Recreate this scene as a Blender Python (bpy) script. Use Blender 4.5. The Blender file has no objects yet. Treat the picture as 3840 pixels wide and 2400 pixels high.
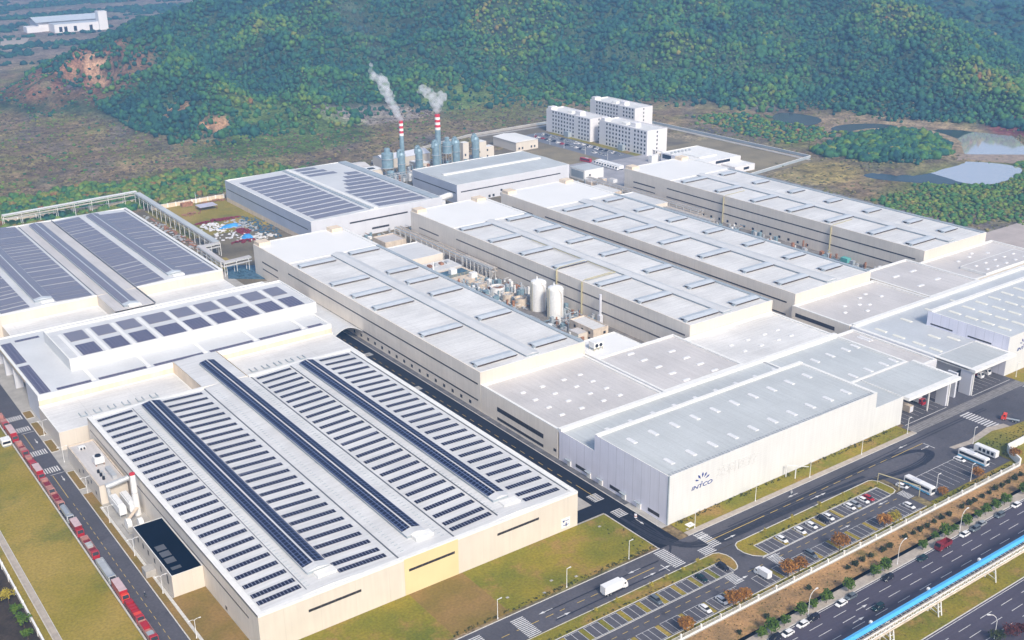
import bpy, math, random
import numpy as np
from mathutils import Vector, Matrix

random.seed(7)
rng = np.random.default_rng(7)
SC = bpy.context.scene
R = math.radians
PI = math.pi

# ------------------------------------------------------------------ camera
cam_data = bpy.data.cameras.new('camera')
cam = bpy.data.objects.new('camera', cam_data)
SC.collection.objects.link(cam)
SC.camera = cam
cam_data.sensor_width = 36.0
cam_data.lens = 39.505
cam_data.clip_end = 12000
cam_data.clip_start = 1.0
_pitch, _yaw, _roll = 0.368610096, 0.624538146, -0.0111738932
cp, sp, cy, sy = math.cos(_pitch), math.sin(_pitch), math.cos(_yaw), math.sin(_yaw)
_f = Vector((sy*cp, cy*cp, -sp))
_r0 = Vector((cy, -sy, 0))
_u0 = _r0.cross(_f)
_r = math.cos(_roll)*_r0 + math.sin(_roll)*_u0
_u = -math.sin(_roll)*_r0 + math.cos(_roll)*_u0
_m = Matrix.Identity(4)
for i in range(3):
    _m[i][0] = _r[i]; _m[i][1] = _u[i]; _m[i][2] = -_f[i]
_m.translation = Vector((0, 0, 212))
cam.matrix_world = _m

# ------------------------------------------------------------------ light
SUN_EL, SUN_AZ = R(40), math.atan2(-0.20, -0.98)     # soft light from the south, a little west of it
world = bpy.data.worlds.new('World')
SC.world = world
world.use_nodes = True
wn = world.node_tree
sky = wn.nodes.new('ShaderNodeTexSky')
sky.sky_type = 'NISHITA'
sky.sun_disc = False
sky.sun_elevation = SUN_EL
sky.sun_rotation = SUN_AZ
sky.air_density = 1.0
sky.dust_density = 3.0
sky.ozone_density = 0.8
wn.links.new(sky.outputs[0], wn.nodes['Background'].inputs[0])
wn.nodes['Background'].inputs[1].default_value = 0.12
sun_data = bpy.data.lights.new('sun', 'SUN')
sun_data.energy = 2.6
sun_data.angle = R(10)
sun_data.color = (1.0, 0.93, 0.82)
sun = bpy.data.objects.new('sun', sun_data)
SC.collection.objects.link(sun)
_sd = Vector((math.sin(SUN_AZ)*math.cos(SUN_EL), math.cos(SUN_AZ)*math.cos(SUN_EL), math.sin(SUN_EL)))
sun.rotation_euler = _sd.to_track_quat('Z', 'Y').to_euler()
SC.view_settings.view_transform = 'Standard'
SC.view_settings.look = 'None'
SC.view_settings.exposure = 0.46
SC.view_settings.gamma = 1.0
SC.cycles.volume_bounces = 8
SC.cycles.volume_step_rate = 4.0
SC.cycles.max_bounces = 10

# ------------------------------------------------------------------ materials
MATS = {}
def mat(name, c, rough=0.7, var=0.10, scale=0.15, metal=0.0, spec=0.3, seams=(), streak=0.0, c2=None, bump=0.0, fine=0.0, c3=None, s3=0.02, w3=(0.5, 0.62), dirt=0.0):
    """Principled material: world-space noise variation, optional panel seams [(axis, period, width, factor)] and second patch colour."""
    if name in MATS: return MATS[name]
    m = bpy.data.materials.new(name); m.use_nodes = True
    n = m.node_tree; N = n.nodes; Lk = n.links
    b = N['Principled BSDF']
    b.inputs['Roughness'].default_value = rough
    b.inputs['Metallic'].default_value = metal
    b.inputs['Specular IOR Level'].default_value = spec
    geo = N.new('ShaderNodeNewGeometry')
    nz = N.new('ShaderNodeTexNoise'); nz.inputs['Scale'].default_value = scale; nz.inputs['Detail'].default_value = 6
    Lk.new(geo.outputs['Position'], nz.inputs['Vector'])
    mix = N.new('ShaderNodeMix'); mix.data_type = 'RGBA'
    mr = N.new('ShaderNodeMapRange'); mr.inputs[1].default_value = 0.35; mr.inputs[2].default_value = 0.65
    Lk.new(nz.outputs['Fac'], mr.inputs[0]); Lk.new(mr.outputs[0], mix.inputs['Factor'])
    cc = c2 if c2 else tuple(x*(1-var) for x in c)
    mix.inputs['A'].default_value = (*cc, 1)
    mix.inputs['B'].default_value = (*(c if c2 else tuple(min(1, x*(1+var*0.5)) for x in c)), 1)
    out = mix.outputs['Result']
    if c3:
        n4 = N.new('ShaderNodeTexNoise'); n4.inputs['Scale'].default_value = s3; n4.inputs['Detail'].default_value = 8; n4.inputs['Roughness'].default_value = 0.65; Lk.new(geo.outputs['Position'], n4.inputs['Vector'])
        m4 = N.new('ShaderNodeMapRange'); m4.inputs[1].default_value = w3[0]; m4.inputs[2].default_value = w3[1]; Lk.new(n4.outputs['Fac'], m4.inputs[0])
        x4 = N.new('ShaderNodeMix'); x4.data_type = 'RGBA'; Lk.new(m4.outputs[0], x4.inputs['Factor']); Lk.new(out, x4.inputs['A']); x4.inputs['B'].default_value = (*c3, 1); out = x4.outputs['Result']
    if dirt:
        mp5 = N.new('ShaderNodeMapping'); mp5.inputs['Scale'].default_value = (0.9, 0.05, 1) if dirt > 0 else (0.05, 0.9, 1)
        n5 = N.new('ShaderNodeTexNoise'); n5.inputs['Scale'].default_value = 1.0; n5.inputs['Detail'].default_value = 6; Lk.new(geo.outputs['Position'], mp5.inputs['Vector']); Lk.new(mp5.outputs[0], n5.inputs['Vector'])
        m5 = N.new('ShaderNodeMapRange'); m5.inputs[1].default_value = 0.35; m5.inputs[2].default_value = 0.75; m5.inputs[3].default_value = 1.0; m5.inputs[4].default_value = 1-abs(dirt); Lk.new(n5.outputs['Fac'], m5.inputs[0])
        v5 = N.new('ShaderNodeVectorMath'); v5.operation = 'SCALE'; Lk.new(out, v5.inputs[0]); Lk.new(m5.outputs[0], v5.inputs['Scale']); out = v5.outputs[0]
    if streak or fine:
        n2 = N.new('ShaderNodeTexNoise'); n2.inputs['Detail'].default_value = 5
        if streak:
            mp = N.new('ShaderNodeMapping'); mp.inputs['Scale'].default_value = (1.2, 1.2, 0.08)
            Lk.new(geo.outputs['Position'], mp.inputs['Vector']); Lk.new(mp.outputs[0], n2.inputs['Vector'])
            n2.inputs['Scale'].default_value = 0.8
        else:
            Lk.new(geo.outputs['Position'], n2.inputs['Vector']); n2.inputs['Scale'].default_value = 1.1
        r2 = N.new('ShaderNodeMapRange'); r2.inputs[1].default_value = 0.3; r2.inputs[2].default_value = 0.7
        amt = streak or fine
        r2.inputs[3].default_value = 1-amt; r2.inputs[4].default_value = 1+amt*0.4
        Lk.new(n2.outputs['Fac'], r2.inputs[0])
        v = N.new('ShaderNodeVectorMath'); v.operation = 'SCALE'
        Lk.new(out, v.inputs[0]); Lk.new(r2.outputs[0], v.inputs['Scale']); out = v.outputs[0]
    if seams:
        sep = N.new('ShaderNodeSeparateXYZ'); Lk.new(geo.outputs['Position'], sep.inputs[0])
        for ax, per, wid, fac in seams:
            fm = N.new('ShaderNodeMath'); fm.operation = 'FLOORED_MODULO'; fm.inputs[1].default_value = per
            Lk.new(sep.outputs['XYZ'.index(ax)], fm.inputs[0])
            lt = N.new('ShaderNodeMath'); lt.operation = 'LESS_THAN'; lt.inputs[1].default_value = wid
            Lk.new(fm.outputs[0], lt.inputs[0])
            mm = N.new('ShaderNodeMapRange'); mm.inputs[3].default_value = 1.0; mm.inputs[4].default_value = fac
            Lk.new(lt.outputs[0], mm.inputs[0])
            v = N.new('ShaderNodeVectorMath'); v.operation = 'SCALE'
            Lk.new(out, v.inputs[0]); Lk.new(mm.outputs[0], v.inputs['Scale']); out = v.outputs[0]
    Lk.new(out, b.inputs['Base Color'])
    if bump:
        bp = N.new('ShaderNodeBump'); bp.inputs['Strength'].default_value = bump; bp.inputs['Distance'].default_value = 0.5
        n3 = N.new('ShaderNodeTexNoise'); n3.inputs['Scale'].default_value = 1.5; n3.inputs['Detail'].default_value = 4
        Lk.new(geo.outputs['Position'], n3.inputs['Vector']); Lk.new(n3.outputs['Fac'], bp.inputs['Height'])
        Lk.new(bp.outputs[0], b.inputs['Normal'])
    MATS[name] = m
    return m

def solar_mat(name, cell, line, px, py, w=0.10, rough=0.22, patch=None):
    m = bpy.data.materials.new(name); m.use_nodes = True
    N = m.node_tree.nodes; Lk = m.node_tree.links; b = N['Principled BSDF']
    geo = N.new('ShaderNodeNewGeometry'); sep = N.new('ShaderNodeSeparateXYZ'); Lk.new(geo.outputs['Position'], sep.inputs[0])
    outs = []
    for ax, per in ((0, px), (1, py)):
        fm = N.new('ShaderNodeMath'); fm.operation = 'FLOORED_MODULO'; fm.inputs[1].default_value = per; Lk.new(sep.outputs[ax], fm.inputs[0])
        lt = N.new('ShaderNodeMath'); lt.operation = 'LESS_THAN'; lt.inputs[1].default_value = w; Lk.new(fm.outputs[0], lt.inputs[0])
        outs.append(lt)
    mx = N.new('ShaderNodeMath'); mx.operation = 'MAXIMUM'; Lk.new(outs[0].outputs[0], mx.inputs[0]); Lk.new(outs[1].outputs[0], mx.inputs[1])
    nz = N.new('ShaderNodeTexNoise'); nz.inputs['Scale'].default_value = 0.25; nz.inputs['Detail'].default_value = 3; Lk.new(geo.outputs['Position'], nz.inputs['Vector'])
    mc = N.new('ShaderNodeMix'); mc.data_type = 'RGBA'; Lk.new(nz.outputs['Fac'], mc.inputs['Factor'])
    mc.inputs['A'].default_value = (*cell, 1); mc.inputs['B'].default_value = (*(patch or tuple(x*1.5 for x in cell)), 1)
    mix = N.new('ShaderNodeMix'); mix.data_type = 'RGBA'; Lk.new(mx.outputs[0], mix.inputs['Factor'])
    Lk.new(mc.outputs['Result'], mix.inputs['A']); mix.inputs['B'].default_value = (*line, 1)
    Lk.new(mix.outputs['Result'], b.inputs['Base Color'])
    b.inputs['Roughness'].default_value = rough; b.inputs['Specular IOR Level'].default_value = 0.12 if cell[0] < 0.02 else 0.3
    MATS[name] = m
    return m

M = {}
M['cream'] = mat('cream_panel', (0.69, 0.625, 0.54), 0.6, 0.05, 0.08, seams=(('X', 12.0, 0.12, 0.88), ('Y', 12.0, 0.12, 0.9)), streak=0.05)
M['cream_stain'] = mat('cream_stained_panel', (0.80, 0.66, 0.50), 0.6, 0.10, 0.12, streak=0.14)
M['yellow'] = mat('yellow_panel', (0.74, 0.61, 0.34), 0.6, 0.05, 0.1, seams=(('X', 2.0, 0.06, 0.94),))
M['beige'] = mat('beige_panel_shade_lift', (0.84, 0.765, 0.67), 0.6, 0.06, 0.1, seams=(('Y', 12.0, 0.12, 0.9), ('X', 12.0, 0.12, 0.9)), streak=0.06)  # pale to make up for the shade on walls turned from the sun
M['white_wall'] = mat('white_metal_panel', (0.70, 0.70, 0.69), 0.55, 0.03, 0.1, seams=(('Z', 1.0, 0.10, 0.94), ('X', 8.0, 0.12, 0.93)), streak=0.05)
M['grey_wall'] = mat('grey_metal_panel', (0.82, 0.81, 0.91), 0.5, 0.05, 0.1, seams=(('Y', 4.6, 0.22, 0.78), ('X', 6.0, 0.12, 0.85)), streak=0.05)  # grey metal, with sky tint and extra brightness for its shaded side
M['pale_grey_wall'] = mat('pale_grey_panel', (0.64, 0.65, 0.70), 0.5, 0.05, 0.1, seams=(('Y', 6.0, 0.10, 0.86), ('X', 6.0, 0.10, 0.88)))
M['white_trim'] = mat('white_trim', (0.84, 0.83, 0.80), 0.5, 0.06, 0.3, streak=0.05)
M['roof_white'] = mat('white_metal_roof', (0.67, 0.675, 0.68), 0.45, 0.06, 0.05, dirt=-0.12, seams=(('Y', 3.0, 0.06, 0.95),), fine=0.04)
M['roof_s1'] = mat('pale_ribbed_roof', (0.72, 0.715, 0.71), 0.45, 0.08, 0.06, dirt=-0.16, seams=(('Y', 2.98, 0.10, 0.90),), fine=0.05)
M['roof_grey'] = mat('grey_metal_roof', (0.55, 0.575, 0.58), 0.45, 0.10, 0.04, seams=(('X', 10.85, 0.14, 0.84), ('Y', 14.0, 0.14, 0.86), ('X', 1.0, 0.08, 0.96)), fine=0.06, dirt=0.12)
M['roof_warm'] = mat('warm_grey_roof', (0.62, 0.59, 0.575), 0.5, 0.10, 0.05, dirt=0.12, seams=(('Y', 20.0, 0.12, 0.85), ('X', 26.0, 0.12, 0.85)), fine=0.07)
M['roof_hall'] = mat('mottled_hall_roof', (0.77, 0.76, 0.745), 0.55, 0.12, 0.05, dirt=-0.16, seams=(('X', 21.0, 0.16, 0.80), ('Y', 1.2, 0.08, 0.965)), fine=0.08)
M['roof_end'] = mat('bright_white_roof', (0.82, 0.81, 0.79), 0.5, 0.02, 0.05)
M['vent_top'] = mat('blue_grey_vent_sheet', (0.55, 0.59, 0.63), 0.4, 0.08, 0.2, seams=(('X', 1.5, 0.08, 0.93),))
M['vent_slot'] = mat('brown_vent_slot', (0.075, 0.05, 0.04), 0.8)
M['mon_top'] = mat('pale_monitor_sheet', (0.63, 0.635, 0.64), 0.4, 0.08, 0.08, seams=(('Y', 3.0, 0.08, 0.93),))
M['gutter'] = mat('grey_gutter', (0.36, 0.41, 0.45), 0.5, 0.1, 0.2)
M['dark_gutter'] = mat('dark_gutter_line', (0.13, 0.14, 0.16), 0.6)
M['window'] = mat('dark_window_glass', (0.018, 0.02, 0.028), 0.3, 0.3, 0.5, spec=0.25)
M['window_strip'] = mat('dark_ribbon_window', (0.035, 0.03, 0.032), 0.3, 0.3, 0.5, seams=(('X', 2.4, 0.25, 2.6), ('Y', 3.0, 0.2, 1.8)))
M['skylight'] = mat('white_skylight', (0.76, 0.76, 0.77), 0.3, 0.04, 1.0)
M['skylight_yellow'] = mat('yellowed_skylight', (0.78, 0.765, 0.69), 0.35, 0.06, 1.0)
M['solar'] = solar_mat('solar_cells', (0.003, 0.004, 0.022), (0.30, 0.32, 0.42), 1.17, 50.0, 0.2, 0.6)
M['solar_array'] = solar_mat('solar_cells_ridge', (0.003, 0.004, 0.022), (0.13, 0.17, 0.30), 1.6, 1.9, 0.26, 0.6)
M['solar2'] = solar_mat('solar_cells_sky_sheen', (0.12, 0.125, 0.18), (0.27, 0.27, 0.33), 1.02, 2.0, 0.14, 0.3, (0.21, 0.18, 0.21))  # pale lavender cells paint in the sky sheen seen at a grazing angle
M['solar3'] = solar_mat('solar_cells_purple', (0.05, 0.048, 0.11), (0.28, 0.28, 0.34), 1.7, 1.7, 0.16, 0.25, (0.10, 0.07, 0.11))
M['asphalt'] = mat('worn_asphalt', (0.100, 0.096, 0.112), 0.75, 0.22, 0.05, fine=0.2, c3=(0.055, 0.054, 0.066), s3=0.12, w3=(0.58, 0.7))
M['asphalt_dark'] = mat('near_black_asphalt', (0.005, 0.007, 0.017), 0.8, 0.25, 0.12, fine=0.2)  # lane asphalt, far darker than the plant roads
M['asphalt_hw'] = mat('highway_asphalt', (0.085, 0.075, 0.106), 0.75, 0.12, 0.04, fine=0.10, dirt=-0.18)
M['concrete'] = mat('pale_concrete', (0.42, 0.40, 0.37), 0.85, 0.15, 0.2, fine=0.1)
M['pave'] = mat('beige_paving', (0.46, 0.40, 0.34), 0.85, 0.15, 0.4, seams=(('X', 1.5, 0.12, 0.8),), fine=0.1)
M['brick_band'] = mat('grey_brick_paving', (0.26, 0.25, 0.25), 0.85, 0.2, 0.5, seams=(('X', 1.4, 0.35, 0.6), ('Y', 1.2, 0.25, 0.75)))
M['kerb'] = mat('pale_kerb', (0.62, 0.60, 0.56), 0.8, 0.15, 1.0)
M['line_white'] = mat('white_road_paint', (0.68, 0.68, 0.68), 0.7, 0.25, 1.5)
M['line_yellow'] = mat('yellow_road_paint', (0.60, 0.44, 0.12), 0.7, 0.2, 1.5)
M['skid'] = mat('black_tyre_marks', (0.024, 0.026, 0.040), 0.6, 0.3, 0.8)
M['lawn'] = mat('olive_lawn', (0.30, 0.235, 0.018), 0.95, c2=(0.150, 0.165, 0.010), scale=0.045, fine=0.28, bump=0.6, c3=(0.33, 0.21, 0.055), s3=0.07, w3=(0.50, 0.62))
M['lawn_dry'] = mat('dry_lawn', (0.38, 0.275, 0.055), 0.95, c2=(0.27, 0.22, 0.018), scale=0.04, fine=0.28, bump=0.5, c3=(0.15, 0.165, 0.02), s3=0.03, w3=(0.5, 0.66))
M['lawn_brown'] = mat('brown_reseeded_soil', (0.29, 0.18, 0.055), 0.95, c2=(0.21, 0.15, 0.03), scale=0.09, fine=0.22, bump=0.4)
M['slope_brown'] = mat('dry_brown_slope', (0.50, 0.29, 0.125), 0.95, c2=(0.30, 0.19, 0.085), scale=0.10, fine=0.32, bump=0.6, c3=(0.20, 0.15, 0.045), s3=0.12, w3=(0.54, 0.66))
M['black_strip'] = mat('flat_black_strip', (0.003, 0.003, 0.003), 0.9, spec=0.0)
M['white_paint'] = mat('white_car_paint', (0.80, 0.80, 0.81), 0.25, 0.02)
M['silver_paint'] = mat('silver_car_paint', (0.45, 0.47, 0.49), 0.3, 0.02, metal=0.4)
M['grey_paint'] = mat('grey_car_paint', (0.16, 0.19, 0.22), 0.3, 0.02, metal=0.3)
M['black_paint'] = mat('black_car_paint', (0.02, 0.022, 0.035), 0.2, 0.02)
M['green_paint'] = mat('dark_green_car_paint', (0.015, 0.04, 0.045), 0.2, 0.02)
M['red_paint'] = mat('red_car_paint', (0.40, 0.02, 0.028), 0.3, 0.05)
M['orange_red'] = mat('orange_red_paint', (0.70, 0.06, 0.03), 0.35, 0.05)
M['dark_red'] = mat('dark_red_paint', (0.22, 0.02, 0.03), 0.45, 0.1)
M['pink'] = mat('faded_pink_cargo', (0.44, 0.21, 0.18), 0.7, 0.2, 0.8)
M['blue_paint'] = mat('blue_paint', (0.10, 0.42, 0.68), 0.4, 0.05)
M['tyre'] = mat('black_rubber', (0.02, 0.02, 0.02), 0.8)
M['metal'] = mat('galvanised_steel', (0.50, 0.52, 0.54), 0.45, 0.12, 0.6, metal=0.2)
M['metal_white'] = mat('white_steel', (0.80, 0.80, 0.79), 0.45, 0.06, 1.0)
M['teal_steel'] = mat('grey_teal_steel', (0.25, 0.36, 0.42), 0.45, 0.18, 0.4, metal=0.2)
M['rust'] = mat('rusty_steel', (0.36, 0.18, 0.10), 0.8, 0.3, 0.8)
M['blue_roof'] = mat('bright_blue_sheet', (0.11, 0.50, 0.90), 0.4, 0.05, 0.3)
M['chim_red'] = mat('chimney_red', (0.62, 0.035, 0.05), 0.6, 0.1)
M['chim_white'] = mat('chimney_white', (0.85, 0.84, 0.82), 0.6, 0.05)
M['logo_blue'] = mat('sign_blue', (0.035, 0.065, 0.26), 0.5, 0.02)
M['logo_faint'] = mat('faint_sign_letters', (0.665, 0.662, 0.65), 0.5, 0.02)
M['dark_roof'] = mat('black_membrane_roof', (0.001, 0.004, 0.013), 0.7, 0.3, 0.1, spec=0.0)
M['grey_patch'] = mat('grey_roof_patch', (0.10, 0.105, 0.12), 0.6, 0.1)
M['dorm'] = mat('pale_render', (0.76, 0.74, 0.75), 0.8, 0.04, 0.1)
M['tan'] = mat('tan_render', (0.66, 0.56, 0.45), 0.85, 0.15, 0.5, streak=0.15)
M['bark'] = mat('brown_bark', (0.13, 0.09, 0.06), 0.9, 0.2, 2.0)
M['tarp_teal'] = mat('teal_tarpaulin', (0.07, 0.15, 0.22), 0.5, 0.4, 0.5, fine=0.3)
M['tarp_white'] = mat('white_sacks', (0.75, 0.75, 0.78), 0.6, 0.15, 1.0)
M['bamboo'] = mat('yellow_pipe_paint', (0.50, 0.45, 0.27), 0.6, 0.1)
M['skin'] = mat('skin', (0.5, 0.32, 0.24), 0.6)
M['cloth_dark'] = mat('dark_cloth', (0.03, 0.035, 0.06), 0.9)
M['cloth_light'] = mat('light_cloth', (0.6, 0.6, 0.62), 0.9)

def leaf_mat(name, ramp, rough=0.85, nscale=0.6, attr=True):
    m = bpy.data.materials.new(name); m.use_nodes = True
    N = m.node_tree.nodes; Lk = m.node_tree.links; b = N['Principled BSDF']
    b.inputs['Roughness'].default_value = rough; b.inputs['Specular IOR Level'].default_value = 0.12
    cr = N.new('ShaderNodeValToRGB')
    els = cr.color_ramp.elements
    while len(els) < len(ramp): els.new(0.5)
    for e, (p, c) in zip(els, ramp): e.position = p; e.color = (*c, 1)
    geo = N.new('ShaderNodeNewGeometry')
    nz = N.new('ShaderNodeTexNoise'); nz.inputs['Scale'].default_value = nscale; nz.inputs['Detail'].default_value = 4
    Lk.new(geo.outputs['Position'], nz.inputs['Vector'])
    if attr:
        at = N.new('ShaderNodeAttribute'); at.attribute_name = 'tint'
        Lk.new(at.outputs['Fac'], cr.inputs[0])
    else:
        big = N.new('ShaderNodeTexNoise'); big.inputs['Scale'].default_value = 0.3; Lk.new(geo.outputs['Position'], big.inputs['Vector'])
        Lk.new(big.outputs['Fac'], cr.inputs[0])
    r2 = N.new('ShaderNodeMapRange'); r2.inputs[1].default_value = 0.3; r2.inputs[2].default_value = 0.7; r2.inputs[3].default_value = 0.6; r2.inputs[4].default_value = 1.35
    Lk.new(nz.outputs['Fac'], r2.inputs[0])
    v = N.new('ShaderNodeVectorMath'); v.operation = 'SCALE'
    Lk.new(cr.outputs[0], v.inputs[0]); Lk.new(r2.outputs[0], v.inputs['Scale']); Lk.new(v.outputs[0], b.inputs['Base Color'])
    MATS[name] = m
    return m
M['forest'] = leaf_mat('forest_foliage', [(0.0, (0.014, 0.056, 0.060)), (0.3, (0.026, 0.096, 0.066)), (0.55, (0.055, 0.150, 0.044)), (0.75, (0.13, 0.20, 0.036)), (0.92, (0.21, 0.18, 0.05)), (1.0, (0.22, 0.11, 0.05))], nscale=0.35)  # teal low end puts part of the distance haze into the leaves
M['leaf_green'] = leaf_mat('green_leaves', [(0.3, (0.05, 0.11, 0.012)), (0.7, (0.13, 0.21, 0.02))], nscale=2.0, attr=False)
M['dry'] = leaf_mat('dry_scrub_leaves', [(0.0, (0.085, 0.065, 0.060)), (0.4, (0.13, 0.10, 0.065)), (0.7, (0.15, 0.155, 0.055)), (1.0, (0.27, 0.21, 0.09))], nscale=0.6)
M['leaf_orange'] = leaf_mat('orange_leaves', [(0.3, (0.28, 0.13, 0.03)), (0.7, (0.42, 0.20, 0.045))], nscale=2.0, attr=False)
M['leaf_yellow'] = leaf_mat('yellow_leaves', [(0.3, (0.32, 0.27, 0.03)), (0.7, (0.45, 0.36, 0.05))], nscale=2.0, attr=False)
M['leaf_dark'] = leaf_mat('dark_shrub_leaves', [(0.3, (0.030, 0.045, 0.018)), (0.7, (0.06, 0.075, 0.025))], nscale=2.0, attr=False)
M['leaf_red'] = leaf_mat('russet_leaves', [(0.3, (0.10, 0.03, 0.03)), (0.7, (0.16, 0.05, 0.04))], nscale=2.0, attr=False)

# ------------------------------------------------------------------ mesh helpers
class MB:
    """Collects boxes, tubes and quads in world coordinates; build() links them as one mesh object."""
    def __init__(s): s.v = []; s.f = []; s.m = []
    def add(s, vs, fs, m=0):
        o = len(s.v); s.v += [tuple(p) for p in vs]; s.f += [tuple(i+o for i in f) for f in fs]; s.m += [m]*len(fs); return s
    def quad(s, a, b, c, d, m=0): return s.add([a, b, c, d], [(0, 1, 2, 3)], m)
    def box(s, x0, x1, y0, y1, z0, z1, m=0):
        return s.add([(x0, y0, z0), (x1, y0, z0), (x1, y1, z0), (x0, y1, z0), (x0, y0, z1), (x1, y0, z1), (x1, y1, z1), (x0, y1, z1)],
                     [(0, 3, 2, 1), (4, 5, 6, 7), (0, 1, 5, 4), (1, 2, 6, 5), (2, 3, 7, 6), (3, 0, 4, 7)], m)
    def sheet(s, x0, x1, y0, y1, z, m=0): return s.quad((x0, y0, z), (x1, y0, z), (x1, y1, z), (x0, y1, z), m)
    def poly(s, pts, z0, z1, m=0):
        n = len(pts)
        vs = [(x, y, z0) for x, y in pts] + [(x, y, z1) for x, y in pts]
        fs = [tuple(range(n, 2*n)), tuple(range(n-1, -1, -1))] + [(i, (i+1) % n, n+(i+1) % n, n+i) for i in range(n)]
        return s.add(vs, fs, m)
    def cyl(s, x, y, z0, z1, r0, r1=None, n=16, m=0, cap=True):
        r1 = r0 if r1 is None else r1
        vs = [(x+r0*math.cos(2*PI*i/n), y+r0*math.sin(2*PI*i/n), z0) for i in range(n)] + [(x+r1*math.cos(2*PI*i/n), y+r1*math.sin(2*PI*i/n), z1) for i in range(n)]
        fs = [(i, (i+1) % n, n+(i+1) % n, n+i) for i in range(n)]
        if cap: fs += [tuple(range(n, 2*n)), tuple(range(n-1, -1, -1))]
        return s.add(vs, fs, m)
    def tube(s, p, q, r, n=6, m=0, r2=None):
        p = Vector(p); q = Vector(q); d = (q-p)
        if d.length < 1e-6: return s
        r2 = r if r2 is None else r2
        a = d.orthogonal().normalized(); b = d.normalized().cross(a)
        vs = [p+a*r*math.cos(2*PI*i/n)+b*r*math.sin(2*PI*i/n) for i in range(n)] + [q+a*r2*math.cos(2*PI*i/n)+b*r2*math.sin(2*PI*i/n) for i in range(n)]
        return s.add(vs, [(i, (i+1) % n, n+(i+1) % n, n+i) for i in range(n)] + [tuple(range(n, 2*n)), tuple(range(n-1, -1, -1))], m)
    def path(s, pts, r, n=8, m=0):
        for a, b in zip(pts[:-1], pts[1:]): s.tube(a, b, r, n, m)
        return s
    def dome(s, x, y, z, r, h, n=16, k=4, m=0):
        vs = []; fs = []
        for j in range(k):
            t = j/k*PI/2
            for i in range(n): vs.append((x+r*math.cos(t)*math.cos(2*PI*i/n), y+r*math.cos(t)*math.sin(2*PI*i/n), z+h*math.sin(t)))
        vs.append((x, y, z+h))
        for j in range(k-1):
            for i in range(n): fs.append((j*n+i, j*n+(i+1) % n, (j+1)*n+(i+1) % n, (j+1)*n+i))
        for i in range(n): fs.append(((k-1)*n+i, (k-1)*n+(i+1) % n, k*n))
        return s.add(vs, fs, m)
    def build(s, name, mats, parent=None, origin=None, smooth=False):
        o = origin if origin is not None else ((parent_world(parent)) if parent else (0, 0, 0))
        me = bpy.data.meshes.new(name)
        me.from_pydata([(a-o[0], b-o[1], c-o[2]) for a, b, c in s.v], [], s.f)
        if not isinstance(mats, (list, tuple)): mats = [mats]
        for m in mats: me.materials.append(m)
        if len(mats) > 1: me.polygons.foreach_set('material_index', s.m)
        if smooth: me.polygons.foreach_set('use_smooth', [True]*len(me.polygons))
        me.update()
        ob = bpy.data.objects.new(name, me); SC.collection.objects.link(ob)
        if parent: ob.parent = parent
        else: ob.location = o
        return ob

def parent_world(p):
    x = Vector((0, 0, 0))
    while p is not None: x += Vector(p.location); p = p.parent
    return x

def tag(o, label=None, cat=None, group=None, kind=None):
    if label: o['label'] = label
    if cat: o['category'] = cat
    if group: o['group'] = group
    if kind: o['kind'] = kind
    return o
def thing(name, label, cat, loc=(0, 0, 0), group=None):
    o = bpy.data.objects.new(name, None); SC.collection.objects.link(o); o.location = loc; o.empty_display_size = 1.0
    return tag(o, label, cat, group)
KIDS = {}
def dup(root, loc, rz=0.0, label=None, group=None, scale=None):
    if root.name not in KIDS: KIDS[root.name] = [(c, list(c.children)) for c in root.children]
    r = root.copy(); SC.collection.objects.link(r); r.location = loc; r.rotation_euler = (0, 0, rz)
    if scale: r.scale = (scale,)*3 if not isinstance(scale, tuple) else scale
    if label: r['label'] = label
    if group: r['group'] = group
    for c, gc in KIDS[root.name]:
        k = c.copy(); SC.collection.objects.link(k); k.parent = r
        for g in gc:
            d = g.copy(); SC.collection.objects.link(d); d.parent = k
    return r
def copy_part(o, parent, loc):
    c = o.copy(); SC.collection.objects.link(c); c.parent = parent; c.location = loc; return c
def repaint(root, names, m):
    for c in root.children:
        if c.name.split('.')[0] in names:
            c.material_slots[0].link = 'OBJECT'; c.material_slots[0].material = m
def structure(name, mb, mats, **k):
    return tag(mb.build(name, mats, **k), kind='structure')
ORD = ['first', 'second', 'third', 'fourth', 'fifth', 'sixth', 'seventh', 'eighth', 'ninth', 'tenth', 'eleventh', 'twelfth', 'thirteenth', 'fourteenth', 'fifteenth', 'sixteenth', 'seventeenth', 'eighteenth', 'nineteenth', 'twentieth', 'twenty-first', 'twenty-second', 'twenty-third', 'twenty-fourth', 'twenty-fifth', 'twenty-sixth', 'twenty-seventh', 'twenty-eighth', 'twenty-ninth', 'thirtieth']
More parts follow.
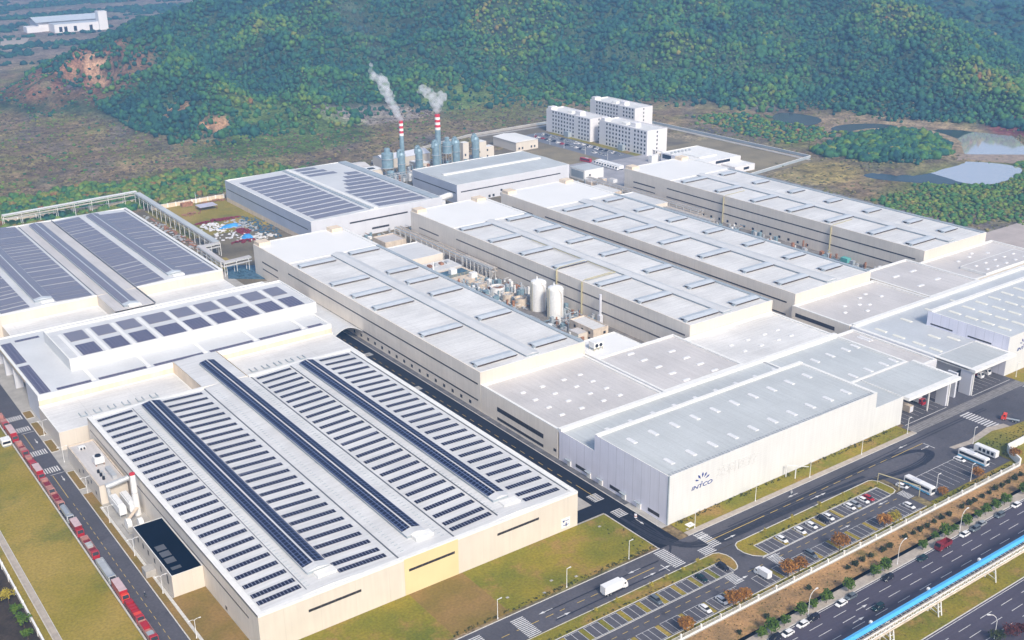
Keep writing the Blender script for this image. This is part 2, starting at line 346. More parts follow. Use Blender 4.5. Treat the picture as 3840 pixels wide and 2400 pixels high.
def text_mesh(name, body, size, m, parent, pos, width=None, height=None, shear=0.0, depth=0.06, face='S'):
    cu = bpy.data.curves.new('lettering', 'FONT'); cu.body = body; cu.size = size; cu.extrude = depth/2; cu.shear = shear; cu.resolution_u = 3
    tmp = bpy.data.objects.new('lettering', cu); SC.collection.objects.link(tmp)
    bpy.context.view_layer.update()
    me = bpy.data.meshes.new_from_object(tmp.evaluated_get(bpy.context.evaluated_depsgraph_get()))
    bpy.data.objects.remove(tmp)
    n = len(me.vertices); co = np.empty(n*3, 'f'); me.vertices.foreach_get('co', co); co = co.reshape(-1, 3)
    lo, hi = co.min(0), co.max(0)
    sx = width/(hi[0]-lo[0]) if width else 1; sz = height/(hi[1]-lo[1]) if height else 1
    P = np.zeros_like(co)
    base = Vector(parent_world(parent))
    P[:, 0] = pos[0]-base.x+(co[:, 0]-lo[0])*sx; P[:, 2] = pos[2]-base.z+(co[:, 1]-lo[1])*sz; P[:, 1] = pos[1]-base.y-co[:, 2]
    me.vertices.foreach_set('co', P.ravel()); me.materials.clear(); me.materials.append(m); me.update(); me.name = name
    o = bpy.data.objects.new(name, me); SC.collection.objects.link(o); o.parent = parent
    return o
# ------------------------------------------------------------------ terrain
def _noise2(x, y, scale, seed, octv=4):
    r = np.random.default_rng(seed); out = np.zeros_like(x); amp = 1.0; tot = 0
    for o in range(octv):
        s = np.zeros_like(x)
        for k in range(5):
            a = r.uniform(0, 2*PI); ph = r.uniform(0, 2*PI); f = 2*PI/scale*r.uniform(0.7, 1.3)*2**o
            wx = x + 0.25*scale/2**o*np.sin(2*PI*y/(scale*1.7/2**o)+ph*3)
            s += np.sin((wx*math.cos(a)+y*math.sin(a))*f+ph)
        out += amp*s/5; tot += amp; amp *= 0.55
    return out/tot*1.6
RIDGES = [
    ([(372, 1282, 50), (419, 1336, 54), (456, 1366, 59), (493, 1396, 66), (550, 1428, 73), (609, 1458, 78), (700, 1500, 90)], 0.40),
    ([(500, 1400, 60), (430, 1230, 46), (410, 1110, 36), (395, 1040, 26), (400, 985, 10)], 0.42),
    ([(560, 1420, 70), (560, 1220, 58), (520, 1090, 38), (480, 1010, 20)], 0.36),
    ([(700, 1500, 95), (680, 1250, 78), (640, 1110, 40)], 0.36),
    ([(640, 1520, 90), (780, 1370, 130), (860, 1320, 145), (980, 1240, 145), (1080, 1130, 135), (1180, 1040, 115), (1229, 928, 82), (1178, 829, 67), (1085, 716, 47), (1029, 637, 34), (1000, 570, 18), (985, 500, 6)], 0.40),
    ([(860, 1320, 140), (790, 1180, 96), (740, 1060, 40)], 0.40),
    ([(980, 1240, 140), (900, 1080, 84), (840, 950, 30)], 0.40),
    ([(1100, 1110, 130), (1000, 960, 76), (915, 830, 26)], 0.38),
    ([(1180, 900, 80), (1060, 800, 52), (960, 735, 16)], 0.36),
    ([(1080, 716, 46), (1010, 690, 30), (955, 665, 8)], 0.36),
    ([(1480, 1180, 62), (1588, 1043, 41), (1617, 997, 37), (1642, 956, 30), (1700, 850, 22)], 0.14),
    ([(770, 540, 3), (800, 565, 8), (845, 590, 6)], 0.22),
]
def height(x, y):
    x = np.asarray(x, float); y = np.asarray(y, float)
    acc = np.zeros_like(x)
    k = 0.16
    best = np.zeros_like(x)
    e = np.ones_like(x)
    for pts, slope in RIDGES:
        m = np.full_like(x, -1e3)
        for (x0, y0, z0), (x1, y1, z1) in zip(pts[:-1], pts[1:]):
            dx, dy = x1-x0, y1-y0; t = np.clip(((x-x0)*dx+(y-y0)*dy)/(dx*dx+dy*dy), 0, 1)
            d = np.hypot(x-x0-t*dx, y-y0-t*dy)
            m = np.maximum(m, z0+(z1-z0)*t-slope*np.sqrt(d*d+64)+slope*8)
        e += np.exp(k*np.clip(m, -60, 300))
    h = np.log(e)/k - math.log(1+len(RIDGES)*math.exp(-60*k))/k
    h = np.maximum(0, h-math.log(2)/k*0.6)
    n = _noise2(x, y, 150, 3)
    h = h*(1+0.16*_noise2(x, y, 260, 9)) + n*24.0*np.clip(h/45, 0, 1) + _noise2(x, y, 45, 5, 3)*2.0*np.clip(h/12, 0, 1)
    # steep cut face on the nose of the left spur
    cut = np.clip((np.hypot((x-352)/34, (y-1262)/60)), 0, 2)
    h = np.where(cut < 1.0, h*np.clip((cut-0.55)/0.45, 0, 1), h)
    return np.maximum(h, 0)

gx = np.concatenate([[-9000, -4000, -1800, -900], np.arange(-450, 60, 45), np.arange(60, 1320, 9), np.arange(1320, 2300, 24), np.arange(2320, 3200, 90), [3600, 4600, 7000, 12000]]).astype(float)
gy = np.concatenate([[-6000, -2500, -900], np.arange(-400, 340, 60), np.arange(340, 1560, 9), np.arange(1565, 2300, 24), np.arange(2320, 3300, 80), [3700, 4800, 7500, 13000]]).astype(float)
GX, GY = np.meshgrid(gx, gy)
GZ = height(GX, GY)-0.12
nx, ny = len(gx), len(gy)
me = bpy.data.meshes.new('terrain')
me.vertices.add(nx*ny); me.vertices.foreach_set('co', np.stack([GX, GY, GZ], -1).astype('f').ravel())
ii = (np.arange(ny-1)[:, None]*nx+np.arange(nx-1)[None, :]).ravel()
quads = np.stack([ii, ii+1, ii+nx+1, ii+nx], -1)
me.loops.add(quads.size); me.loops.foreach_set('vertex_index', quads.ravel().astype('i'))
me.polygons.add(len(quads)); me.polygons.foreach_set('loop_start', (np.arange(len(quads))*4).astype('i'))
me.polygons.foreach_set('use_smooth', np.ones(len(quads), bool))
me.update(calc_edges=True)
def blob(x, y, cx, cy_, rx, ry, soft=0.35, seed=1):
    d = np.hypot((x-cx)/rx, (y-cy_)/ry)+0.22*_noise2(x, y, 70, seed, 3)
    return np.clip((1+soft/2-d)/soft, 0, 1)
def lay(col, c, m): return col*(1-m[..., None])+np.array(c)*m[..., None]
col = np.zeros(GX.shape+(3,)); col[:] = (0.22, 0.155, 0.085)
nA = _noise2(GX, GY*1.6, 130, 21); nB = _noise2(GX, GY, 60, 22); nC = _noise2(GX*0.7, GY*1.8, 300, 23)
col = lay(col, (0.18, 0.19, 0.05), np.clip(nA*1.3, 0, 1)); col = lay(col, (0.135, 0.10, 0.085), np.clip(nB*1.1, 0, 1)*0.7)
col = lay(col, (0.24, 0.18, 0.09), np.clip(nC-0.25, 0, 1))
col = lay(col, (0.105, 0.10, 0.105), np.clip(_noise2(GX*1.5, GY*0.7, 90, 27)*1.5, 0, 1)*0.8)
col = lay(col, (0.20, 0.19, 0.07), np.clip(_noise2(GX, GY, 35, 28)*1.6-0.2, 0, 1)*0.8)
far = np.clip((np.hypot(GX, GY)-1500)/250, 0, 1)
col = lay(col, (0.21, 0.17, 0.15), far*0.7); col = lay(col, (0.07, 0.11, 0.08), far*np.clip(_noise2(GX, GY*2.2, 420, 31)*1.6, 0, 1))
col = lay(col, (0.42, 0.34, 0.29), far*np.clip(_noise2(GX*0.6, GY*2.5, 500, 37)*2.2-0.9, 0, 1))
col = lay(col, (0.045, 0.070, 0.035), np.clip(GZ/5, 0, 1))                                # forest floor
col = lay(col, (0.08, 0.125, 0.035), blob(GX, GY, 200, 835, 190, 42, seed=2))            # green belt
col = lay(col, (0.09, 0.14, 0.03), blob(GX, GY, 420, 930, 90, 50, seed=4))
col = lay(col, (0.12, 0.16, 0.03), blob(GX, GY, 780, 455, 110, 55, seed=5)*0.8)          # bushy ground east of the plant
col = lay(col, (0.28, 0.22, 0.08), blob(GX, GY, 700, 560, 45, 30, seed=6))
col = lay(col, (0.30, 0.25, 0.16), blob(GX, GY, 672, 700, 50, 130, seed=6)*0.8)
col = lay(col, (0.16, 0.17, 0.05), blob(GX, GY, 660, 950, 60, 70, seed=8)*0.9)
col = lay(col, (0.21, 0.095, 0.062), np.clip(blob(GX, GY, 345, 1275, 75, 85, seed=9)*(0.75+0.5*_noise2(GX, GY, 38, 95)), 0, 1))
col = lay(col, (0.10, 0.12, 0.07), blob(GX, GY, 345, 1290, 70, 80, seed=9)*np.clip(_noise2(GX, GY, 45, 96)*1.8, 0, 1))             # bare red earth scarps
col = lay(col, (0.20, 0.10, 0.07), blob(GX, GY, 305, 1355, 110, 40, seed=19)*0.75)
col = lay(col, (0.38, 0.23, 0.14), blob(GX, GY, 372, 1285, 9, 46, seed=10))
col = lay(col, (0.34, 0.17, 0.09), blob(GX, GY, 300, 1330, 60, 22, seed=11)*0.8)
col = lay(col, (0.15, 0.15, 0.19), blob(GX, GY, 335, 1235, 18, 20, seed=13)*0.8)
col = lay(col, (0.38, 0.19, 0.11), blob(GX, GY, 660, 1480, 42, 30, seed=12))
col = lay(col, (0.095, 0.145, 0.042), np.maximum.reduce([blob(GX, GY, 440, 1020, 34, 42, seed=41), blob(GX, GY, 470, 960, 50, 22, seed=42), blob(GX, GY, 640, 985, 40, 26, seed=43)]))
col = lay(col, (0.34, 0.20, 0.11), blob(GX, GY, 372, 1065, 14, 18, seed=14)); col = lay(col, (0.34, 0.20, 0.11), blob(GX, GY, 383, 1000, 12, 14, seed=15))
col = lay(col, (0.27, 0.235, 0.215), blob(GX, GY, 548, 975, 62, 30, seed=16)*np.clip(0.8+0.4*_noise2(GX, GY, 30, 97), 0, 1))         # quarried grey face
col = lay(col, (0.32, 0.24, 0.15), blob(GX, GY, 870, 600, 70, 110, seed=17)*0.7)
col = lay(col, (0.16, 0.05, 0.045), blob(GX, GY, 962, 545, 25, 30, seed=18))
ca = me.color_attributes.new('zone', 'FLOAT_COLOR', 'POINT')
ca.data.foreach_set('color', np.concatenate([np.clip(col, 0, 1), np.ones(GX.shape+(1,))], -1).astype('f').ravel())
tm = bpy.data.materials.new('natural_ground'); tm.use_nodes = True
N = tm.node_tree.nodes; Lk = tm.node_tree.links; b = N['Principled BSDF']; b.inputs['Roughness'].default_value = 0.95; b.inputs['Specular IOR Level'].default_value = 0.1
at = N.new('ShaderNodeAttribute'); at.attribute_name = 'zone'
geo = N.new('ShaderNodeNewGeometry'); out = at.outputs['Color']
for sc_, lo_, hi_ in ((0.02, 0.7, 1.3), (0.10, 0.5, 1.5), (0.45, 0.5, 1.5)):
    nz = N.new('ShaderNodeTexNoise'); nz.inputs['Scale'].default_value = sc_; nz.inputs['Detail'].default_value = 5; Lk.new(geo.outputs['Position'], nz.inputs['Vector'])
    mr = N.new('ShaderNodeMapRange'); mr.inputs[1].default_value = 0.3; mr.inputs[2].default_value = 0.7; mr.inputs[3].default_value = lo_; mr.inputs[4].default_value = hi_
    Lk.new(nz.outputs['Fac'], mr.inputs[0]); v = N.new('ShaderNodeVectorMath'); v.operation = 'SCALE'
    Lk.new(out, v.inputs[0]); Lk.new(mr.outputs[0], v.inputs['Scale']); out = v.outputs[0]
Lk.new(out, b.inputs['Base Color'])
bp = N.new('ShaderNodeBump'); bp.inputs['Strength'].default_value = 0.8; bp.inputs['Distance'].default_value = 1.2
nz = N.new('ShaderNodeTexNoise'); nz.inputs['Scale'].default_value = 0.35; nz.inputs['Detail'].default_value = 6; Lk.new(geo.outputs['Position'], nz.inputs['Vector'])
Lk.new(nz.outputs['Fac'], bp.inputs['Height']); Lk.new(bp.outputs[0], b.inputs['Normal'])
me.materials.append(tm)
terrain = bpy.data.objects.new('terrain', me); SC.collection.objects.link(terrain); tag(terrain, kind='structure')

# ------------------------------------------------------------------ ponds
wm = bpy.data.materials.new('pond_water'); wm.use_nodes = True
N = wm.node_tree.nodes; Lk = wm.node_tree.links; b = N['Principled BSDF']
b.inputs['Base Color'].default_value = (0.58, 0.53, 0.54, 1); b.inputs['Roughness'].default_value = 0.06; b.inputs['Specular IOR Level'].default_value = 0.9; b.inputs['IOR'].default_value = 4.0  # pale base colour paints the bright sky reflection into the water
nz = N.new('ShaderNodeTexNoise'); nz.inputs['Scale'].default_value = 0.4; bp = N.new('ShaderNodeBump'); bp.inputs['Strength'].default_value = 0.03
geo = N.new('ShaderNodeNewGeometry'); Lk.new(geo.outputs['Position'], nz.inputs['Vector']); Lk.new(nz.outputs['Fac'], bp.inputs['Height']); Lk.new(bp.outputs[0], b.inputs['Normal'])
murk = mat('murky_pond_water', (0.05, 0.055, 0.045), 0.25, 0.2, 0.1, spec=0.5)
dark_reflection = mat('dark_reflection_water', (0.03, 0.045, 0.05), 0.2, 0.2, 0.1, spec=0.3)  # dark water colour standing in for the reflection of the hills
def smooth_poly(pts, n=3):
    for _ in range(n):
        q = []
        for a, c in zip(pts, pts[1:]+pts[:1]):
            q += [(a[0]*.75+c[0]*.25, a[1]*.75+c[1]*.25), (a[0]*.25+c[0]*.75, a[1]*.25+c[1]*.75)]
        pts = q
    return pts
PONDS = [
    ([(768, 519), (800, 512), (822, 512), (840, 482), (832, 462), (774, 450), (756, 466), (764, 490)], wm), ([(714, 520), (722, 536), (760, 521), (776, 516), (772, 492), (762, 462), (738, 480)], dark_reflection),
    ([(840, 512), (840, 530), (862, 548), (884, 562), (925, 574), (952, 566), (948, 548), (905, 505), (880, 488)], wm), ([(866, 548), (878, 560), (884, 590), (895, 622), (922, 634), (954, 580), (950, 562), (920, 566), (888, 554)], dark_reflection),
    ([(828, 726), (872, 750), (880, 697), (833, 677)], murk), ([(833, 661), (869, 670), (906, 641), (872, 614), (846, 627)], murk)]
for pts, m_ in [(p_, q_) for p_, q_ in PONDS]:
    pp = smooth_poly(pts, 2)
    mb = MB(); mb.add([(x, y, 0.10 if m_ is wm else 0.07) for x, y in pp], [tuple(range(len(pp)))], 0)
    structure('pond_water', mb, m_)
dam = MB(); dam.poly([(806, 514), (838, 530), (846, 520), (884, 488), (850, 470), (842, 488), (836, 498), (826, 514)], -0.1, 0.6)
structure('pond_bank', dam, mat('pond_bank_soil', (0.36, 0.28, 0.22), 0.95, 0.25, 0.2, fine=0.3))

# ------------------------------------------------------------------ forest and scrub
def ico(sub):
    import bmesh
    bm = bmesh.new(); bmesh.ops.create_icosphere(bm, subdivisions=sub, radius=1.0); bm.verts.ensure_lookup_table()
    v = np.array([x.co[:] for x in bm.verts]); f = np.array([[y.index for y in x.verts] for x in bm.faces]); bm.free(); return v, f
ICO1, ICO2 = ico(1), ico(2)
def crown_proto(base, seed, rough=0.28):
    r = np.random.default_rng(seed); v, f = base; v = v.copy()
    for _ in range(7):
        d = r.normal(size=3); d /= np.linalg.norm(d); w = np.clip(v@d, 0, 1)**3
        v = v*(1+w[:, None]*r.uniform(-0.25, 0.40))
    v *= (1+r.uniform(-rough, rough, (len(v), 1))); v[:, 2] = np.where(v[:, 2] < -0.35, -0.35, v[:, 2])
    return v, f
def in_view(x, y, z, mx=0.56, top=0.40, bot=0.36):
    P = np.stack([x, y, z-212.0], -1); r_ = np.array(_r[:]); u_ = np.array(_u[:]); f_ = np.array(_f[:])
    d = P@f_; return (d > 10) & (abs(P@r_/d) < mx) & (P@u_/d < top) & (P@u_/d > -bot)
def scatter_mesh(name, x, y, z, s, tint, base, mats, squash=(0.75, 1.15), np_=10, seed=1):
    r = np.random.default_rng(seed); protos = [crown_proto(base, seed*10+i) for i in range(np_)]
    pick = r.integers(0, np_, len(x)); V = []; F = []; T = []; o = 0
    for i in range(np_):
        k = np.where(pick == i)[0]
        if not len(k): continue
        v, f = protos[i]; a = r.uniform(0, 2*PI, len(k)); c, s_ = np.cos(a), np.sin(a)
        zz = r.uniform(*squash, len(k))
        X = (v[None, :, 0]*c[:, None]-v[None, :, 1]*s_[:, None])*s[k][:, None]+x[k][:, None]
        Y = (v[None, :, 0]*s_[:, None]+v[None, :, 1]*c[:, None])*s[k][:, None]+y[k][:, None]
        Z = v[None, :, 2]*(s[k]*zz)[:, None]+(z[k]+s[k]*zz*0.3)[:, None]
        V.append(np.stack([X, Y, Z], -1).reshape(-1, 3)); F.append((f[None]+(np.arange(len(k))*len(v))[:, None, None]+o).reshape(-1, 3)); o += len(k)*len(v)
        T.append(np.repeat(tint[k], len(v))+r.uniform(-0.05, 0.05, len(k)*len(v)))
    V = np.concatenate(V).astype('f'); F = np.concatenate(F).astype('i'); T = np.clip(np.concatenate(T), 0, 1).astype('f')
    me = bpy.data.meshes.new(name); me.vertices.add(len(V)); me.vertices.foreach_set('co', V.ravel())
    me.loops.add(F.size); me.loops.foreach_set('vertex_index', F.ravel()); me.polygons.add(len(F)); me.polygons.foreach_set('loop_start', (np.arange(len(F))*3).astype('i'))
    me.update(calc_edges=True)
    a = me.attributes.new('tint', 'FLOAT', 'POINT'); a.data.foreach_set('value', T); me.materials.append(mats)
    ob = bpy.data.objects.new(name, me); SC.collection.objects.link(ob); return ob
def inside(x, y, poly):
    c = np.zeros(len(x), bool)
    for (x0, y0), (x1, y1) in zip(poly, poly[1:]+poly[:1]):
        t = ((y0 > y) != (y1 > y)); xi = (x1-x0)*(y-y0)/((y1-y0) or 1e-9)+x0; c ^= t & (x < xi)
    return c
def pondmask(x, y):
    m = np.zeros(len(x), bool)
    for p, _ in PONDS: m |= inside(x, y, p)
    return m
def jgrid(x0, x1, y0, y1, d, seed):
    r = np.random.default_rng(seed); X, Y = np.meshgrid(np.arange(x0, x1, d), np.arange(y0, y1, d)); X = X.ravel()+r.uniform(-.5, .5, X.size)*d; Y = Y.ravel()+r.uniform(-.5, .5, Y.size)*d; return X, Y, r
def forest_tint(x, y, r):
    t = 0.34+0.30*_noise2(x, y, 210, 50)+0.14*_noise2(x, y, 90, 51)+0.14*_noise2(x, y, 150, 3)+0.12*_noise2(x, y, 30, 52)+r.normal(0, 0.10, len(x))  # vegetation variety, plus terrain noise painting light ridges and dark valleys
    for q_ in ([(1229, 928), (1178, 829), (1085, 716), (1029, 637), (1000, 570)], [(860, 1320), (790, 1180), (740, 1060)], [(1100, 1110), (1000, 960), (915, 830)], [(640, 1250), (560, 1220), (520, 1090)]):
        for (x0, y0), (x1, y1) in zip(q_[:-1], q_[1:]):
            dx, dy = x1-x0, y1-y0; tt = np.clip(((x-x0)*dx+(y-y0)*dy)/(dx*dx+dy*dy), 0, 1); t += 0.22*np.exp(-(np.hypot(x-x0-tt*dx, y-y0-tt*dy)/28)**2)*(0.6+0.6*_noise2(x, y, 50, 66))  # crest lines tinted lighter so the relief reads
    rust = np.clip(blob(x, y, 800, 1090, 70, 60, seed=61)+blob(x, y, 1150, 800, 60, 90, seed=62)*0.8+blob(x, y, 640, 1050, 30, 40, seed=63)*0.5, 0, 1)
    t += rust*r.uniform(0, 0.32, len(x)); lime = blob(x, y, 460, 1010, 50, 60, seed=64)+blob(x, y, 850, 900, 60, 50, seed=65)
    return np.clip(t+np.clip(lime, 0, 1)*0.22, 0, 1)
X, Y, r = jgrid(330, 1420, 480, 1620, 4.1, 71); Z = height(X, Y)
bare = np.maximum.reduce([blob(X, Y, 345, 1275, 75, 85, seed=9)*0.8, blob(X, Y, 548, 980, 62, 34, seed=16), blob(X, Y, 660, 1480, 42, 30, seed=12)*0.9, blob(X, Y, 372, 1065, 14, 18, seed=14), blob(X, Y, 440, 1020, 34, 42, seed=41)*0.92, blob(X, Y, 470, 960, 50, 22, seed=42)*0.8, blob(X, Y, 640, 985, 40, 26, seed=43)*0.9, blob(X, Y, 383, 1000, 12, 14, seed=15)])
k = (Z > 2.2+1.5*_noise2(X, Y, 60, 72)) & (r.uniform(size=len(X)) > bare*0.93) & in_view(X, Y, Z) & (np.hypot(X, Y) < 1720) & ~pondmask(X, Y)
near = (height(X+16, Y+22) > 3.5) & (r.uniform(size=len(X)) < 0.22+0.3*_noise2(X, Y, 40, 76)) & in_view(X, Y, Z) & ~pondmask(X, Y) & (Z > -0.1) & (np.hypot(X, Y) < 1500)
k |= near
X, Y, Z = X[k], Y[k], Z[k]; S = (1.1+2.4*r.uniform(size=len(X))**2.0)*(1+0.3*_noise2(X, Y, 80, 73))
fo = scatter_mesh('hillside_forest', X, Y, Z, S, forest_tint(X, Y, r), ICO1, M['forest'], squash=(0.9, 1.6), seed=3)
tag(fo, 'dense mixed green and russet forest covering the hills behind the factory', 'forest', kind='stuff')
n_forest = len(X)
# distant woods
X, Y, r = jgrid(300, 2300, 800, 2700, 10, 74); Z = height(X, Y)
k = (np.hypot(X, Y) > 1500) & ((Z > 3) | (_noise2(X, Y*2.2, 420, 31) > 0.15)) & in_view(X, Y, Z) & (r.uniform(size=len(X)) < 0.8)
X, Y, Z = X[k], Y[k], Z[k]
fo = scatter_mesh('distant_woods', X, Y, Z, r.uniform(3.5, 7, len(X)), np.clip(0.2+0.1*r.normal(size=len(X)), 0, 1), ICO1, M['forest'], squash=(0.5, 0.8), seed=4)
tag(fo, 'far hazy blue green woods on the plain beyond the hills', 'woods', kind='stuff')
# bushes: green belt north of the plant, east bushland, island wood, scrub on the plain
def bushes(name, label, cat, x0, x1, y0, y1, d, seed, keep, size, tint, base=ICO1, squash=(0.6, 1.0), m=None):
    X, Y, r = jgrid(x0, x1, y0, y1, d*0.8, seed); Z = height(X, Y)-0.1
    k = keep(X, Y, r) & in_view(X, Y, Z) & ~pondmask(X, Y); X, Y, Z = X[k], Y[k], Z[k]
    o = scatter_mesh(name, X, Y, Z, r.uniform(size[0]*.8, size[1]*.8, len(X)), np.clip(tint(X, Y, r), 0, 1), base, m or M['forest'], squash=squash, seed=seed)
    return tag(o, label, cat, kind='stuff')
bushes('shrub_belt', 'bushy green and yellow shrub belt beyond the north boundary wall', 'shrubs', 40, 420, 784, 900, 4.6, 81,
       lambda x, y, r: (y > 784+np.clip((x-235)*0.12, 0, 40)) & (r.uniform(size=len(x)) < blob(x, y, 180, 822, 200, 52, seed=2)*1.2), (1.2, 3.4), lambda x, y, r: 0.66+0.24*_noise2(x, y, 40, 83)+0.12*r.normal(size=len(x)), ICO2)
bushes('east_bushes', 'thick green bushes on the slope east of the halls by the ponds', 'bushes', 610, 930, 330, 560, 4.4, 84,
       lambda x, y, r: (r.uniform(size=len(x)) < np.clip(blob(x, y, 770, 425, 130, 62, seed=5)*1.3, 0, 1)*(x > 655)*((x > 690) | (y > 400))), (0.9, 2.8), lambda x, y, r: 0.64+0.22*_noise2(x, y, 50, 85)+0.08*r.normal(size=len(x)), ICO1)
bushes('pond_wood', 'round dark green wood on the knoll beside the pale ponds', 'wood', 740, 900, 500, 660, 5.0, 86,
       lambda x, y, r: blob(x, y, 812, 578, 62, 46, seed=7) > 0.5, (2.0, 4.6), lambda x, y, r: 0.48+0.16*r.normal(size=len(x)), ICO2, (0.9, 1.3))
bushes('track_bushes', 'green and yellow bushes between the dirt track and the hill foot', 'bushes', 640, 900, 640, 960, 5.2, 87,
       lambda x, y, r: (r.uniform(size=len(x)) < np.maximum(blob(x, y, 800, 690, 40, 90, seed=88), blob(x, y, 700, 900, 60, 50, seed=89))) & (x > 740-0.0*y), (1.2, 3.2), lambda x, y, r: 0.6+0.2*r.normal(size=len(x)), ICO1)
bushes('plain_scrub', 'low brown and olive scrub dotted over the waste plain', 'scrub', 90, 760, 800, 1420, 8.5, 90,
       lambda x, y, r: (height(x, y) < 2.5) & (r.uniform(size=len(x)) < 0.30+0.55*_noise2(x, y, 90, 91)) & ~((x > 420) & (x < 680) & (y < 860)), (0.8, 2.3), lambda x, y, r: 0.66+0.16*r.normal(size=len(x))+0.1*_noise2(x, y, 120, 92), ICO1, (0.4, 0.7))
bushes('dry_scrub', 'knee high dry brown and grey scrub across the waste plain', 'scrub', 60, 760, 790, 1400, 4.6, 93,
       lambda x, y, r: (height(x, y) < 3) & (r.uniform(size=len(x)) < 0.45+0.5*_noise2(x, y, 60, 94)) & ~((x > 560) & (x < 735) & (y < 850)), (0.6, 1.9), lambda x, y, r: 0.42+0.3*_noise2(x*1.5, y*0.8, 70, 95)+0.2*r.normal(size=len(x)), ICO1, (0.35, 0.7), M['dry'])
bushes('scarp_bushes', 'scattered bushes clinging to the red earth scarp', 'bushes', 260, 440, 1180, 1400, 6.0, 96,
       lambda x, y, r: (r.uniform(size=len(x)) < 0.35), (0.8, 2.6), lambda x, y, r: 0.35+0.2*r.normal(size=len(x)), ICO1)
bushes('east_grass_clumps', 'yellow green grassy clumps on banks around the ponds', 'grass', 640, 960, 330, 760, 5.0, 97,
       lambda x, y, r: (r.uniform(size=len(x)) < 0.35+0.5*_noise2(x, y, 60, 98)) & ((x > 735) | ((x > 690) & (y < 600)) | ((x > 655) & (y > 385) & (y < 575))), (0.7, 2.0), lambda x, y, r: 0.70+0.2*_noise2(x, y, 60, 99)+0.1*r.normal(size=len(x)), ICO1, (0.4, 0.7), M['dry'])
# ------------------------------------------------------------------ plant ground: sheets above the terrain, kerbs, paint
def rounded(x0, x1, y0, y1, r, which='all', n=6):
    pts = []
    for cx, cy_, a0, on in ((x1-r, y1-r, 0, 1), (x0+r, y1-r, 90, 2), (x0+r, y0+r, 180, 3), (x1-r, y0+r, 270, 4)):
        for i in range(n+1):
            a = R(a0+90*i/n); pts.append((cx+r*math.cos(a), cy_+r*math.sin(a)))
    return pts
def ground(name, items, m, z):
    mb = MB()
    for it in items:
        if len(it) == 4 and not isinstance(it[0], tuple): mb.sheet(*it, z)
        else: mb.add([(x, y, z) for x, y in it], [tuple(range(len(it)))])
    return structure(name, mb, m)
def island(name, pts, m, kerb_w=0.35, top=0.14):
    """Planted island: kerb ring 0.14 m high with the planted surface just below its top."""
    cx = sum(p[0] for p in pts)/len(pts); cy_ = sum(p[1] for p in pts)/len(pts); n = len(pts)
    def inset(d):
        q = []
        for i in range(n):
            a, b_, c = Vector(pts[i-1]), Vector(pts[i]), Vector(pts[(i+1) % n])
            e1 = (b_-a).normalized(); e2 = (c-b_).normalized(); nrm = Vector((-(e1+e2).y, (e1+e2).x)).normalized(); q.append(b_+nrm*d)
        return q
    inn = inset(kerb_w); k = MB()
    vs = [(x, y, 0.0) for x, y in pts]+[(x, y, top) for x, y in pts]+[(p.x, p.y, top) for p in inn]+[(p.x, p.y, 0.05) for p in inn]
    fs = []
    for i in range(n):
        j = (i+1) % n; fs += [(i, j, n+j, n+i), (n+i, n+j, 2*n+j, 2*n+i), (2*n+i, 2*n+j, 3*n+j, 3*n+i)]
    k.add(vs, fs); structure('kerb', k, M['kerb'])
    ground(name, [[(p.x, p.y) for p in inn]], m, top-0.04)
Z1, Z2, Z3 = 0.06, 0.09, 0.12
ground('factory_yard', [(85.3, 305, 248, 583), (305, 660, 248, 350)], M['concrete'], 0.0)
ground('service_alley', [(305, 660, 350, 583)], mat('dark_alley_concrete', (0.24, 0.22, 0.20), 0.85, 0.35, 0.15, fine=0.3), 0.0)  # alley concrete, mottled and darker than the yard
ground('far_track', [[(512, 1753), (516, 1749), (700, 1862), (850, 1874), (935, 1840), (936, 1848), (845, 1884), (693, 1872)], [(775, 2079), (850, 2030), (856, 2040), (782, 2092)]], M['concrete'], 0.05)
ground('far_field', [[(812, 1850), (835, 1868), (930, 1838), (905, 1785)], [(380, 1806), (416, 1806), (440, 1880), (405, 1900)]], mat('pale_far_field', (0.42, 0.36, 0.30), 0.9, 0.2, 0.02), 0.03)
ground('factory_yard', [(150, 250, 583, 776), (250, 560, 583, 780), (560, 700, 583, 840)], mat('dusty_yard', (0.20, 0.165, 0.105), 0.9, 0.3, 0.05, fine=0.3), 0.0)
ground('plant_road', [(75.0, 85.3, 240, 485), (0, 85.3, 485, 560)], M['asphalt'], Z1)
ground('plant_road', [(100, 256, 226.2, 238.7), (256, 334, 226.0, 238.7), (334, 500, 226.0, 238.7)], M['asphalt'], 0.04)
ground('plant_road', [(386, 500, 214, 225.9), (376.5, 500, 238.72, 246.2), (379, 458, 246.2, 266)], M['asphalt'], 0.045)
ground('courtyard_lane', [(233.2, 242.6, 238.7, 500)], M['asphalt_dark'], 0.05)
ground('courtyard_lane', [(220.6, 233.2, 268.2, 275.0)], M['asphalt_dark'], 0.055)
ground('side_paving', [(242.9, 245.5, 268, 500)], mat('dark_side_paving', (0.13, 0.13, 0.14), 0.7, 0.3, 0.3), 0.05)
ground('parking_road', [(130, 334, 208.0, 213.85), (243.9, 260.5, 213.85, 225.95), (334, 386, 202.5, 225.95)], M['asphalt'], 0.035)
ground('bay_paving', [(160, 243.8, 213.9, 220.65), (260.6, 326.5, 213.9, 220.65), (160, 330.0, 201.4, 208.1)], M['asphalt'], 0.05)
ground('bay_grass', [(x, x+1.8, 214.4, 220.3) for x in (174.7, 182.3, 190, 197.6, 205.3, 212.9, 220.5, 228.1, 235.7)]+[(x, x+1.8, 214.4, 220.3) for x in (269.3, 279, 289, 299, 308.8)]+[(x, x+1.6, 201.8, 207.8) for x in (172.7, 182.5, 192.4, 202.2, 212, 221.8, 231.6, 252.8, 262.5, 272.2, 281.9, 291.6, 301.4, 311.1)], M['lawn_dry'], 0.075)
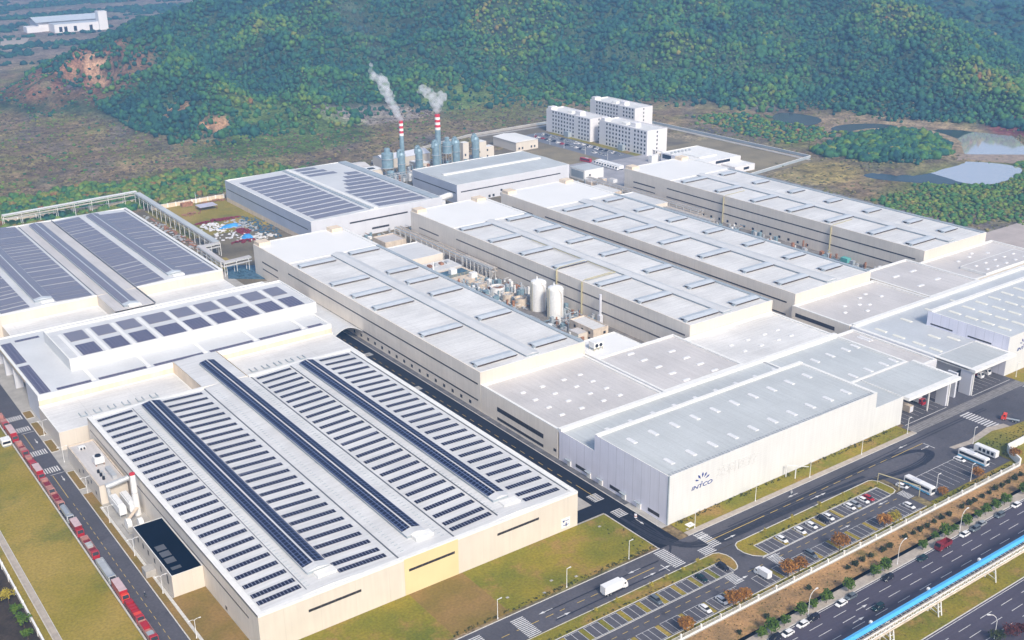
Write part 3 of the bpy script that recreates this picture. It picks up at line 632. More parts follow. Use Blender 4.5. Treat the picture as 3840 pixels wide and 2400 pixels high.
# lawns
ground('lawn', [(54.2, 74.3, 240, 500), (49.3, 51.9, 240, 500)], M['lawn_dry'], 0.08)
ground('lawn', [(85.7, 150.6, 240.2, 267.4), (171.2, 232.7, 240.2, 267.4)], M['lawn'], 0.085)
ground('bare_lawn', [(150.6, 171.2, 240.2, 267.4)], M['lawn_brown'], 0.087)
ground('verge', [(88.9, 99.9, 267.5, 311.2), (85.7, 88.9, 267.5, 396.0)], M['lawn_brown'], 0.085)
island('verge_island', rounded(85.4, 88.6, 400.5, 417.8, 0.5), M['lawn_brown'])
island('verge_island', rounded(85.3, 89.0, 438.2, 450.8, 0.5), M['lawn_brown'])
island('verge_island', rounded(85.3, 88.8, 456.3, 471.5, 0.5), M['lawn_brown'])
island('verge_island', rounded(85.2, 89.2, 476.6, 485.0, 0.5), M['lawn_brown'])
ground('concrete_path', [(52.1, 54.1, 240, 500)], M['pave'], 0.12)
ground('lawn', [(247.0, 376, 241.2, 248.1)], M['lawn'], 0.085)
ground('pavement', [(247.0, 377, 238.9, 241.2)], M['pave'], 0.12)
ground('lawn', [(100, 334, 198.4, 201.08), (334, 386, 198.4, 202.4)], M['lawn'], 0.08)
island('lawn_island', [(160, 220.7), (243.9, 220.7), (243.9, 214.3), (245.6, 214.4), (246.9, 215.4), (248.2, 217.6), (248.9, 220.2), (248.7, 222.6), (247.6, 224.9), (245.8, 225.9), (160, 225.9)], M['lawn'])
island('lawn_island', [(258.0, 214.2), (260.5, 214.1), (260.5, 220.7), (326.6, 220.7), (326.6, 214.1), (328.6, 214.1), (330.6, 215.0), (331.4, 216.8), (331.3, 223.0), (330.2, 225.1), (328.4, 225.9), (257.2, 225.9), (255.4, 225.0), (254.2, 222.8), (254.2, 219.6), (255.4, 216.6)], M['lawn'])
ground('lawn', [[(387, 222.0), (403, 222.3), (412, 219.5), (500, 212), (500, 199), (386, 198.4)]], M['lawn_dry'], 0.09)
ground('pavement', [[(376.5, 223.5), (388, 222.2), (404, 224.6), (413, 222.4), (413, 219.4), (403, 221.4), (387, 219.6), (377, 221.2)]], M['pave'], 0.14)
ground('brick_paving_band', [(377, 500, 239.2, 244.2)], M['brick_band'], 0.065)
ground('lawn', [(458, 600, 241.0, 249.8)], M['lawn'], 0.085)
# slope, black strip, highway
ground('brown_slope', [(100, 560, 188.2, 197.9)], M['slope_brown'], 0.03)
ground('dark_ground_strip', [(100, 560, 186.7, 188.2)], M['black_strip'], -0.02)  # flat near-black strip along the foot of the slope
ground('pavement', [(100, 560, 183.2, 186.7)], M['pave'], 0.14)
k = MB(); k.box(100, 560, 182.9, 183.2, 0, 0.15); k.box(100, 560, 165.6, 165.9, 0, 0.15); k.box(100, 560, 155.0, 155.3, 0, 0.15)
k.box(100, 233.4, 238.7, 239.0, 0, 0.15); k.box(246.8, 377, 238.7, 238.9, 0, 0.15); k.box(232.9, 233.2, 239.0, 267.3, 0, 0.15); k.box(242.6, 242.9, 250, 500, 0, 0.15)
k.box(85.3, 85.6, 240, 397, 0, 0.15); k.box(74.4, 74.9, 240, 500, 0, 0.3); k.box(160, 245, 201.1, 201.4, 0, 0.14); k.box(245, 330, 201.1, 201.4, 0, 0.14); k.box(257, 326, 213.7, 213.9, 0, 0.12); k.box(160, 243, 213.7, 213.9, 0, 0.12)
k.box(54.1, 54.3, 240, 500, 0, 0.18); k.box(51.9, 52.1, 240, 500, 0, 0.18); k.box(87.8, 88.8, 265, 383, 0, 0.12)
structure('kerb', k, M['kerb'])
ground('highway', [(100, 560, 165.9, 182.9), (100, 560, 120, 155)], M['asphalt_hw'], 0.02)
ground('median_grass', [(100, 560, 155.3, 165.6)], M['lawn'], 0.10)
ground('dark_soil', [(0, 49, 240, 500)], mat('dark_damp_soil', (0.055, 0.040, 0.028), 0.95, 0.4, 0.2, fine=0.35), 0.02)
# north yard: weed ground, teal pond sheet, debris ground
ground('weed_ground', [(219, 244, 610, 640), (240, 300, 690, 776)], M['lawn_dry'], 0.03)
ground('concrete_path', [(220, 232, 560, 760)], M['concrete'], 0.05)
ground('lawn', [(640, 725, 586, 700), (560, 600, 700, 760)], mat('pale_dry_field', (0.26, 0.215, 0.13), 0.95, 0.2, 0.05, fine=0.2), 0.03)
ground('perimeter_road', [(726.5, 731.5, 590, 845), (560, 731, 836, 841)], M['concrete'], 0.08)
ground('car_park', [(598, 626, 690, 816), (560, 600, 786, 800)], mat('blue_grey_asphalt', (0.17, 0.18, 0.21), 0.8, 0.15, 0.1), 0.06)
ground('lawn', [(626.5, 634, 690, 810)], M['lawn'], 0.08)
ground('service_yard', [(540, 640, 600, 700)], mat('pale_service_yard', (0.36, 0.35, 0.37), 0.8, 0.15, 0.1, fine=0.1), 0.05)
ground('concrete_apron', [(620, 720, 330, 385)], mat('pinkish_concrete', (0.46, 0.40, 0.37), 0.85, 0.12, 0.1, seams=(('X', 5.0, 0.15, 0.85), ('Y', 5.0, 0.15, 0.85))), 0.06)
# ------------------------------------------------------------------ road paint
class Paint(MB):
    k = 0
    def sheet(s, x0, x1, y0, y1, z, m=0):
        s.k = (s.k+1) % 12; return MB.sheet(s, x0, x1, y0, y1, z+s.k*0.0015, m)
W = Paint(); Yl = Paint()
zz = 0.105
def dashes(mb, a, b, c, w, dash, gap, axis='x', z=zz):
    t = a
    while t < b:
        e = min(t+dash, b)
        mb.sheet(t, e, c-w/2, c+w/2, z) if axis == 'x' else mb.sheet(c-w/2, c+w/2, t, e, z)
        t += dash+gap
for a, b in ((100, 186), (191, 200)): dashes(Yl, a, b, 231.4, 0.22, 3.0, 2.6)
Yl.sheet(208, 224, 231.3, 231.55, zz); Yl.sheet(249, 278, 231.9, 232.15, zz); Yl.sheet(351, 371, 231.8, 232.05, zz); dashes(Yl, 281, 348, 232.0, 0.22, 4.0, 3.0)
dashes(Yl, 262, 328, 211.0, 0.18, 2.2, 2.2); dashes(Yl, 170, 238, 210.9, 0.18, 2.2, 2.2); Yl.sheet(247, 254, 211.0, 211.2, zz)
dashes(Yl, 250, 392, 80.75, 0.16, 2.2, 1.9, 'y'); Yl.sheet(80.4, 80.6, 397, 418, zz); Yl.sheet(80.4, 80.6, 445, 462, zz)
dashes(Yl, 292, 480, 237.6, 0.18, 3, 3, 'y'); Yl.sheet(237.9, 238.1, 276, 290, zz)
structure('yellow_road_markings', Yl, M['line_yellow'])
for c in (178.1, 174.6, 171.0): dashes(W, 104, 560, c, 0.2, 6.0, 5.2)
W.sheet(100, 560, 182.2, 182.4, zz); W.sheet(100, 560, 166.6, 166.8, zz); W.sheet(100, 560, 154.2, 154.4, zz)
for c in (150.8, 147.2, 143.6): dashes(W, 106, 560, c, 0.2, 6.0, 5.2)
def zebra(x0, x1, y0, y1, n, along='y'):
    for i in range(n):
        if along == 'x': s = (x1-x0)/n; W.sheet(x0+i*s, x0+i*s+s*0.5, y0, y1, zz)
        else: s = (y1-y0)/n; W.sheet(x0, x1, y0+i*s, y0+i*s+s*0.5, zz)
zebra(168.2, 173.0, 226.4, 236.6, 13); zebra(152, 157, 226.4, 237, 13); zebra(229.4, 234.4, 227.2, 238.2, 13)
zebra(235.4, 240.0, 262.4, 267.6, 6); zebra(235.4, 240.0, 275.8, 281.2, 6); zebra(248.4, 252.6, 228.5, 238.2, 11); zebra(242.6, 248.2, 226.4, 230.6, 5)
zebra(238.2, 242.4, 208.4, 213.6, 8); zebra(258.0, 262.6, 208.4, 213.4, 8); zebra(329, 332.6, 208.4, 213.6, 8); zebra(405, 411.5, 223.2, 238.4, 11); zebra(454, 460, 228, 239, 12)
for y0 in (420.8, 438.7, 464.6, 477.8): zebra(78.4, 84.7, y0, y0+4.8, 7, 'x')
zebra(235.5, 238.0, 400, 404, 4); zebra(235.0, 240, 448, 452, 8, 'x')
for y0 in (418.5, 462.6): W.sheet(79.9, 85.1, y0, y0+0.3, zz)
def arrow(x, y, L, d, w=0.5):
    """Lane arrow: d = +1/-1 along x, or 'n'/'s' along y."""
    if d in (1, -1):
        W.sheet(min(x, x+d*L*0.6), max(x, x+d*L*0.6), y-0.12, y+0.12, zz)
        W.add([(x+d*L*0.6, y-w, zz+.02), (x+d*L, y, zz+.02), (x+d*L*0.6, y+w, zz+.02)], [(0, 1, 2)] if d == 1 else [(2, 1, 0)])
    else:
        s = 1 if d == 'n' else -1
        W.sheet(x-0.12, x+0.12, min(y, y+s*L*0.6), max(y, y+s*L*0.6), zz)
        W.add([(x-w, y+s*L*0.6, zz), (x+w, y+s*L*0.6, zz), (x, y+s*L, zz)], [(0, 1, 2)] if s == 1 else [(2, 1, 0)])
for x, y, d in ((183, 233.9, -1), (181, 229.0, 1), (220, 233.9, -1), (217, 229.0, 1), (224, 229.2, 1), (255, 229.4, 1), (253, 235.4, -1), (300, 235.6, -1), (300, 229.6, 1), (303, 229.5, 1), (365, 235, -1), (366, 229.0, 1), (240, 209.6, 1), (264, 212.4, -1), (292, 209.6, 1), (322, 212.2, -1), (258, 176.2, 1), (252, 172.7, 1)): arrow(x, y, 5.5, d)
arrow(83.2, 416, 5, 's'); arrow(83.2, 455, 5, 's'); arrow(239.6, 258, 4.5, 's'); arrow(235.4, 286, 4.5, 'n')
W.sheet(226.6, 226.9, 226.9, 231.3, zz); W.sheet(248.4, 248.7, 232, 238.3, zz); W.sheet(371.2, 371.5, 226.3, 231.8, zz)
def bays(x0, x1, y0, y1, step, pairgap):
    x = x0; i = 0
    while x < x1-0.5:
        w = 3*step if (i % 1 == 0) else 2*step
        e = min(x+w, x1); W.sheet(x, e, y0-0.07, y0+0.07, zz); W.sheet(x, e, y1-0.07, y1+0.07, zz)
        j = x
        while j <= e+0.01: W.sheet(j-0.07, j+0.07, y0, y1, zz); j += step
        x = e+pairgap; i += 1
for g_ in range(-6, 4):
    x = 214.9+7.65*g_; W.sheet(x, x+5.4, 220.1, 220.25, zz)
    for j in (0, 2.7, 5.4): W.sheet(x+j-0.08, x+j+0.08, 214.3, 220.1, zz)
W.sheet(165, 243.6, 214.1, 214.3, zz); bays(261.5, 326.5, 214.2, 220.4, 2.5, 1.6+0.6)
bays(165, 238, 201.8, 207.8, 2.5, 1.6+0.75); bays(245, 327, 201.8, 207.8, 2.5, 1.6+0.6)
W.sheet(257.5, 326.5, 213.95, 214.15, zz+0.03)
for i in range(13): x = 338.0+i*3.35; W.sheet(x-0.07, x+0.07, 204.2, 216.6, zz)
W.sheet(338, 378.3, 216.5, 216.7, zz); W.sheet(334, 344, 213.5, 213.7, zz)
for i in range(10): x = 381+i*3.4; W.sheet(x-0.07, x+0.07, 248, 262, zz)
for i in range(8): x = 428+i*3.4; W.sheet(x-0.07, x+0.07, 248, 262, zz)
W.sheet(379, 408, 245.9, 246.2, zz); W.sheet(427, 456, 245.9, 246.2, zz)
structure('white_road_markings', W, M['line_white'])
# tyre marks left by turning lorries
T = MB()
def track(pts, w):
    T.z = getattr(T, 'z', 0.072)+0.0012; tz = T.z; T.j = 0
    pts = smooth_poly_open(pts, 3)
    for a, c in zip(pts[:-1], pts[1:]):
        d = Vector((c[0]-a[0], c[1]-a[1])); n_ = Vector((-d.y, d.x)).normalized()*w/2
        T.j += 1; tj = tz+(T.j % 2)*0.0004
        T.quad((a[0]-n_.x, a[1]-n_.y, tj), (c[0]-n_.x, c[1]-n_.y, tj), (c[0]+n_.x, c[1]+n_.y, tj), (a[0]+n_.x, a[1]+n_.y, tj))
def smooth_poly_open(pts, n):
    for _ in range(n):
        q = [pts[0]]
        for a, c in zip(pts[:-1], pts[1:]): q += [(a[0]*.75+c[0]*.25, a[1]*.75+c[1]*.25), (a[0]*.25+c[0]*.75, a[1]*.25+c[1]*.75)]
        pts = q+[pts[-1]]
    return pts
for o in (0, 0.9, 1.9): track([(234+o, 252), (235+o, 240), (243, 234.5-o), (262, 233.2-o), (300, 233.4-o), (345, 234.0-o), (362, 232-o), (368-o, 226.5), (360, 222+o), (345, 221.5+o), (318, 226.8+o*0.6), (285, 228.6+o*0.5), (262, 228.2+o*0.5), (246, 230.0+o*0.3), (240, 236)], 0.6)
track([(236, 262), (236.5, 240), (244, 231), (258, 228.5)], 1.2); track([(240.5, 262), (240.2, 240), (232, 233)], 0.8); track([(250, 229.4), (300, 230.6), (330, 229)], 0.8)
for o in (0.4, 1.5, 2.5): track([(236+o, 258), (237+o, 240), (244+o, 232.6), (256, 229.6+o*.4), (290, 229.9+o*.3), (330, 228.2+o*.4)], 0.7)
for o in (0, 1.4): track([(262, 234.6-o), (300, 234.4-o), (340, 234.8-o), (376, 236-o), (420, 236-o)], 0.5)
track([(352, 233.2), (366, 229.5), (368.8, 225), (362, 221.6), (348, 221.2), (330, 224.6), (300, 228.6)], 1.5); track([(355, 232), (367, 228.4), (366.4, 223.6), (356, 221.2)], 1.8)
for yy_ in (228.4, 233.6): track([(180, yy_), (200, yy_+.2), (228, yy_)], 0.5)
structure('tyre_marks', T, M['skid'])
# black strip along the slope stays flat, with no sides
# ------------------------------------------------------------------ building kit
def walls(root, x0, x1, y0, y1, H, m, rp=0.8, t=0.45, name='wall', z0=0.0, cut=None):
    mb = MB()
    mb.quad((x0, y0, z0), (x1, y0, z0), (x1, y0, H), (x0, y0, H)); mb.quad((x1, y0, z0), (x1, y1, z0), (x1, y1, H), (x1, y0, H))
    mb.quad((x1, y1, z0), (x0, y1, z0), (x0, y1, H), (x1, y1, H)); mb.quad((x0, y1, z0), (x0, y0, z0), (x0, y0, H), (x0, y1, H))
    return mb.build(name, m, root)
def parapet(root, x0, x1, y0, y1, H, m, rp=0.8, t=0.45):
    mb = MB(); g = 0.02
    x0 += g; x1 -= g; y0 += g; y1 -= g
    mb.box(x0, x1, y0, y0+t, H-rp, H+0.03); mb.box(x0, x1, y1-t, y1, H-rp, H+0.03)
    mb.box(x0, x0+t, y0+t, y1-t, H-rp, H+0.03); mb.box(x1-t, x1, y0+t, y1-t, H-rp, H+0.03)
    return mb.build('parapet', m, root)
def deck(root, x0, x1, y0, y1, z, m, name='roof'):
    return MB().sheet(x0+0.05, x1-0.05, y0+0.05, y1-0.05, z).build(name, m, root)
def ribbon(root, axis, c, a, b, z0, z1, m=None, name='ribbon_window', off=0.05):
    """Window band on the plane axis=c, running a..b. Sits 5 cm proud of the wall that faces -axis."""
    mb = MB()
    if axis == 'x': mb.box(c-off, c+0.02, a, b, z0, z1)
    else: mb.box(a, b, c-off, c+0.02, z0, z1)
    return mb.build(name, m or M['window_strip'], root)
def skylights(root, spots, sx, sy, z, m=None, h=0.45):
    proto = None
    for x, y in spots:
        if proto is None:
            mb = MB(); mb.box(-sx/2, sx/2, -sy/2, sy/2, 0, h*0.6)
            mb.add([(-sx/2, -sy/2, h*0.6), (sx/2, -sy/2, h*0.6), (sx/2, sy/2, h*0.6), (-sx/2, sy/2, h*0.6), (0, -sy/2, h), (0, sy/2, h)] if sx < sy else
                   [(-sx/2, -sy/2, h*0.6), (sx/2, -sy/2, h*0.6), (sx/2, sy/2, h*0.6), (-sx/2, sy/2, h*0.6), (-sx/2, 0, h), (sx/2, 0, h)],
                   [(0, 1, 4), (2, 3, 5), (1, 2, 5, 4), (3, 0, 4, 5)] if sx < sy else [(0, 1, 5, 4), (2, 3, 4, 5), (1, 2, 5), (3, 0, 4)])
            proto = mb.build('skylight', m or M['skylight'], root, origin=(0, 0, 0)); w = parent_world(root)
            proto.location = (x-w.x, y-w.y, z-w.z); first = proto
        else:
            copy_part(proto, root, (x-w.x, y-w.y, z-w.z))
def monitor(root, xc, w, y0, y1, zb, h, mtop=None, panels=False, name='roof_monitor'):
    """Long low ridge ventilator: side louvres, pitched top, end faces."""
    mb = MB(); x0, x1 = xc-w/2, xc+w/2; hs = h*0.55
    mb.box(x0+0.3, x1-0.3, y0, y1, zb-0.3, zb+hs, 1)
    mb.add([(x0, y0-0.3, zb+hs), (xc, y0-0.3, zb+h), (x1, y0-0.3, zb+hs), (x0, y1, zb+hs), (xc, y1, zb+h), (x1, y1, zb+hs)], [(0, 1, 4, 3), (1, 2, 5, 4), (0, 2, 1), (3, 4, 5), (0, 3, 5, 2)], 0)
    mo = mb.build(name, [mtop or M['mon_top'], M['gutter']], root)
    if panels:
        for s, nm in ((-1, 'a'), (1, 'b')):
            p = MB(); e = 0.12
            xa, xb = xc+s*0.35, xc+s*(w/2-0.15); za = zb+h-(h-hs)*0.35/(w/2)+e; zb_ = zb+hs+(h-hs)*0.15/(w/2)+e
            q = [(xa, y0+3, za), (xb, y0+3, zb_), (xb, y1-0.5, zb_), (xa, y1-0.5, za)]
            p.add(q+[(a, b_, c-0.08) for a, b_, c in q], [(0, 1, 2, 3) if s > 0 else (3, 2, 1, 0), (0, 4, 5, 1), (1, 5, 6, 2), (2, 6, 7, 3), (3, 7, 4, 0)]); p.build('solar_array', panels, mo)
    return mo
def gable_roof(root, spans, y0, y1, z, m, name='roof'):
    """spans: (x0, xridge, x1, rise)"""
    mb = MB()
    for x0, xr, x1, rise in spans:
        mb.quad((x0, y0, z), (xr, y0, z+rise), (xr, y1, z+rise), (x0, y1, z)); mb.quad((xr, y0, z+rise), (x1, y0, z), (x1, y1, z), (xr, y1, z+rise))
        mb.add([(x0, y0, z), (x1, y0, z), (xr, y0, z+rise)], [(0, 1, 2)]); mb.add([(x0, y1, z), (x1, y1, z), (xr, y1, z+rise)], [(2, 1, 0)])
    return mb.build(name, m, root)
def row_panel(root, x0, x1, y, depth, z0, z1, m, protos):
    """Solar panel row lying on the pitched roof: z0 at x0, z1 at x1."""
    key = (round(x0, 2), round(x1, 2), round(depth, 2))
    w = parent_world(root)
    if key not in protos:
        mb = MB(); q = [(x0-w.x, 0, z0), (x1-w.x, 0, z1), (x1-w.x, depth, z1), (x0-w.x, depth, z0)]
        mb.add(q+[(a, b_, c-0.12) for a, b_, c in q], [(0, 1, 2, 3), (4, 0, 3, 7), (0, 4, 5, 1), (1, 5, 6, 2), (2, 6, 7, 3)])
        o = mb.build('solar_panel_row', m, root, origin=(0, 0, 0)); o.location = (0, y-w.y, 0); protos[key] = o; return o
    return copy_part(protos[key], root, (0, y-w.y, 0))

# ------------------------------------------------------------------ S1: front solar warehouse
H1 = 13.5
s1 = thing('warehouse', 'cream warehouse nearest the camera, roof striped with dark solar panel rows', 'warehouse', (100, 267.5, 0), 'solar roofed warehouses')
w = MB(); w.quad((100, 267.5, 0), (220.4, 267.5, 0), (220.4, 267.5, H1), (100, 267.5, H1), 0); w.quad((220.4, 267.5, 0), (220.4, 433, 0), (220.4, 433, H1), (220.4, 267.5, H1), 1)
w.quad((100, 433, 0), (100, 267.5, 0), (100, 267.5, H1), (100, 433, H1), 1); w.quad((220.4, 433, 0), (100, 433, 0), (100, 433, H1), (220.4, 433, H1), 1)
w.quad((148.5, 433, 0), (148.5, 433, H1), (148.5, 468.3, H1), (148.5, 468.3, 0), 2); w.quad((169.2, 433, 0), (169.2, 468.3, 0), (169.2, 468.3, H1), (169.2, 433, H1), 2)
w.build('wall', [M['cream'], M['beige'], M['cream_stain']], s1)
MB().box(149.6, 170.0, 267.38, 267.52, 0.1, H1-0.05).build('yellow_panel', M['yellow'], s1)
p = MB(); t = 0.9
p.box(99.98, 220.42, 267.46, 269.2, H1-0.5, H1+0.12); p.box(99.98, 102.0, 269.2, 433.1, H1-0.5, H1+0.10); p.box(218.6, 220.42, 269.2, 433.1, H1-0.5, H1+0.14)
p.box(102.0, 148.4, 431.2, 433.05, H1-0.5, H1+0.35); p.box(169.3, 218.6, 431.2, 433.05, H1-0.5, H1+0.35)
p.box(99.98, 100.3, 267.5, 433.1, H1-0.5, H1+0.3); p.box(220.1, 220.44, 267.5, 433.1, H1-0.5, H1+0.3); p.box(100.3, 220.1, 267.44, 267.75, H1-0.5, H1+0.3)
p.build('parapet', M['white_trim'], s1)
gable_roof(s1, [(102, 124.6, 148.9, 0.9), (148.9, 160, 169.9, 0.5), (169.9, 194.9, 218.6, 0.9)], 269.0, 431.4, H1-0.35, M['roof_s1'])
gable_roof(s1, [(148.9, 160, 169.0, 0.5)], 431.4, 468.2, H1-0.35, M['roof_s1'])
g = MB(); g.box(148.6, 149.1, 269, 431.4, H1-0.4, H1-0.2); g.box(169.7, 170.2, 269, 431.4, H1-0.4, H1-0.2); g.box(117.3, 117.55, 271, 430, H1-0.2, H1+0.35); g.box(188.2, 188.45, 271, 430, H1-0.2, H1+0.7); g.box(218.3, 218.6, 271, 430, H1-0.3, H1-0.1)
g.build('gutter', M['dark_gutter'], s1)
monitor(s1, 124.7, 8.0, 277.5, 428.8, H1+0.45, 1.9, M['roof_white'], M['solar_array']); monitor(s1, 160.0, 7.2, 277.3, 457, H1+0.1, 1.8, M['roof_white'], M['solar_array']); monitor(s1, 195.2, 7.0, 278.6, 428.8, H1+0.45, 1.9, M['roof_white'], M['solar_array'])
end = MB()
for xc in (124.8, 160.2, 195.4): MB().box(xc-2.0, xc+4.6, 273.8, 277.2, H1+0.2, H1+1.1).build('monitor_end_cap', M['white_trim'], s1)
tk_ = MB()
for xx_ in (117.9, 151.2, 166.4, 188.4):
    for i_ in range(78): tk_.box(xx_, xx_+1.3, 272.4+2.0*i_, 272.5+2.0*i_, H1-0.2, H1+(0.5 if 117 < xx_ < 130 or 187 < xx_ < 201 else 0.0))
tag(tk_.build('roof_seam_clip', M['gutter'], s1), kind='stuff')
PR = {}
ys = [272.6]+[276.9+5.98*i for i in range(26)]
zr = lambda x, x0, xr, x1, rise: H1-0.35+rise*((x-x0)/(xr-x0) if x < xr else (x1-x)/(x1-xr))+0.22
banks = [(102.6, 116.6, (102, 124.6, 148.9, 0.9)), (129.6, 146.4, (102, 124.6, 148.9, 0.9)), (171.2, 187.2, (169.9, 194.9, 218.6, 0.9)), (201.4, 216.4, (169.9, 194.9, 218.6, 0.9))]
cnt = 0; rest = MB()
for yi, y in enumerate(ys):
    for xa, xb, sp_ in banks:
        if cnt < 100: row_panel(s1, xa, xb, y, 2.15, zr(xa, *sp_), zr(xb, *sp_), M['solar'], PR); cnt += 1
        else: rest.quad((xa, y, zr(xa, *sp_)), (xb, y, zr(xb, *sp_)), (xb, y+2.15, zr(xb, *sp_)), (xa, y+2.15, zr(xa, *sp_)))
if rest.f: tag(rest.build('solar_panel_row', M['solar'], s1), kind='stuff')
for a, b_, c, d in ((185.8, 203.3, 8.6, 9.5), (151.2, 168.6, 8.5, 9.4), (116, 134, 8.1, 9.0)): ribbon(s1, 'y', 267.38 if a == 151.2 else 267.5, a, b_, c, d)
ribbon(s1, 'x', 100, 275, 434 if False else 431, 8.5, 9.0)
for y in (293, 312): ribbon(s1, 'x', 100, y, y+1.4, 1.0, 2.2, M['window'], 'window')
sg = MB().box(213.0, 216.9, 267.3, 267.46, 1.2, 5.0).build('sign_board', M['white_trim'], s1)
q = MB(); q.box(213.6, 214.4, 267.22, 267.28, 3.6, 4.3); q.box(214.8, 216.3, 267.22, 267.28, 3.9, 4.1); q.box(213.8, 216.2, 267.22, 267.28, 2.2, 2.45); q.box(214.9, 215.3, 267.22, 267.28, 1.7, 3.2)
q.build('sign_drawing', M['logo_blue'], sg)

# ------------------------------------------------------------------ M: cross building between the two solar warehouses
HM = 12.6
mm = thing('cross_building', 'long white cross building between the two solar warehouses, raised centre with square solar blocks', 'factory building', (90, 468.5, 0))
w = MB(); xa, xb, ya, yb = 89.9, 228.3, 468.5, 549
w.quad((xa, ya, 0), (xb, ya, 0), (xb, ya, HM), (xa, ya, HM), 0); w.quad((xb, ya, 0), (xb, yb, 0), (xb, yb, HM), (xb, ya, HM), 1); w.quad((xb, yb, 0), (xa, yb, 0), (xa, yb, HM), (xb, yb, HM), 1)
w.quad((xa, 489, 0), (xa, ya, 0), (xa, ya, HM), (xa, 489, HM), 2); w.quad((xa, 489, 0), (103, 489, 0), (103, 489, HM-1.3), (xa, 489, HM-1.3), 2); w.quad((103, 549, 0), (103, 489, 0), (103, 489, HM-1.3), (103, 549, HM-1.3), 1)
w.box(xa, xa+0.5, 489, 549, HM-1.6, HM); w.box(xa, 103, 489, 549, HM-1.6, HM-1.4, 1)
for y in (513, 531, 547.6): w.box(xa+0.1, xa+3.6, y, y+1.2, 0, HM-1.6, 2)
w.build('wall', [M['cream_stain'], M['beige'], M['pale_grey_wall']], mm)
MB().box(89.87, 228.35, 468.44, 468.52, 10.4, HM+0.02).build('top_trim', M['white_trim'], mm)
parapet(mm, xa, xb, ya, yb, HM, M['white_trim'], 0.5, 1.1); deck(mm, xa+.8, xb-.8, ya+.8, yb-.8, HM-0.4, mat('pale_ribbed_roof_cross', (0.66, 0.67, 0.68), 0.45, 0.08, 0.05, seams=(('X', 1.0, 0.08, 0.965), ('Y', 28, 0.15, 0.9)), fine=0.05))
walls(mm, 109.3, 230.6, 488.3, 531, 17.8, M['white_wall'], z0=HM-0.5, name='raised_wall'); parapet(mm, 109.3, 230.6, 488.3, 531, 17.8, M['white_trim'], 0.9, 0.6); deck(mm, 109.8, 230.1, 488.8, 530.5, 17.1, M['roof_white'], 'raised_roof')
bx = [(116.4, 125), (129, 137.6), (141, 149.8), (153.4, 164.4), (167.5, 176.6), (180, 189.2), (192.4, 201.4), (205, 214), (217.4, 225.6)]
for x0_, x1_ in bx:
    MB().box(x0_, x1_, 491.2, 505.2, 17.16, 17.32).build('solar_block', M['solar3'], mm); MB().box(x0_, x1_, 510.8, 523.6, 17.16, 17.32).build('solar_block', mat('x', (0, 0, 0)) if False else M['solar2'], mm)
for x0_, x1_ in ((98.7, 113.2), (116.6, 137.6), (141.2, 164.2), (167.6, 188.8), (192.2, 213.6), (217.4, 225)): MB().box(x0_, x1_, 470.8, 473.2, HM-0.34, HM-0.2).build('solar_strip', M['solar3'], mm)
for y0_, y1_ in ((471, 507), (511, 540)): MB().box(91.4, 96.0, y0_, y1_, HM-0.34, HM-0.2).build('solar_strip', M['solar3'], mm)
MB().box(98, 109, 539, 541.6, HM-0.34, HM-0.2).build('solar_strip', M['solar3'], mm)
q = MB()
for x in (114.6, 139, 165.6, 190.4, 215.4): q.box(x-1.0, x+0.8, 472, 487.6, HM-0.35, HM-0.1)
for x in (127, 139.2, 151.6, 165.9, 178.3, 190.8, 203.2, 215.6, 114.4): q.box(x-0.8, x+0.8, 491, 523.5, 17.12, 17.3)
q.build('walkway_strip', M['roof_end'], mm)
def annex(x0, x1, y0, y1, H, label, mw='cream', cat='annex'):
    a = thing('annex', label, cat, (x0, y0, 0)); walls(a, x0, x1, y0, y1, H, M[mw]); parapet(a, x0, x1, y0, y1, H, M['white_trim'], 0.4, 0.5); deck(a, x0+.3, x1-.3, y0+.3, y1-.3, H-0.2, M['roof_hall']); return a
a1 = annex(89.4, 148.4, 437.7, 468.4, 8.0, 'low flat annex behind the front warehouse, west half beside the road')
a2 = annex(169.3, 227.6, 433.3, 468.4, 8.0, 'low flat annex behind the front warehouse, east half beside the dark lane')
hk = MB()
for a, xs in ((a1, (101, 107, 113, 119, 125, 131)), (a2, (177, 183, 189, 195, 201))):
    hk = MB()
    for x in xs: hk.box(x, x+0.25, 447, 451, 8, 8.5); hk.box(x+2.6, x+2.85, 447, 451, 8, 8.5); hk.box(x, x+2.85, 446.8, 447, 8, 8.5)
    hk.build('roof_bracket', M['gutter'], a)
annex(100.2, 148.4, 549.2, 578.8, 8.0, 'low flat annex between cross building and rear solar warehouse, west part')
annex(169.3, 218.0, 549.2, 578.8, 8.0, 'low flat annex between cross building and rear solar warehouse, east part')

# ------------------------------------------------------------------ S2: rear solar warehouse
s2 = thing('warehouse', 'rear cream warehouse at the left edge, its roof covered with lavender solar rows', 'warehouse', (80, 579, 0), 'solar roofed warehouses')
w = MB(); xa, xb, ya, yb = 80, 218.2, 579, 744
w.quad((xa, ya, 0), (xb, ya, 0), (xb, ya, H1), (xa, ya, H1), 0); w.quad((xb, ya, 0), (xb, yb, 0), (xb, yb, H1), (xb, ya, H1), 1); w.quad((xb, yb, 0), (xa, yb, 0), (xa, yb, H1), (xb, yb, H1), 1); w.quad((xa, yb, 0), (xa, ya, 0), (xa, ya, H1), (xa, yb, H1), 1)
w.quad((148.5, 549.2, 0), (148.5, 549.2, H1), (148.5, 579, H1), (148.5, 579, 0), 0); w.quad((169.2, 549.2, 0), (169.2, 579, 0), (169.2, 579, H1), (169.2, 549.2, H1), 0)
w.build('wall', [M['cream'], M['beige']], s2)
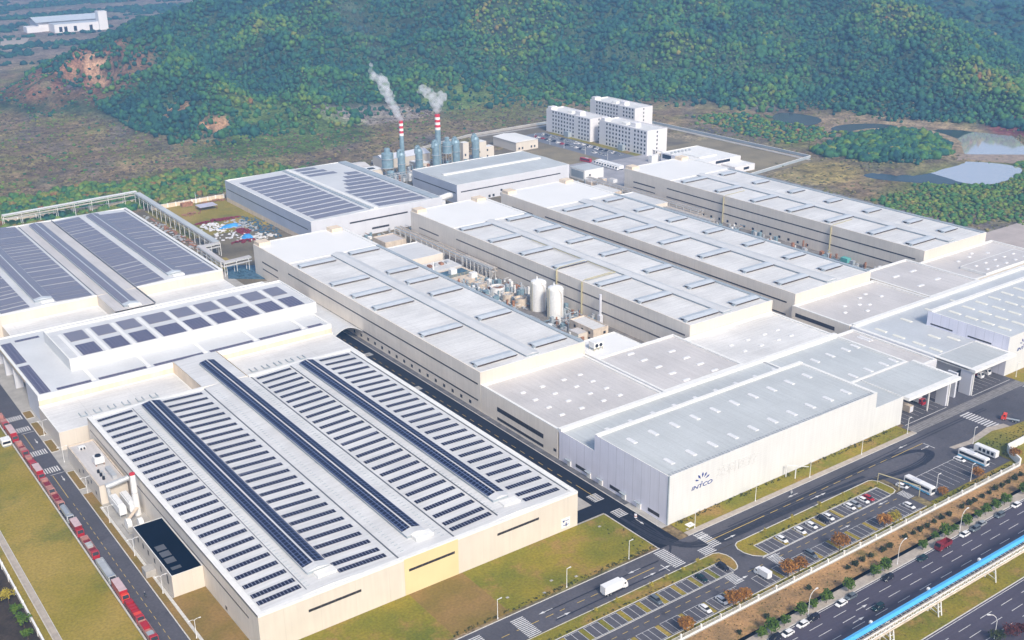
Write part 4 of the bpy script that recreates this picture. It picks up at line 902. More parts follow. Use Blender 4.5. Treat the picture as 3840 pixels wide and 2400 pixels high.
p = MB(); p.box(80, 148.4, 579-.02, 580.2, H1-0.5, H1+0.12); p.box(169.3, 218.2, 579-.02, 580.2, H1-0.5, H1+0.12); p.box(216.6, 218.22, 580.2, 744, H1-0.5, H1+0.12); p.box(80, 216.6, 742.4, 744.02, H1-0.5, H1+0.12); p.build('parapet', M['white_trim'], s2)
gable_roof(s2, [(80, 101, 100.9+0.2, 0.1), (101.1, 124.4, 148.7, 0.9), (169.3, 193, 216.6, 0.9)], 580.0, 742.6, H1-0.35, M['roof_white']); gable_roof(s2, [(148.7, 158.6, 169.3, 0.5)], 549.4, 742.6, H1-0.35, M['roof_warm'])
g = MB(); g.box(148.5, 149, 580, 742, H1-0.4, H1-0.2); g.box(169.0, 169.5, 549.4, 742, H1-0.4, H1+0.3); g.box(216.1, 216.6, 580, 742, H1-0.4, H1-0.2); g.build('gutter', M['dark_gutter'], s2)
monitor(s2, 123.4, 9, 586, 737, H1+0.45, 1.8, M['vent_top'], M['solar2']); monitor(s2, 157.9, 8, 552, 737, H1+0.1, 1.8, M['vent_top'], M['solar2']); monitor(s2, 193.3, 8, 586, 736, H1+0.45, 1.8, M['vent_top'], M['solar2'])
end = MB()
for xc, y in ((123.6, 582.6), (158.1, 548.9+0.8), (193.5, 582.6)): MB().box(xc-2.0, xc+4.2, y, y+3, H1+0.2, H1+1.1).build('monitor_end_cap', M['white_trim'], s2)
PR = {}; rr = random.Random(3)
for x0_, x1_, sp_ in ((101.4, 115.4, (101.1, 124.4, 148.7, 0.9)), (128.4, 146.8, (101.1, 124.4, 148.7, 0.9)), (170.2, 185.6, (169.3, 193, 216.6, 0.9)), (197.6, 214.4, (169.3, 193, 216.6, 0.9))):
    y = 581.4; k_ = 0
    while y < 736:
        dp = rr.choice([4.6, 4.6, 6.2, 9.4]); row_panel(s2, x0_, x1_, y, dp, zr(x0_, *sp_), zr(x1_, *sp_), M['solar2'], PR); y += dp+rr.choice([0.7, 1.0, 1.4]); k_ += 1
PR = {}
for i in range(27): row_panel(s2, 82, 99, 581.4+5.9*i, 5.0, H1, H1, M['solar2'], PR) if i < 8 else None

# ------------------------------------------------------------------ B, C, D, E: long production halls
HB = 18.3
def long_hall(label, x0, x1, y0, y1, yend, vl, vr, mon, ys_l, ys_r, wins, ribs):
    r = thing('production_hall', label, 'production hall', (x0, y0, 0), 'long beige production halls')
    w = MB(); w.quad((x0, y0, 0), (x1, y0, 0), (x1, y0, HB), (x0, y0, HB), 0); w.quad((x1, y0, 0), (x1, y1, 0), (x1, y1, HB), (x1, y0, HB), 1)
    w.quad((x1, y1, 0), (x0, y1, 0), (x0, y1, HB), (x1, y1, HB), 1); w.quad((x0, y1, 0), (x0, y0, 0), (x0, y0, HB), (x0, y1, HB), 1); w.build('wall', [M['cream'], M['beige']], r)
    pa = MB(); g = 0.03
    pa.box(x0+g, x1-g, y0+g, y0+0.5, HB-0.8, HB+0.05, 0); pa.box(x0+g, x0+0.55, y0+0.5, y1-g, HB-0.8, HB+0.05, 1); pa.box(x1-1.9, x1-g, y0+0.5, yend, HB-0.9, HB+0.05, 2); pa.box(x1-1.9, x1-g, yend, y1-g, HB-0.9, HB+0.12, 0); pa.box(x0+0.55, x1-1.9, y1-0.6, y1-g, HB-0.8, HB+0.12, 0)
    pa.build('parapet', [M['white_trim'], M['beige'], M['gutter']], r)
    deck(r, x0+.5, x1-1.8, y0+.4, yend, HB-0.6, M['roof_hall_'+('a')]); MB().box(x0+0.6, x1-2.0, yend, y1-0.7, HB-0.8, HB-0.15).build('white_end_roof', M['roof_end'], r)
    monitor(r, (mon[0]+mon[1])/2, mon[1]-mon[0], y0+2.6, yend-1, HB-0.7, 1.9, M['mon_top'])
    for side, (va, vb), ys_ in ((-1, vl, ys_l), (1, vr, ys_r)):
        proto = None
        for y in ys_:
            if proto is None:
                v = MB(); L_ = vb-va; z0 = 0.0
                # pitched sheet over a louvred upstand; brown open slot under the south eave
                v.add([(0, 0, 1.05), (L_, 0, 1.05), (L_, 3.0, 1.45), (0, 3.0, 1.45), (L_, 6.0, 1.0), (0, 6.0, 1.0)], [(0, 1, 2, 3), (3, 2, 4, 5), (0, 3, 5), (1, 4, 2), (0, 5, 4, 1)], 0)
                v.box(0.5, L_-0.3, 0.7, 5.3, 0, 0.98, 1); v.box(0.3, L_-.1, 0.55, 0.72, 0.25, 0.95, 2); v.box(0.2, L_, -0.15, 0.06, 0.62, 1.0, 1); v.box(-0.6, 0.4, 0.8, 2.4, 0, 0.9, 3)
                proto = v.build('cross_vent', [M['vent_top'], M['vent_slot'], M['white_trim'], M['gutter']], r, origin=(0, 0, 0)); proto.location = (va-x0, y-y0, HB-0.6); first = proto
            else: copy_part(proto, r, (va-x0, y-y0, HB-0.6))
    for a, b_, c, d in ribs: ribbon(r, 'x', x0, a, b_, c, d)
    if wins:
        pr = None
        for y in wins:
            if pr is None: pr = MB().box(-0.05, 0.02, 0, 1.7, 0, 1.5).build('window', M['window'], r, origin=(0, 0, 0)); pr.location = (0, y-y0, 1.0)
            else: copy_part(pr, r, (0, y-y0, 1.0))
    for xx, yy in ((x0+3.5, y1-4.5), (x1-7.5, y1-5.0)): MB().box(xx-3, xx+4.0, yy-3, yy+4, HB-0.2, HB+2.0).build('stair_head', M['cream_stain'], r)
    return r
M['roof_hall_a'] = M['roof_hall']
vy = [371, 415, 459, 481.5, 502, 542]
hB = long_hall('first long beige production hall right of the dark lane, yellow-piped vents on its roof', 245.7, 303.6, 364.6, 599, 553, (248.4, 269.8), (281.5, 299.4), (272.0, 279.4), [370.5, 414, 458, 480, 503, 541], [372.5, 415.5, 458.5, 481.5, 502, 544.5],
    [372+7.0*i for i in range(26)], [(366.6, 553, 11.9, 12.6), (366.6, 553, 4.2, 4.9), (567, 588, 9.7, 10.5), (567, 588, 5.6, 6.2)])
hC = long_hall('second long beige production hall, behind the twin white tanks', 355.4, 412.2, 349.8, 603, 554.5, (358.0, 379.0), (392.3, 409.3), (379.6, 386.2), [354, 386.5, 417.6, 453.6, 484, 515, 545.5], [355.5, 386.5, 418.5, 454.8, 485, 514.8, 545],
    [], [(353, 550, 12.0, 12.75), (353, 550, 5.4, 6.1), (570, 593, 9.3, 10.1), (570, 593, 5.4, 6.0)])
hD = long_hall('third long beige production hall, between its two closest neighbours on the right', 428.0, 488.0, 348.8, 605, 556, (433.6, 455.0), (469, 483), (455.0, 463.4), [362.6, 387, 419, 451, 480.5, 510, 540.5], [363.6, 388.6, 418.8, 450.5, 482, 512, 542],
    [], [(354, 556, 12.0, 12.75), (354, 556, 5.4, 6.1), (569, 592, 10.7, 11.5), (569, 592, 5.8, 6.4)])
hE = long_hall('rightmost long beige production hall, beside the bushland with ponds', 540.0, 600.0, 352.2, 606, 559, (544.4, 566.2), (580.4, 593), (566.0, 573.2), [363, 389.6, 421.5, 452, 482.5, 514.5, 547], [366.8, 390.6, 421, 451.2, 482.5, 514.2, 545.5],
    [531-7.5*i for i in range(14)], [(357.5, 561, 11.9, 12.65), (362, 561, 5.9, 6.65), (573, 596, 9.7, 10.6), (573, 596, 5.9, 6.5)])

# ------------------------------------------------------------------ INTCO display halls and flat halls
def sign(root, x, y, z, s=1.0, text='INTCO', width=10.4, height=1.5):
    lg = text_mesh('company_name', text, 2.0, M['logo_blue'], root, (x, y-0.10, z), width, height, 0.25, 0.12)
    cx, cz = x+5.0*s, z+2.2
    st = MB()
    for (ax, az), (bx_, bz), wd in (((1.6, 3.6), (3.5, 3.0), .3), ((3.0, 5.2), (4.35, 3.4), .42), ((5.35, 5.7), (5.2, 3.7), .42), ((7.2, 5.1), (6.1, 3.5), .36), ((8.7, 3.7), (6.8, 2.85), .32)):
        A, B = Vector((x+ax, y-.16, z+az+.15)), Vector((x+bx_, y-.16, z+bz+.15)); d = (B-A).normalized(); n_ = Vector((-d.z, 0, d.x)); mid = A.lerp(B, .35)
        P = [A, mid-n_*wd, B, mid+n_*wd]
        if (P[1]-P[0]).cross(P[2]-P[0]).y > 0: P = P[::-1]
        st.add([tuple(p_) for p_ in P]+[(p_.x, p_.y+0.12, p_.z) for p_ in P], [(0, 1, 2, 3), (0, 4, 5, 1), (1, 5, 6, 2), (2, 6, 7, 3), (3, 7, 4, 0)])
    st.add([(cx+0.3*math.cos(2*PI*i/10), y-0.16, cz-0.1+0.3*math.sin(2*PI*i/10)) for i in range(10)], [tuple(range(10))])
    st.build('starburst_emblem', M['logo_blue'], root)
HI = 19.5
ih = thing('display_hall', 'tall white front hall with blue starburst sign above the tyre-marked road', 'factory hall', (245.7, 248.3, 0), 'white signed halls')
w = MB(); xa, xb, ya, yb = 245.7, 360.6, 248.3, 288.6; xr = 379.0
w.quad((xa, ya, 0), (xr, ya, 0), (xr, ya, 12.5), (xa, ya, 12.5), 0); w.quad((xa, ya, 12.5), (xb, ya, 12.5), (xb, ya, HI), (xa, ya, HI), 0)
w.quad((xa, yb, 0), (xa, ya, 0), (xa, ya, HI), (xa, yb, HI), 1); w.quad((xa, 310, 0), (xa, yb, 0), (xa, yb, 12.7), (xa, 310, 12.7), 1)
w.quad((xb, ya, 12.5), (xb, yb, 12.5), (xb, yb, HI), (xb, ya, HI), 2); w.quad((xb, yb, 12), (xa, yb, 12), (xa, yb, HI), (xb, yb, HI), 2); w.quad((xr, ya, 0), (xr, 270, 0), (xr, 270, 12.5), (xr, ya, 12.5), 2)
w.box(xa-0.12, xa+0.35, ya-0.12, ya+0.35, 0, HI+0.05, 3)
w.build('wall', [M['white_wall'], M['grey_wall'], M['pale_grey_wall'], M['gutter']], ih)
deck(ih, xa+.3, xb-.3, ya+.3, yb-.6, HI-0.35, M['roof_grey']); deck(ih, xa+.3, xb, yb, 310, 12.2, M['roof_grey'], 'low_roof'); deck(ih, xb, xr-.2, ya+.3, 270, 12.2, M['roof_grey'], 'low_roof')
pa = MB(); pa.box(xa+.02, xb-.02, yb-1.6, yb-.02, HI-0.6, HI+0.3); pa.box(xb-1.5, xb-.02, ya+.02, yb-1.6, HI-0.6, HI+0.05); pa.box(xa+.02, xa+.35, ya+.35, yb-1.6, HI-.6, HI+.03); pa.box(xa+.35, xb-1.5, ya+.02, ya+.3, HI-.6, HI+.02)
pa.box(xa+.02, 411.5, 308.9, 310.9, 11.8, 13.5); pa.box(xa+.02, xa+.35, yb, 309.4, 12, 12.72); pa.box(xr-.35, xr-.02, ya+.02, 269.2, 12, 12.6); pa.box(xb, xr-.35, ya+.02, ya+.3, 12, 12.55)
pa.build('parapet', M['white_trim'], ih)
skylights(ih, [(253.8+10.86*i, 277) for i in range(10)], 1.9, 4.6, HI-0.35); skylights(ih, [(253.8+10.86*i, 257) for i in range(10)], 1.9, 4.6, HI-0.35); skylights(ih, [(262+12*i, 299) for i in range(9)], 1.9, 4.0, 12.2)
sign(ih, 257.0, 248.3, 10.0)
text_mesh('faint_company_characters', '英科医疗', 4.0, M['logo_faint'], ih, (269.4, 248.2, 10.9), 21.6, 4.4, 0.0, 0.08)
tr = MB()
for i in range(74): tr.box(247+1.55*i, 247.7+1.55*i, 248.6, 250.4, HI-0.33, HI-0.1)
tr.build('roof_truss_edge', M['metal'], ih)
ribw = MB()
for a, b_ in ((292.6, 299.6), (272.6, 279.4), (252.4, 258.4)): ribw.box(xa-.05, xa+.02, a, b_, 1.2, 2.6)
ribw.build('ground_window', M['window_strip'], ih)
for y in (303.5, 291.5, 284.5, 271.3, 263):
    d_ = MB().box(xa-.35, xa+.02, y-1.0, y+1.0, 0, 2.4).build('door', M['white_trim'], ih); MB().box(xa-1.4, xa-.35, y-1.6, y+1.6, 2.7, 2.85).build('door_hood', M['gutter'], d_)
# canopies over the lorry bays
def canopy(label, x0, x1, y0, y1, z, cols, openings):
    c = thing('loading_canopy', label, 'canopy', (x0, y0, 0), 'loading bay canopies')
    MB().box(x0, x1, y0+3.0, y1, z-0.9, z-0.35).build('roof', M['roof_grey'], c)
    f = MB(); f.box(x0, x1, y0, y0+3.0, z-1.3, z); f.box(x1-1.6, x1, y0+3.0, y1, z-1.3, z-0.02); f.box(x0, x0+1.8, y0+3.0, y1, z-1.3, z-0.05) if openings else None; f.build('fascia', M['white_trim'], c)
    for x, y, wx, wy in cols: MB().box(x, x+wx, y, y+wy, 0, z-0.95).build('column', M['pale_grey_wall'] if wx*wy > 1 else M['white_trim'], c)
    return c
canopy('white canopy over lorry bays right of the big signed hall', 379.1, 415.4, 245.6, 269.6, 12.6, [(408.6, 247.2, 1.0, 5.0), (398.4, 249, 0.5, 0.5), (409.4, 246.6, 0.5, 0.5), (386, 255, 0.6, 0.6)], False)
canopy('white canopy over lorry bays left of the second signed hall', 426.0, 457.6, 245.6, 266, 12.6, [(426.3, 247.2, 1.0, 5.4), (427.0, 246.6, 0.5, 0.5), (419.0, 250, 1.2, 4.6)], True)
def flat_hall(label, x0, x1, y0, y1, H, sky_, mroof='roof_warm', mw='beige', sx=2.4, sy=1.6, par='white_trim'):
    r = thing('flat_hall', label, 'flat hall', (x0, y0, 0), 'flat roofed halls with skylights'); walls(r, x0, x1, y0, y1, H, M[mw]); parapet(r, x0, x1, y0, y1, H+.25, M[par], 0.95, 1.1); deck(r, x0+.5, x1-.5, y0+.5, y1-.5, H-0.5, M[mroof])
    if sky_: skylights(r, sky_, sx, sy, H-0.5)
    return r
f1 = flat_hall('flat beige hall in front of the first production hall, dark windows facing the lane', 245.75, 302.2, 311.0, 364.5, 12.5, [(x, y) for x in (256, 266.3, 278, 287) for y in (321.5, 330.3, 339.3, 348)])
for a, b_, c, d in ((320.3, 352.3, 4.9, 6.9), (320.3, 352.3, 0.9, 2.2), (309.9+2, 313.6, 2.4, 3.6)): ribbon(f1, 'x', 245.75, a, b_, c, d, M['window_strip'])
f2 = flat_hall('flat roofed hall between white roof curbs in the middle of the front halls', 302.4, 350.4, 311.0, 356.0, 13.1, [(x, y) for x in (319.2, 336.2) for y in (315, 323.8, 332.6, 342, 351)][:9], 'roof_warm', 'pale_grey_wall', 3.8, 1.7)
f3 = flat_hall('flat roofed hall in front of the second production hall, eight small skylights', 350.6, 411.4, 311.0, 349.6, 12.5, [(x, y) for x in (364, 375, 386.4, 395.4) for y in (323, 331.6)], 'roof_hall')
f4 = flat_hall('flat hall behind the first loading canopy with long white skylights', 360.8, 411.6, 270.0, 309.3, 12.4, [(x, y) for x in (380.6, 391, 401.8, 408.6) for y in (275.4, 296.2)], 'roof_grey', 'pale_grey_wall', 1.9, 4.6)
f5 = flat_hall('narrow lower roof strip between the two front hall groups', 411.9, 425.8, 264.5, 311.0, 11.6, [(420.5, 300.5), (422.5, 300.5)], 'roof_warm', 'pale_grey_wall', 1.2, 7)
f6 = flat_hall('flat hall in front of the third production hall with a dark panelled window bay', 426.0, 490.3, 313.2, 348.6, 12.5, [(447, 333), (440, 327), (455, 330), (451, 322), (463, 336), (459, 327), (470, 338), (474, 331)], 'roof_warm')
ribbon(f6, 'x', 426.0, 321.6, 346.2, 7.4, 9.4, M['window_strip'])
f7 = flat_hall('flat hall between the third and rightmost production halls, four slanting skylights', 490.6, 533.6, 313.2, 359.4, 13.0, [(505, 345), (520, 345), (503, 328), (519, 329)], 'roof_warm', 'cream', 5.0, 1.8)
f8 = flat_hall('flat hall in front of the rightmost production hall with a low inner roof box', 534.0, 606.0, 316.0, 352.0, 12.3, [(568, 342), (575, 345), (583, 340), (556, 341)], 'roof_warm', 'cream', 2.6, 1.8)
MB().box(546, 598, 317, 333, 11.9, 13.2).build('inner_roof_box', M['white_trim'], f8); MB().sheet(546.6, 597.4, 317.6, 332.4, 13.23).build('inner_roof', M['roof_warm'], f8); skylights(f8, [(x, y) for x in (553, 562, 571, 580, 589) for y in (321, 328)], 2.4, 1.6, 13.23)
i2 = thing('display_hall', 'second tall white hall with blue starburst sign, cut by the right edge', 'factory hall', (426, 250, 0), 'white signed halls')
w = MB(); w.quad((457.8, 250, 0), (620, 250, 0), (620, 250, HI-.3), (457.8, 250, HI-.3), 0); w.quad((457.8, 292.6, 12), (457.8, 250, 12), (457.8, 250, HI-.3), (457.8, 292.6, HI-.3), 1); w.quad((457.8, 292.6, 0), (457.8, 250, 0), (457.8, 250, 12), (457.8, 292.6, 12), 1); w.quad((620, 292.6, 12), (457.8, 292.6, 12), (457.8, 292.6, HI-.3), (620, 292.6, HI-.3), 2)
w.quad((426.1, 312.6, 0), (426.1, 266.2, 0), (426.1, 266.2, 12.5), (426.1, 312.6, 12.5), 2); w.quad((426.1, 266.2, 0), (457.8, 266.2, 0), (457.8, 266.2, 12.5), (426.1, 266.2, 12.5), 2); w.build('wall', [M['white_wall'], M['grey_wall'], M['pale_grey_wall']], i2)
deck(i2, 458.2, 620, 250.4, 292, HI-.7, mat('blue_grey_roof', (0.53, 0.555, 0.58), 0.45, 0.1, 0.04, seams=(('X', 22, 0.14, 0.86), ('Y', 21, 0.14, 0.84)), fine=0.06)); deck(i2, 426.2, 458, 266.3, 312.5, 12.1, MATS['blue_grey_roof'], 'low_roof'); deck(i2, 458, 620, 292.6, 312.5, 12.1, MATS['blue_grey_roof'], 'low_roof')
pa = MB(); pa.box(457.85, 620, 290.4, 292.5, HI-.9, HI+.15); pa.box(457.83, 458.5, 250.05, 290.4, HI-.9, HI-.27); pa.box(426.12, 427.9, 266.3, 312.5, 11.6, 12.75); pa.box(427.9, 620, 310.8, 312.9, 11.6, 13.5); pa.build('parapet', M['white_trim'], i2)
for a, b_ in ((278.5, 290.5), (258.3, 270.5)): ribbon(i2, 'x', 457.8, a, b_, 12.9, 13.6)
skylights(i2, [(x, y) for x in (466.5, 477.5, 488.5, 499.5, 510.5, 521.5, 532.5) for y in (258, 266.5, 275, 284)], 1.9, 6.0, HI-.7, M['skylight_yellow'])
skylights(i2, [(434, 301), (434, 291), (434, 280), (434, 271), (447, 281), (452, 274), (455, 302), (476, 303), (497, 303)], 1.9, 6.0, 12.1, M['skylight_yellow'])
sign(i2, 465.6, 250, 10.4)

# ------------------------------------------------------------------ T and U: grey-sided halls at the back
tt = thing('grey_hall', 'grey sided hall behind the scrap yard, solar rows with a triangular bare patch', 'factory hall', (297, 628, 0), 'grey sided rear halls')
w = MB(); xa, xb, ya, yb, HT = 297.2, 395.4, 628.0, 765.5, 15.8
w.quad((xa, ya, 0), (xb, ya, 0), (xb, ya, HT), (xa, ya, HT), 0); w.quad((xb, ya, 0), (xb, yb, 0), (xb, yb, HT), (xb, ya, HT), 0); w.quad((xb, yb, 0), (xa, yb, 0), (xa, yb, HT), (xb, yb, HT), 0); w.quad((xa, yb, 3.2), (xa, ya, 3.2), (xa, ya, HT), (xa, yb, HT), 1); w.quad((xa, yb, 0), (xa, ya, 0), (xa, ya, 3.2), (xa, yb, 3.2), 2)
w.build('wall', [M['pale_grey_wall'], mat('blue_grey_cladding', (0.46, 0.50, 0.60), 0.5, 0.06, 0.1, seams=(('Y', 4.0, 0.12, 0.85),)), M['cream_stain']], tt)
parapet(tt, xa, xb, ya, yb, HT, M['white_trim'], 0.5, 0.8); gable_roof(tt, [(xa+.6, 345.5, xb-.6, 1.0)], ya+.6, yb-.6, HT-0.5, M['roof_white'])
MB().box(341, 343.0, ya+2, yb-2, HT+0.35, HT+1.0).build('roof_walkway', M['gutter'], tt); MB().box(343.6, 346.6, ya+1.5, yb-2, HT+0.4, HT+1.15).build('roof_walkway', M['white_trim'], tt); MB().box(388.5, 394.4, ya+1, yb-1, HT-0.5, HT+0.3).build('east_gutter', M['gutter'], tt)
PR = {}
for i in range(13):
    y0_ = 633+10.1*i
    if y0_+8.4 < 762: row_panel(tt, 302.5, 338.5, y0_, 7.9, HT-0.5+0.25, HT+0.45, M['solar2'], PR)
for i in range(13):
    y0_ = 633+10.1*i; xc_ = 349.5+max(0, (i-6))*6.0 if i < 10 else 349.5
    x1_ = 386 if i < 10 else 386-0*i
    if i in (7, 8, 9): row_panel(tt, xc_+8, 386, y0_, 7.6, HT+0.15, HT-0.2, M['solar2'], {})
    elif i < 7: row_panel(tt, 349.5+(0 if i < 5 else (i-4)*5), 386, y0_, 7.6, HT+0.45, HT-0.15, M['solar2'], {})
    elif i >= 10: row_panel(tt, 349.5, 372-(i-10)*3, y0_, 7.0, HT+0.45, HT+0.1, M['solar2'], {})
ribbon(tt, 'x', xa, 633, 762, 9.4, 10.0); ribbon(tt, 'y', ya, 324.5, 368, 9.6, 10.6); ribbon(tt, 'y', ya, 340.5, 353.5, 3.0, 4.3)
uu = thing('grey_hall', 'grey sided hall in front of the blue grey silos, one long ridge vent', 'factory hall', (425, 655, 0), 'grey sided rear halls')
w = MB(); xa, xb, ya, yb, HU = 425.2, 527.6, 655.2, 716, 13.9
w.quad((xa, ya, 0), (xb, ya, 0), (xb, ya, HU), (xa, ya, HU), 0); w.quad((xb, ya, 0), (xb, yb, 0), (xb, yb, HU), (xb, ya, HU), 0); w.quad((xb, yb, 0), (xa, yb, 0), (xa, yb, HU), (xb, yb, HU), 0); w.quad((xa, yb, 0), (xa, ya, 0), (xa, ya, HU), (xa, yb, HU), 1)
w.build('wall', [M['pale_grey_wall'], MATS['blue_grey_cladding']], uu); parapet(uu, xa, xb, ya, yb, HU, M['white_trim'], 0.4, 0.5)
mb = MB(); z = HU-.35; mb.quad((xa+.5, ya+.5, z), (xb-.5, ya+.5, z), (xb-.5, 684, z+1), (xa+.5, 684, z+1)); mb.quad((xa+.5, 684, z+1), (xb-.5, 684, z+1), (xb-.5, yb-.5, z), (xa+.5, yb-.5, z)); mb.add([(xa+.5, ya+.5, z), (xa+.5, 684, z+1), (xa+.5, yb-.5, z)], [(0, 1, 2)]); mb.build('roof', M['roof_grey'], uu)
MB().box(432, 521, 682.4, 685.4, HU+.3, HU+1.5).build('ridge_vent', M['white_trim'], uu); MB().box(432.2, 520.8, 685.4, 685.9, HU+.3, HU+1.3).build('vent_slot', M['vent_slot'], uu)
ribbon(uu, 'y', ya, 428.5, 519, 7.9, 8.7); ribbon(uu, 'x', xa, 656.8, 714, 7.4, 8.1)
for x in (452.4, 456, 463, 463.2): MB().box(x, x+1.8, ya-.05, ya+.02, 0.6 if x != 463.2 else 3.4, 2.4 if x != 463.2 else 5.0).build('window', M['window'], uu)
du = thing('exhaust_duct', 'white bent exhaust duct in the gap between the two grey sided halls', 'duct', (410, 640, 0))
MB().path([(400, 645, 9), (416, 652, 8.5), (420, 656, 7)], 2.2, 10).build('duct_run', M['metal_white'], du); MB().path([(404, 641, 9), (404, 641, 0)], 2.0, 10).build('duct_leg', M['metal_white'], du)
# ------------------------------------------------------------------ barrel roof over the lane
ar = thing('barrel_canopy', 'white barrel roof spanning the dark lane between cross building and first production hall', 'canopy', (230, 468, 0))
mb = MB(); n = 10; P = [(228.6+(245.6-228.6)*i/n, 4.7+3.8*math.sin(PI*i/n)) for i in range(n+1)]
for (xa, za), (xb, zb) in zip(P[:-1], P[1:]): mb.quad((xa, 468.6, za), (xb, 468.6, zb), (xb, 528, zb), (xa, 528, za)); mb.quad((xa, 528, za-.3), (xb, 528, zb-.3), (xb, 468.6, zb-.3), (xa, 468.6, za-.3)); mb.quad((xa, 468.6, za-.3), (xb, 468.6, zb-.3), (xb, 468.6, zb), (xa, 468.6, za))
mb.build('curved_roof', M['roof_white'], ar); MB().box(228.4, 229.0, 468.5, 528, 0, 8).build('side_wall', M['white_trim'], ar)

# ------------------------------------------------------------------ small buildings beside the west road
sb = thing('plant_room', 'small cream annex with black flat roof beside the west road', 'outbuilding', (89.5, 311, 0))
walls(sb, 89.5, 99.9, 311.2, 348.5, 8.0, M['cream']); parapet(sb, 89.5, 99.9, 311.2, 348.5, 8.0, M['white_trim'], 0.3, 0.25); rf = MB().sheet(89.8, 99.7, 311.5, 348.2, 7.95).build('black_roof', M['dark_roof'], sb)
for i, y in enumerate((314.5, 319, 323.5, 328)): MB().box(91.0, 94.2, y, y+3.4-(1.6 if i == 0 else 0), 7.96, 8.0).build('grey_roof_patch', M['grey_patch'], rf)
for y in (315, 321, 327, 333, 338, 343): ribbon(sb, 'x', 89.5, y, y+1.2, 4.4 if y > 318 else 3.0, 6.2, M['window'], 'window')
MB().box(85.9, 89.4, 327, 331, 0.1, 2.6).build('entrance_ramp', M['concrete'], sb)
hv = thing('plant_room', 'small cream annex crowded with white roof plant behind the white chimney', 'outbuilding', (89, 384, 0))
walls(hv, 89.0, 99.3, 384.3, 425, 7.5, M['cream']); parapet(hv, 89.0, 99.3, 384.3, 425, 7.5, M['tan'], 0.6, 0.5); deck(hv, 89.4, 98.9, 384.7, 424.6, 7.0, M['roof_warm'])
for y, z in ((389, 2), (394, 4.4), (399, 2), (404, 4.4), (410, 2)): ribbon(hv, 'x', 89.0, y, y+1.2, z, z+1.4, M['window'], 'window')
ac = thing('cooling_unit', 'white cooling tower unit on the small annex roof', 'cooling unit', (94.5, 403, 7.0))
MB().box(93.0, 96.6, 401.5, 405, 7.9, 10.4).build('housing', M['metal_white'], ac); mb = MB()
for x in (93.2, 96.2):
    for y in (401.7, 404.6): mb.box(x, x+.25, y, y+.25, 7.0, 7.9)
mb.build('frame', M['rust'], ac); MB().cyl(94.8, 403.3, 10.4, 10.9, 1.2, 1.1, 14).build('fan_cowl', M['window'], ac)
pf = thing('pump_frame', 'row of small grey pumps and pipes on the annex roof', 'pumps', (94, 392, 7))
for i in range(5): MB().cyl(92.5+0.9*(i % 2), 390+1.6*i, 7.0, 8.2, 0.55, 0.5, 10).build('pump', M['metal'] if i % 2 else M['window'], pf)
MB().box(95.2, 97, 388, 397, 7.0, 8.4).build('manifold', M['metal'], pf)
tw = thing('roof_fan', 'pair of small black fans on a white box at the annex roof end', 'fans', (93, 420, 7)); MB().box(92, 94.6, 419, 421, 7.0, 8.0).build('box', M['metal_white'], tw)
for x in (92.7, 93.9): MB().tube((x, 418.9, 7.6), (x, 418.5, 7.6), 0.4, 10).build('fan', M['window'], tw)
dc = thing('air_duct', 'silver round air duct on the annex edge behind the white chimney', 'duct', (92, 383, 0)); MB().path([(91.0, 382.6, 7.6), (99.4, 382.4, 8.8)], 1.1, 12).build('duct_run', M['metal'], dc); MB().path([(91.6, 382.4, 7.0), (91.8, 381.6, 1.5)], 0.7, 10).build('duct_leg', M['metal'], dc)
for i, (x, nm) in enumerate(((91.2, 'left'), (95.0, 'right'))):
    fl = thing('dust_filter', 'white box dust filter beside the west road, %s one of the pair' % nm, 'dust filter', (x, 374, 0), 'dust filters by the chimney')
    MB().box(x, x+2.6, 369.5, 381, 1.6, 4.6).build('housing', M['metal_white'], fl); MB().box(x+0.3, x+2.2, 371, 380, 4.6, 5.3).build('top_cover', M['metal_white'], fl)
    mb = MB()
    for y in (370, 375, 380): mb.box(x+.1, x+.3, y, y+.2, 0, 1.6); mb.box(x+2.3, x+2.5, y, y+.2, 0, 1.6)
    mb.build('support_frame', M['metal'], fl)
fan = thing('blower', 'white spiral blower housing at the foot of the white chimney', 'blower', (93, 362, 0))
MB().tube((91.0, 362, 2.0), (92.6, 362, 2.0), 1.9, 16).build('casing', M['metal_white'], fan); MB().tube((94.6, 360, 2.0), (96.2, 360, 2.0), 1.8, 16).build('casing', M['metal_white'], fan); MB().box(90.4, 97, 358, 366, 0, 0.5).build('plinth', M['concrete'], fan); MB().path([(92, 362, 3.6), (96.6, 366, 4.6)], 0.6, 8).build('pipe', M['tan'], fan)
ch = thing('chimney', 'white round chimney with red top against the front warehouse side', 'chimney', (97.5, 369.5, 0)); MB().cyl(97.5, 369.5, 0, 16.4, 1.25, 1.0, 20).build('shaft', M['metal_white'], ch, smooth=False); MB().cyl(97.5, 369.5, 16.4, 16.9, 1.02, 1.02, 20).build('red_rim', M['chim_red'], ch); MB().cyl(97.5, 369.5, 9.0, 9.2, 1.16, 1.16, 20).build('ring', M['metal'], ch)

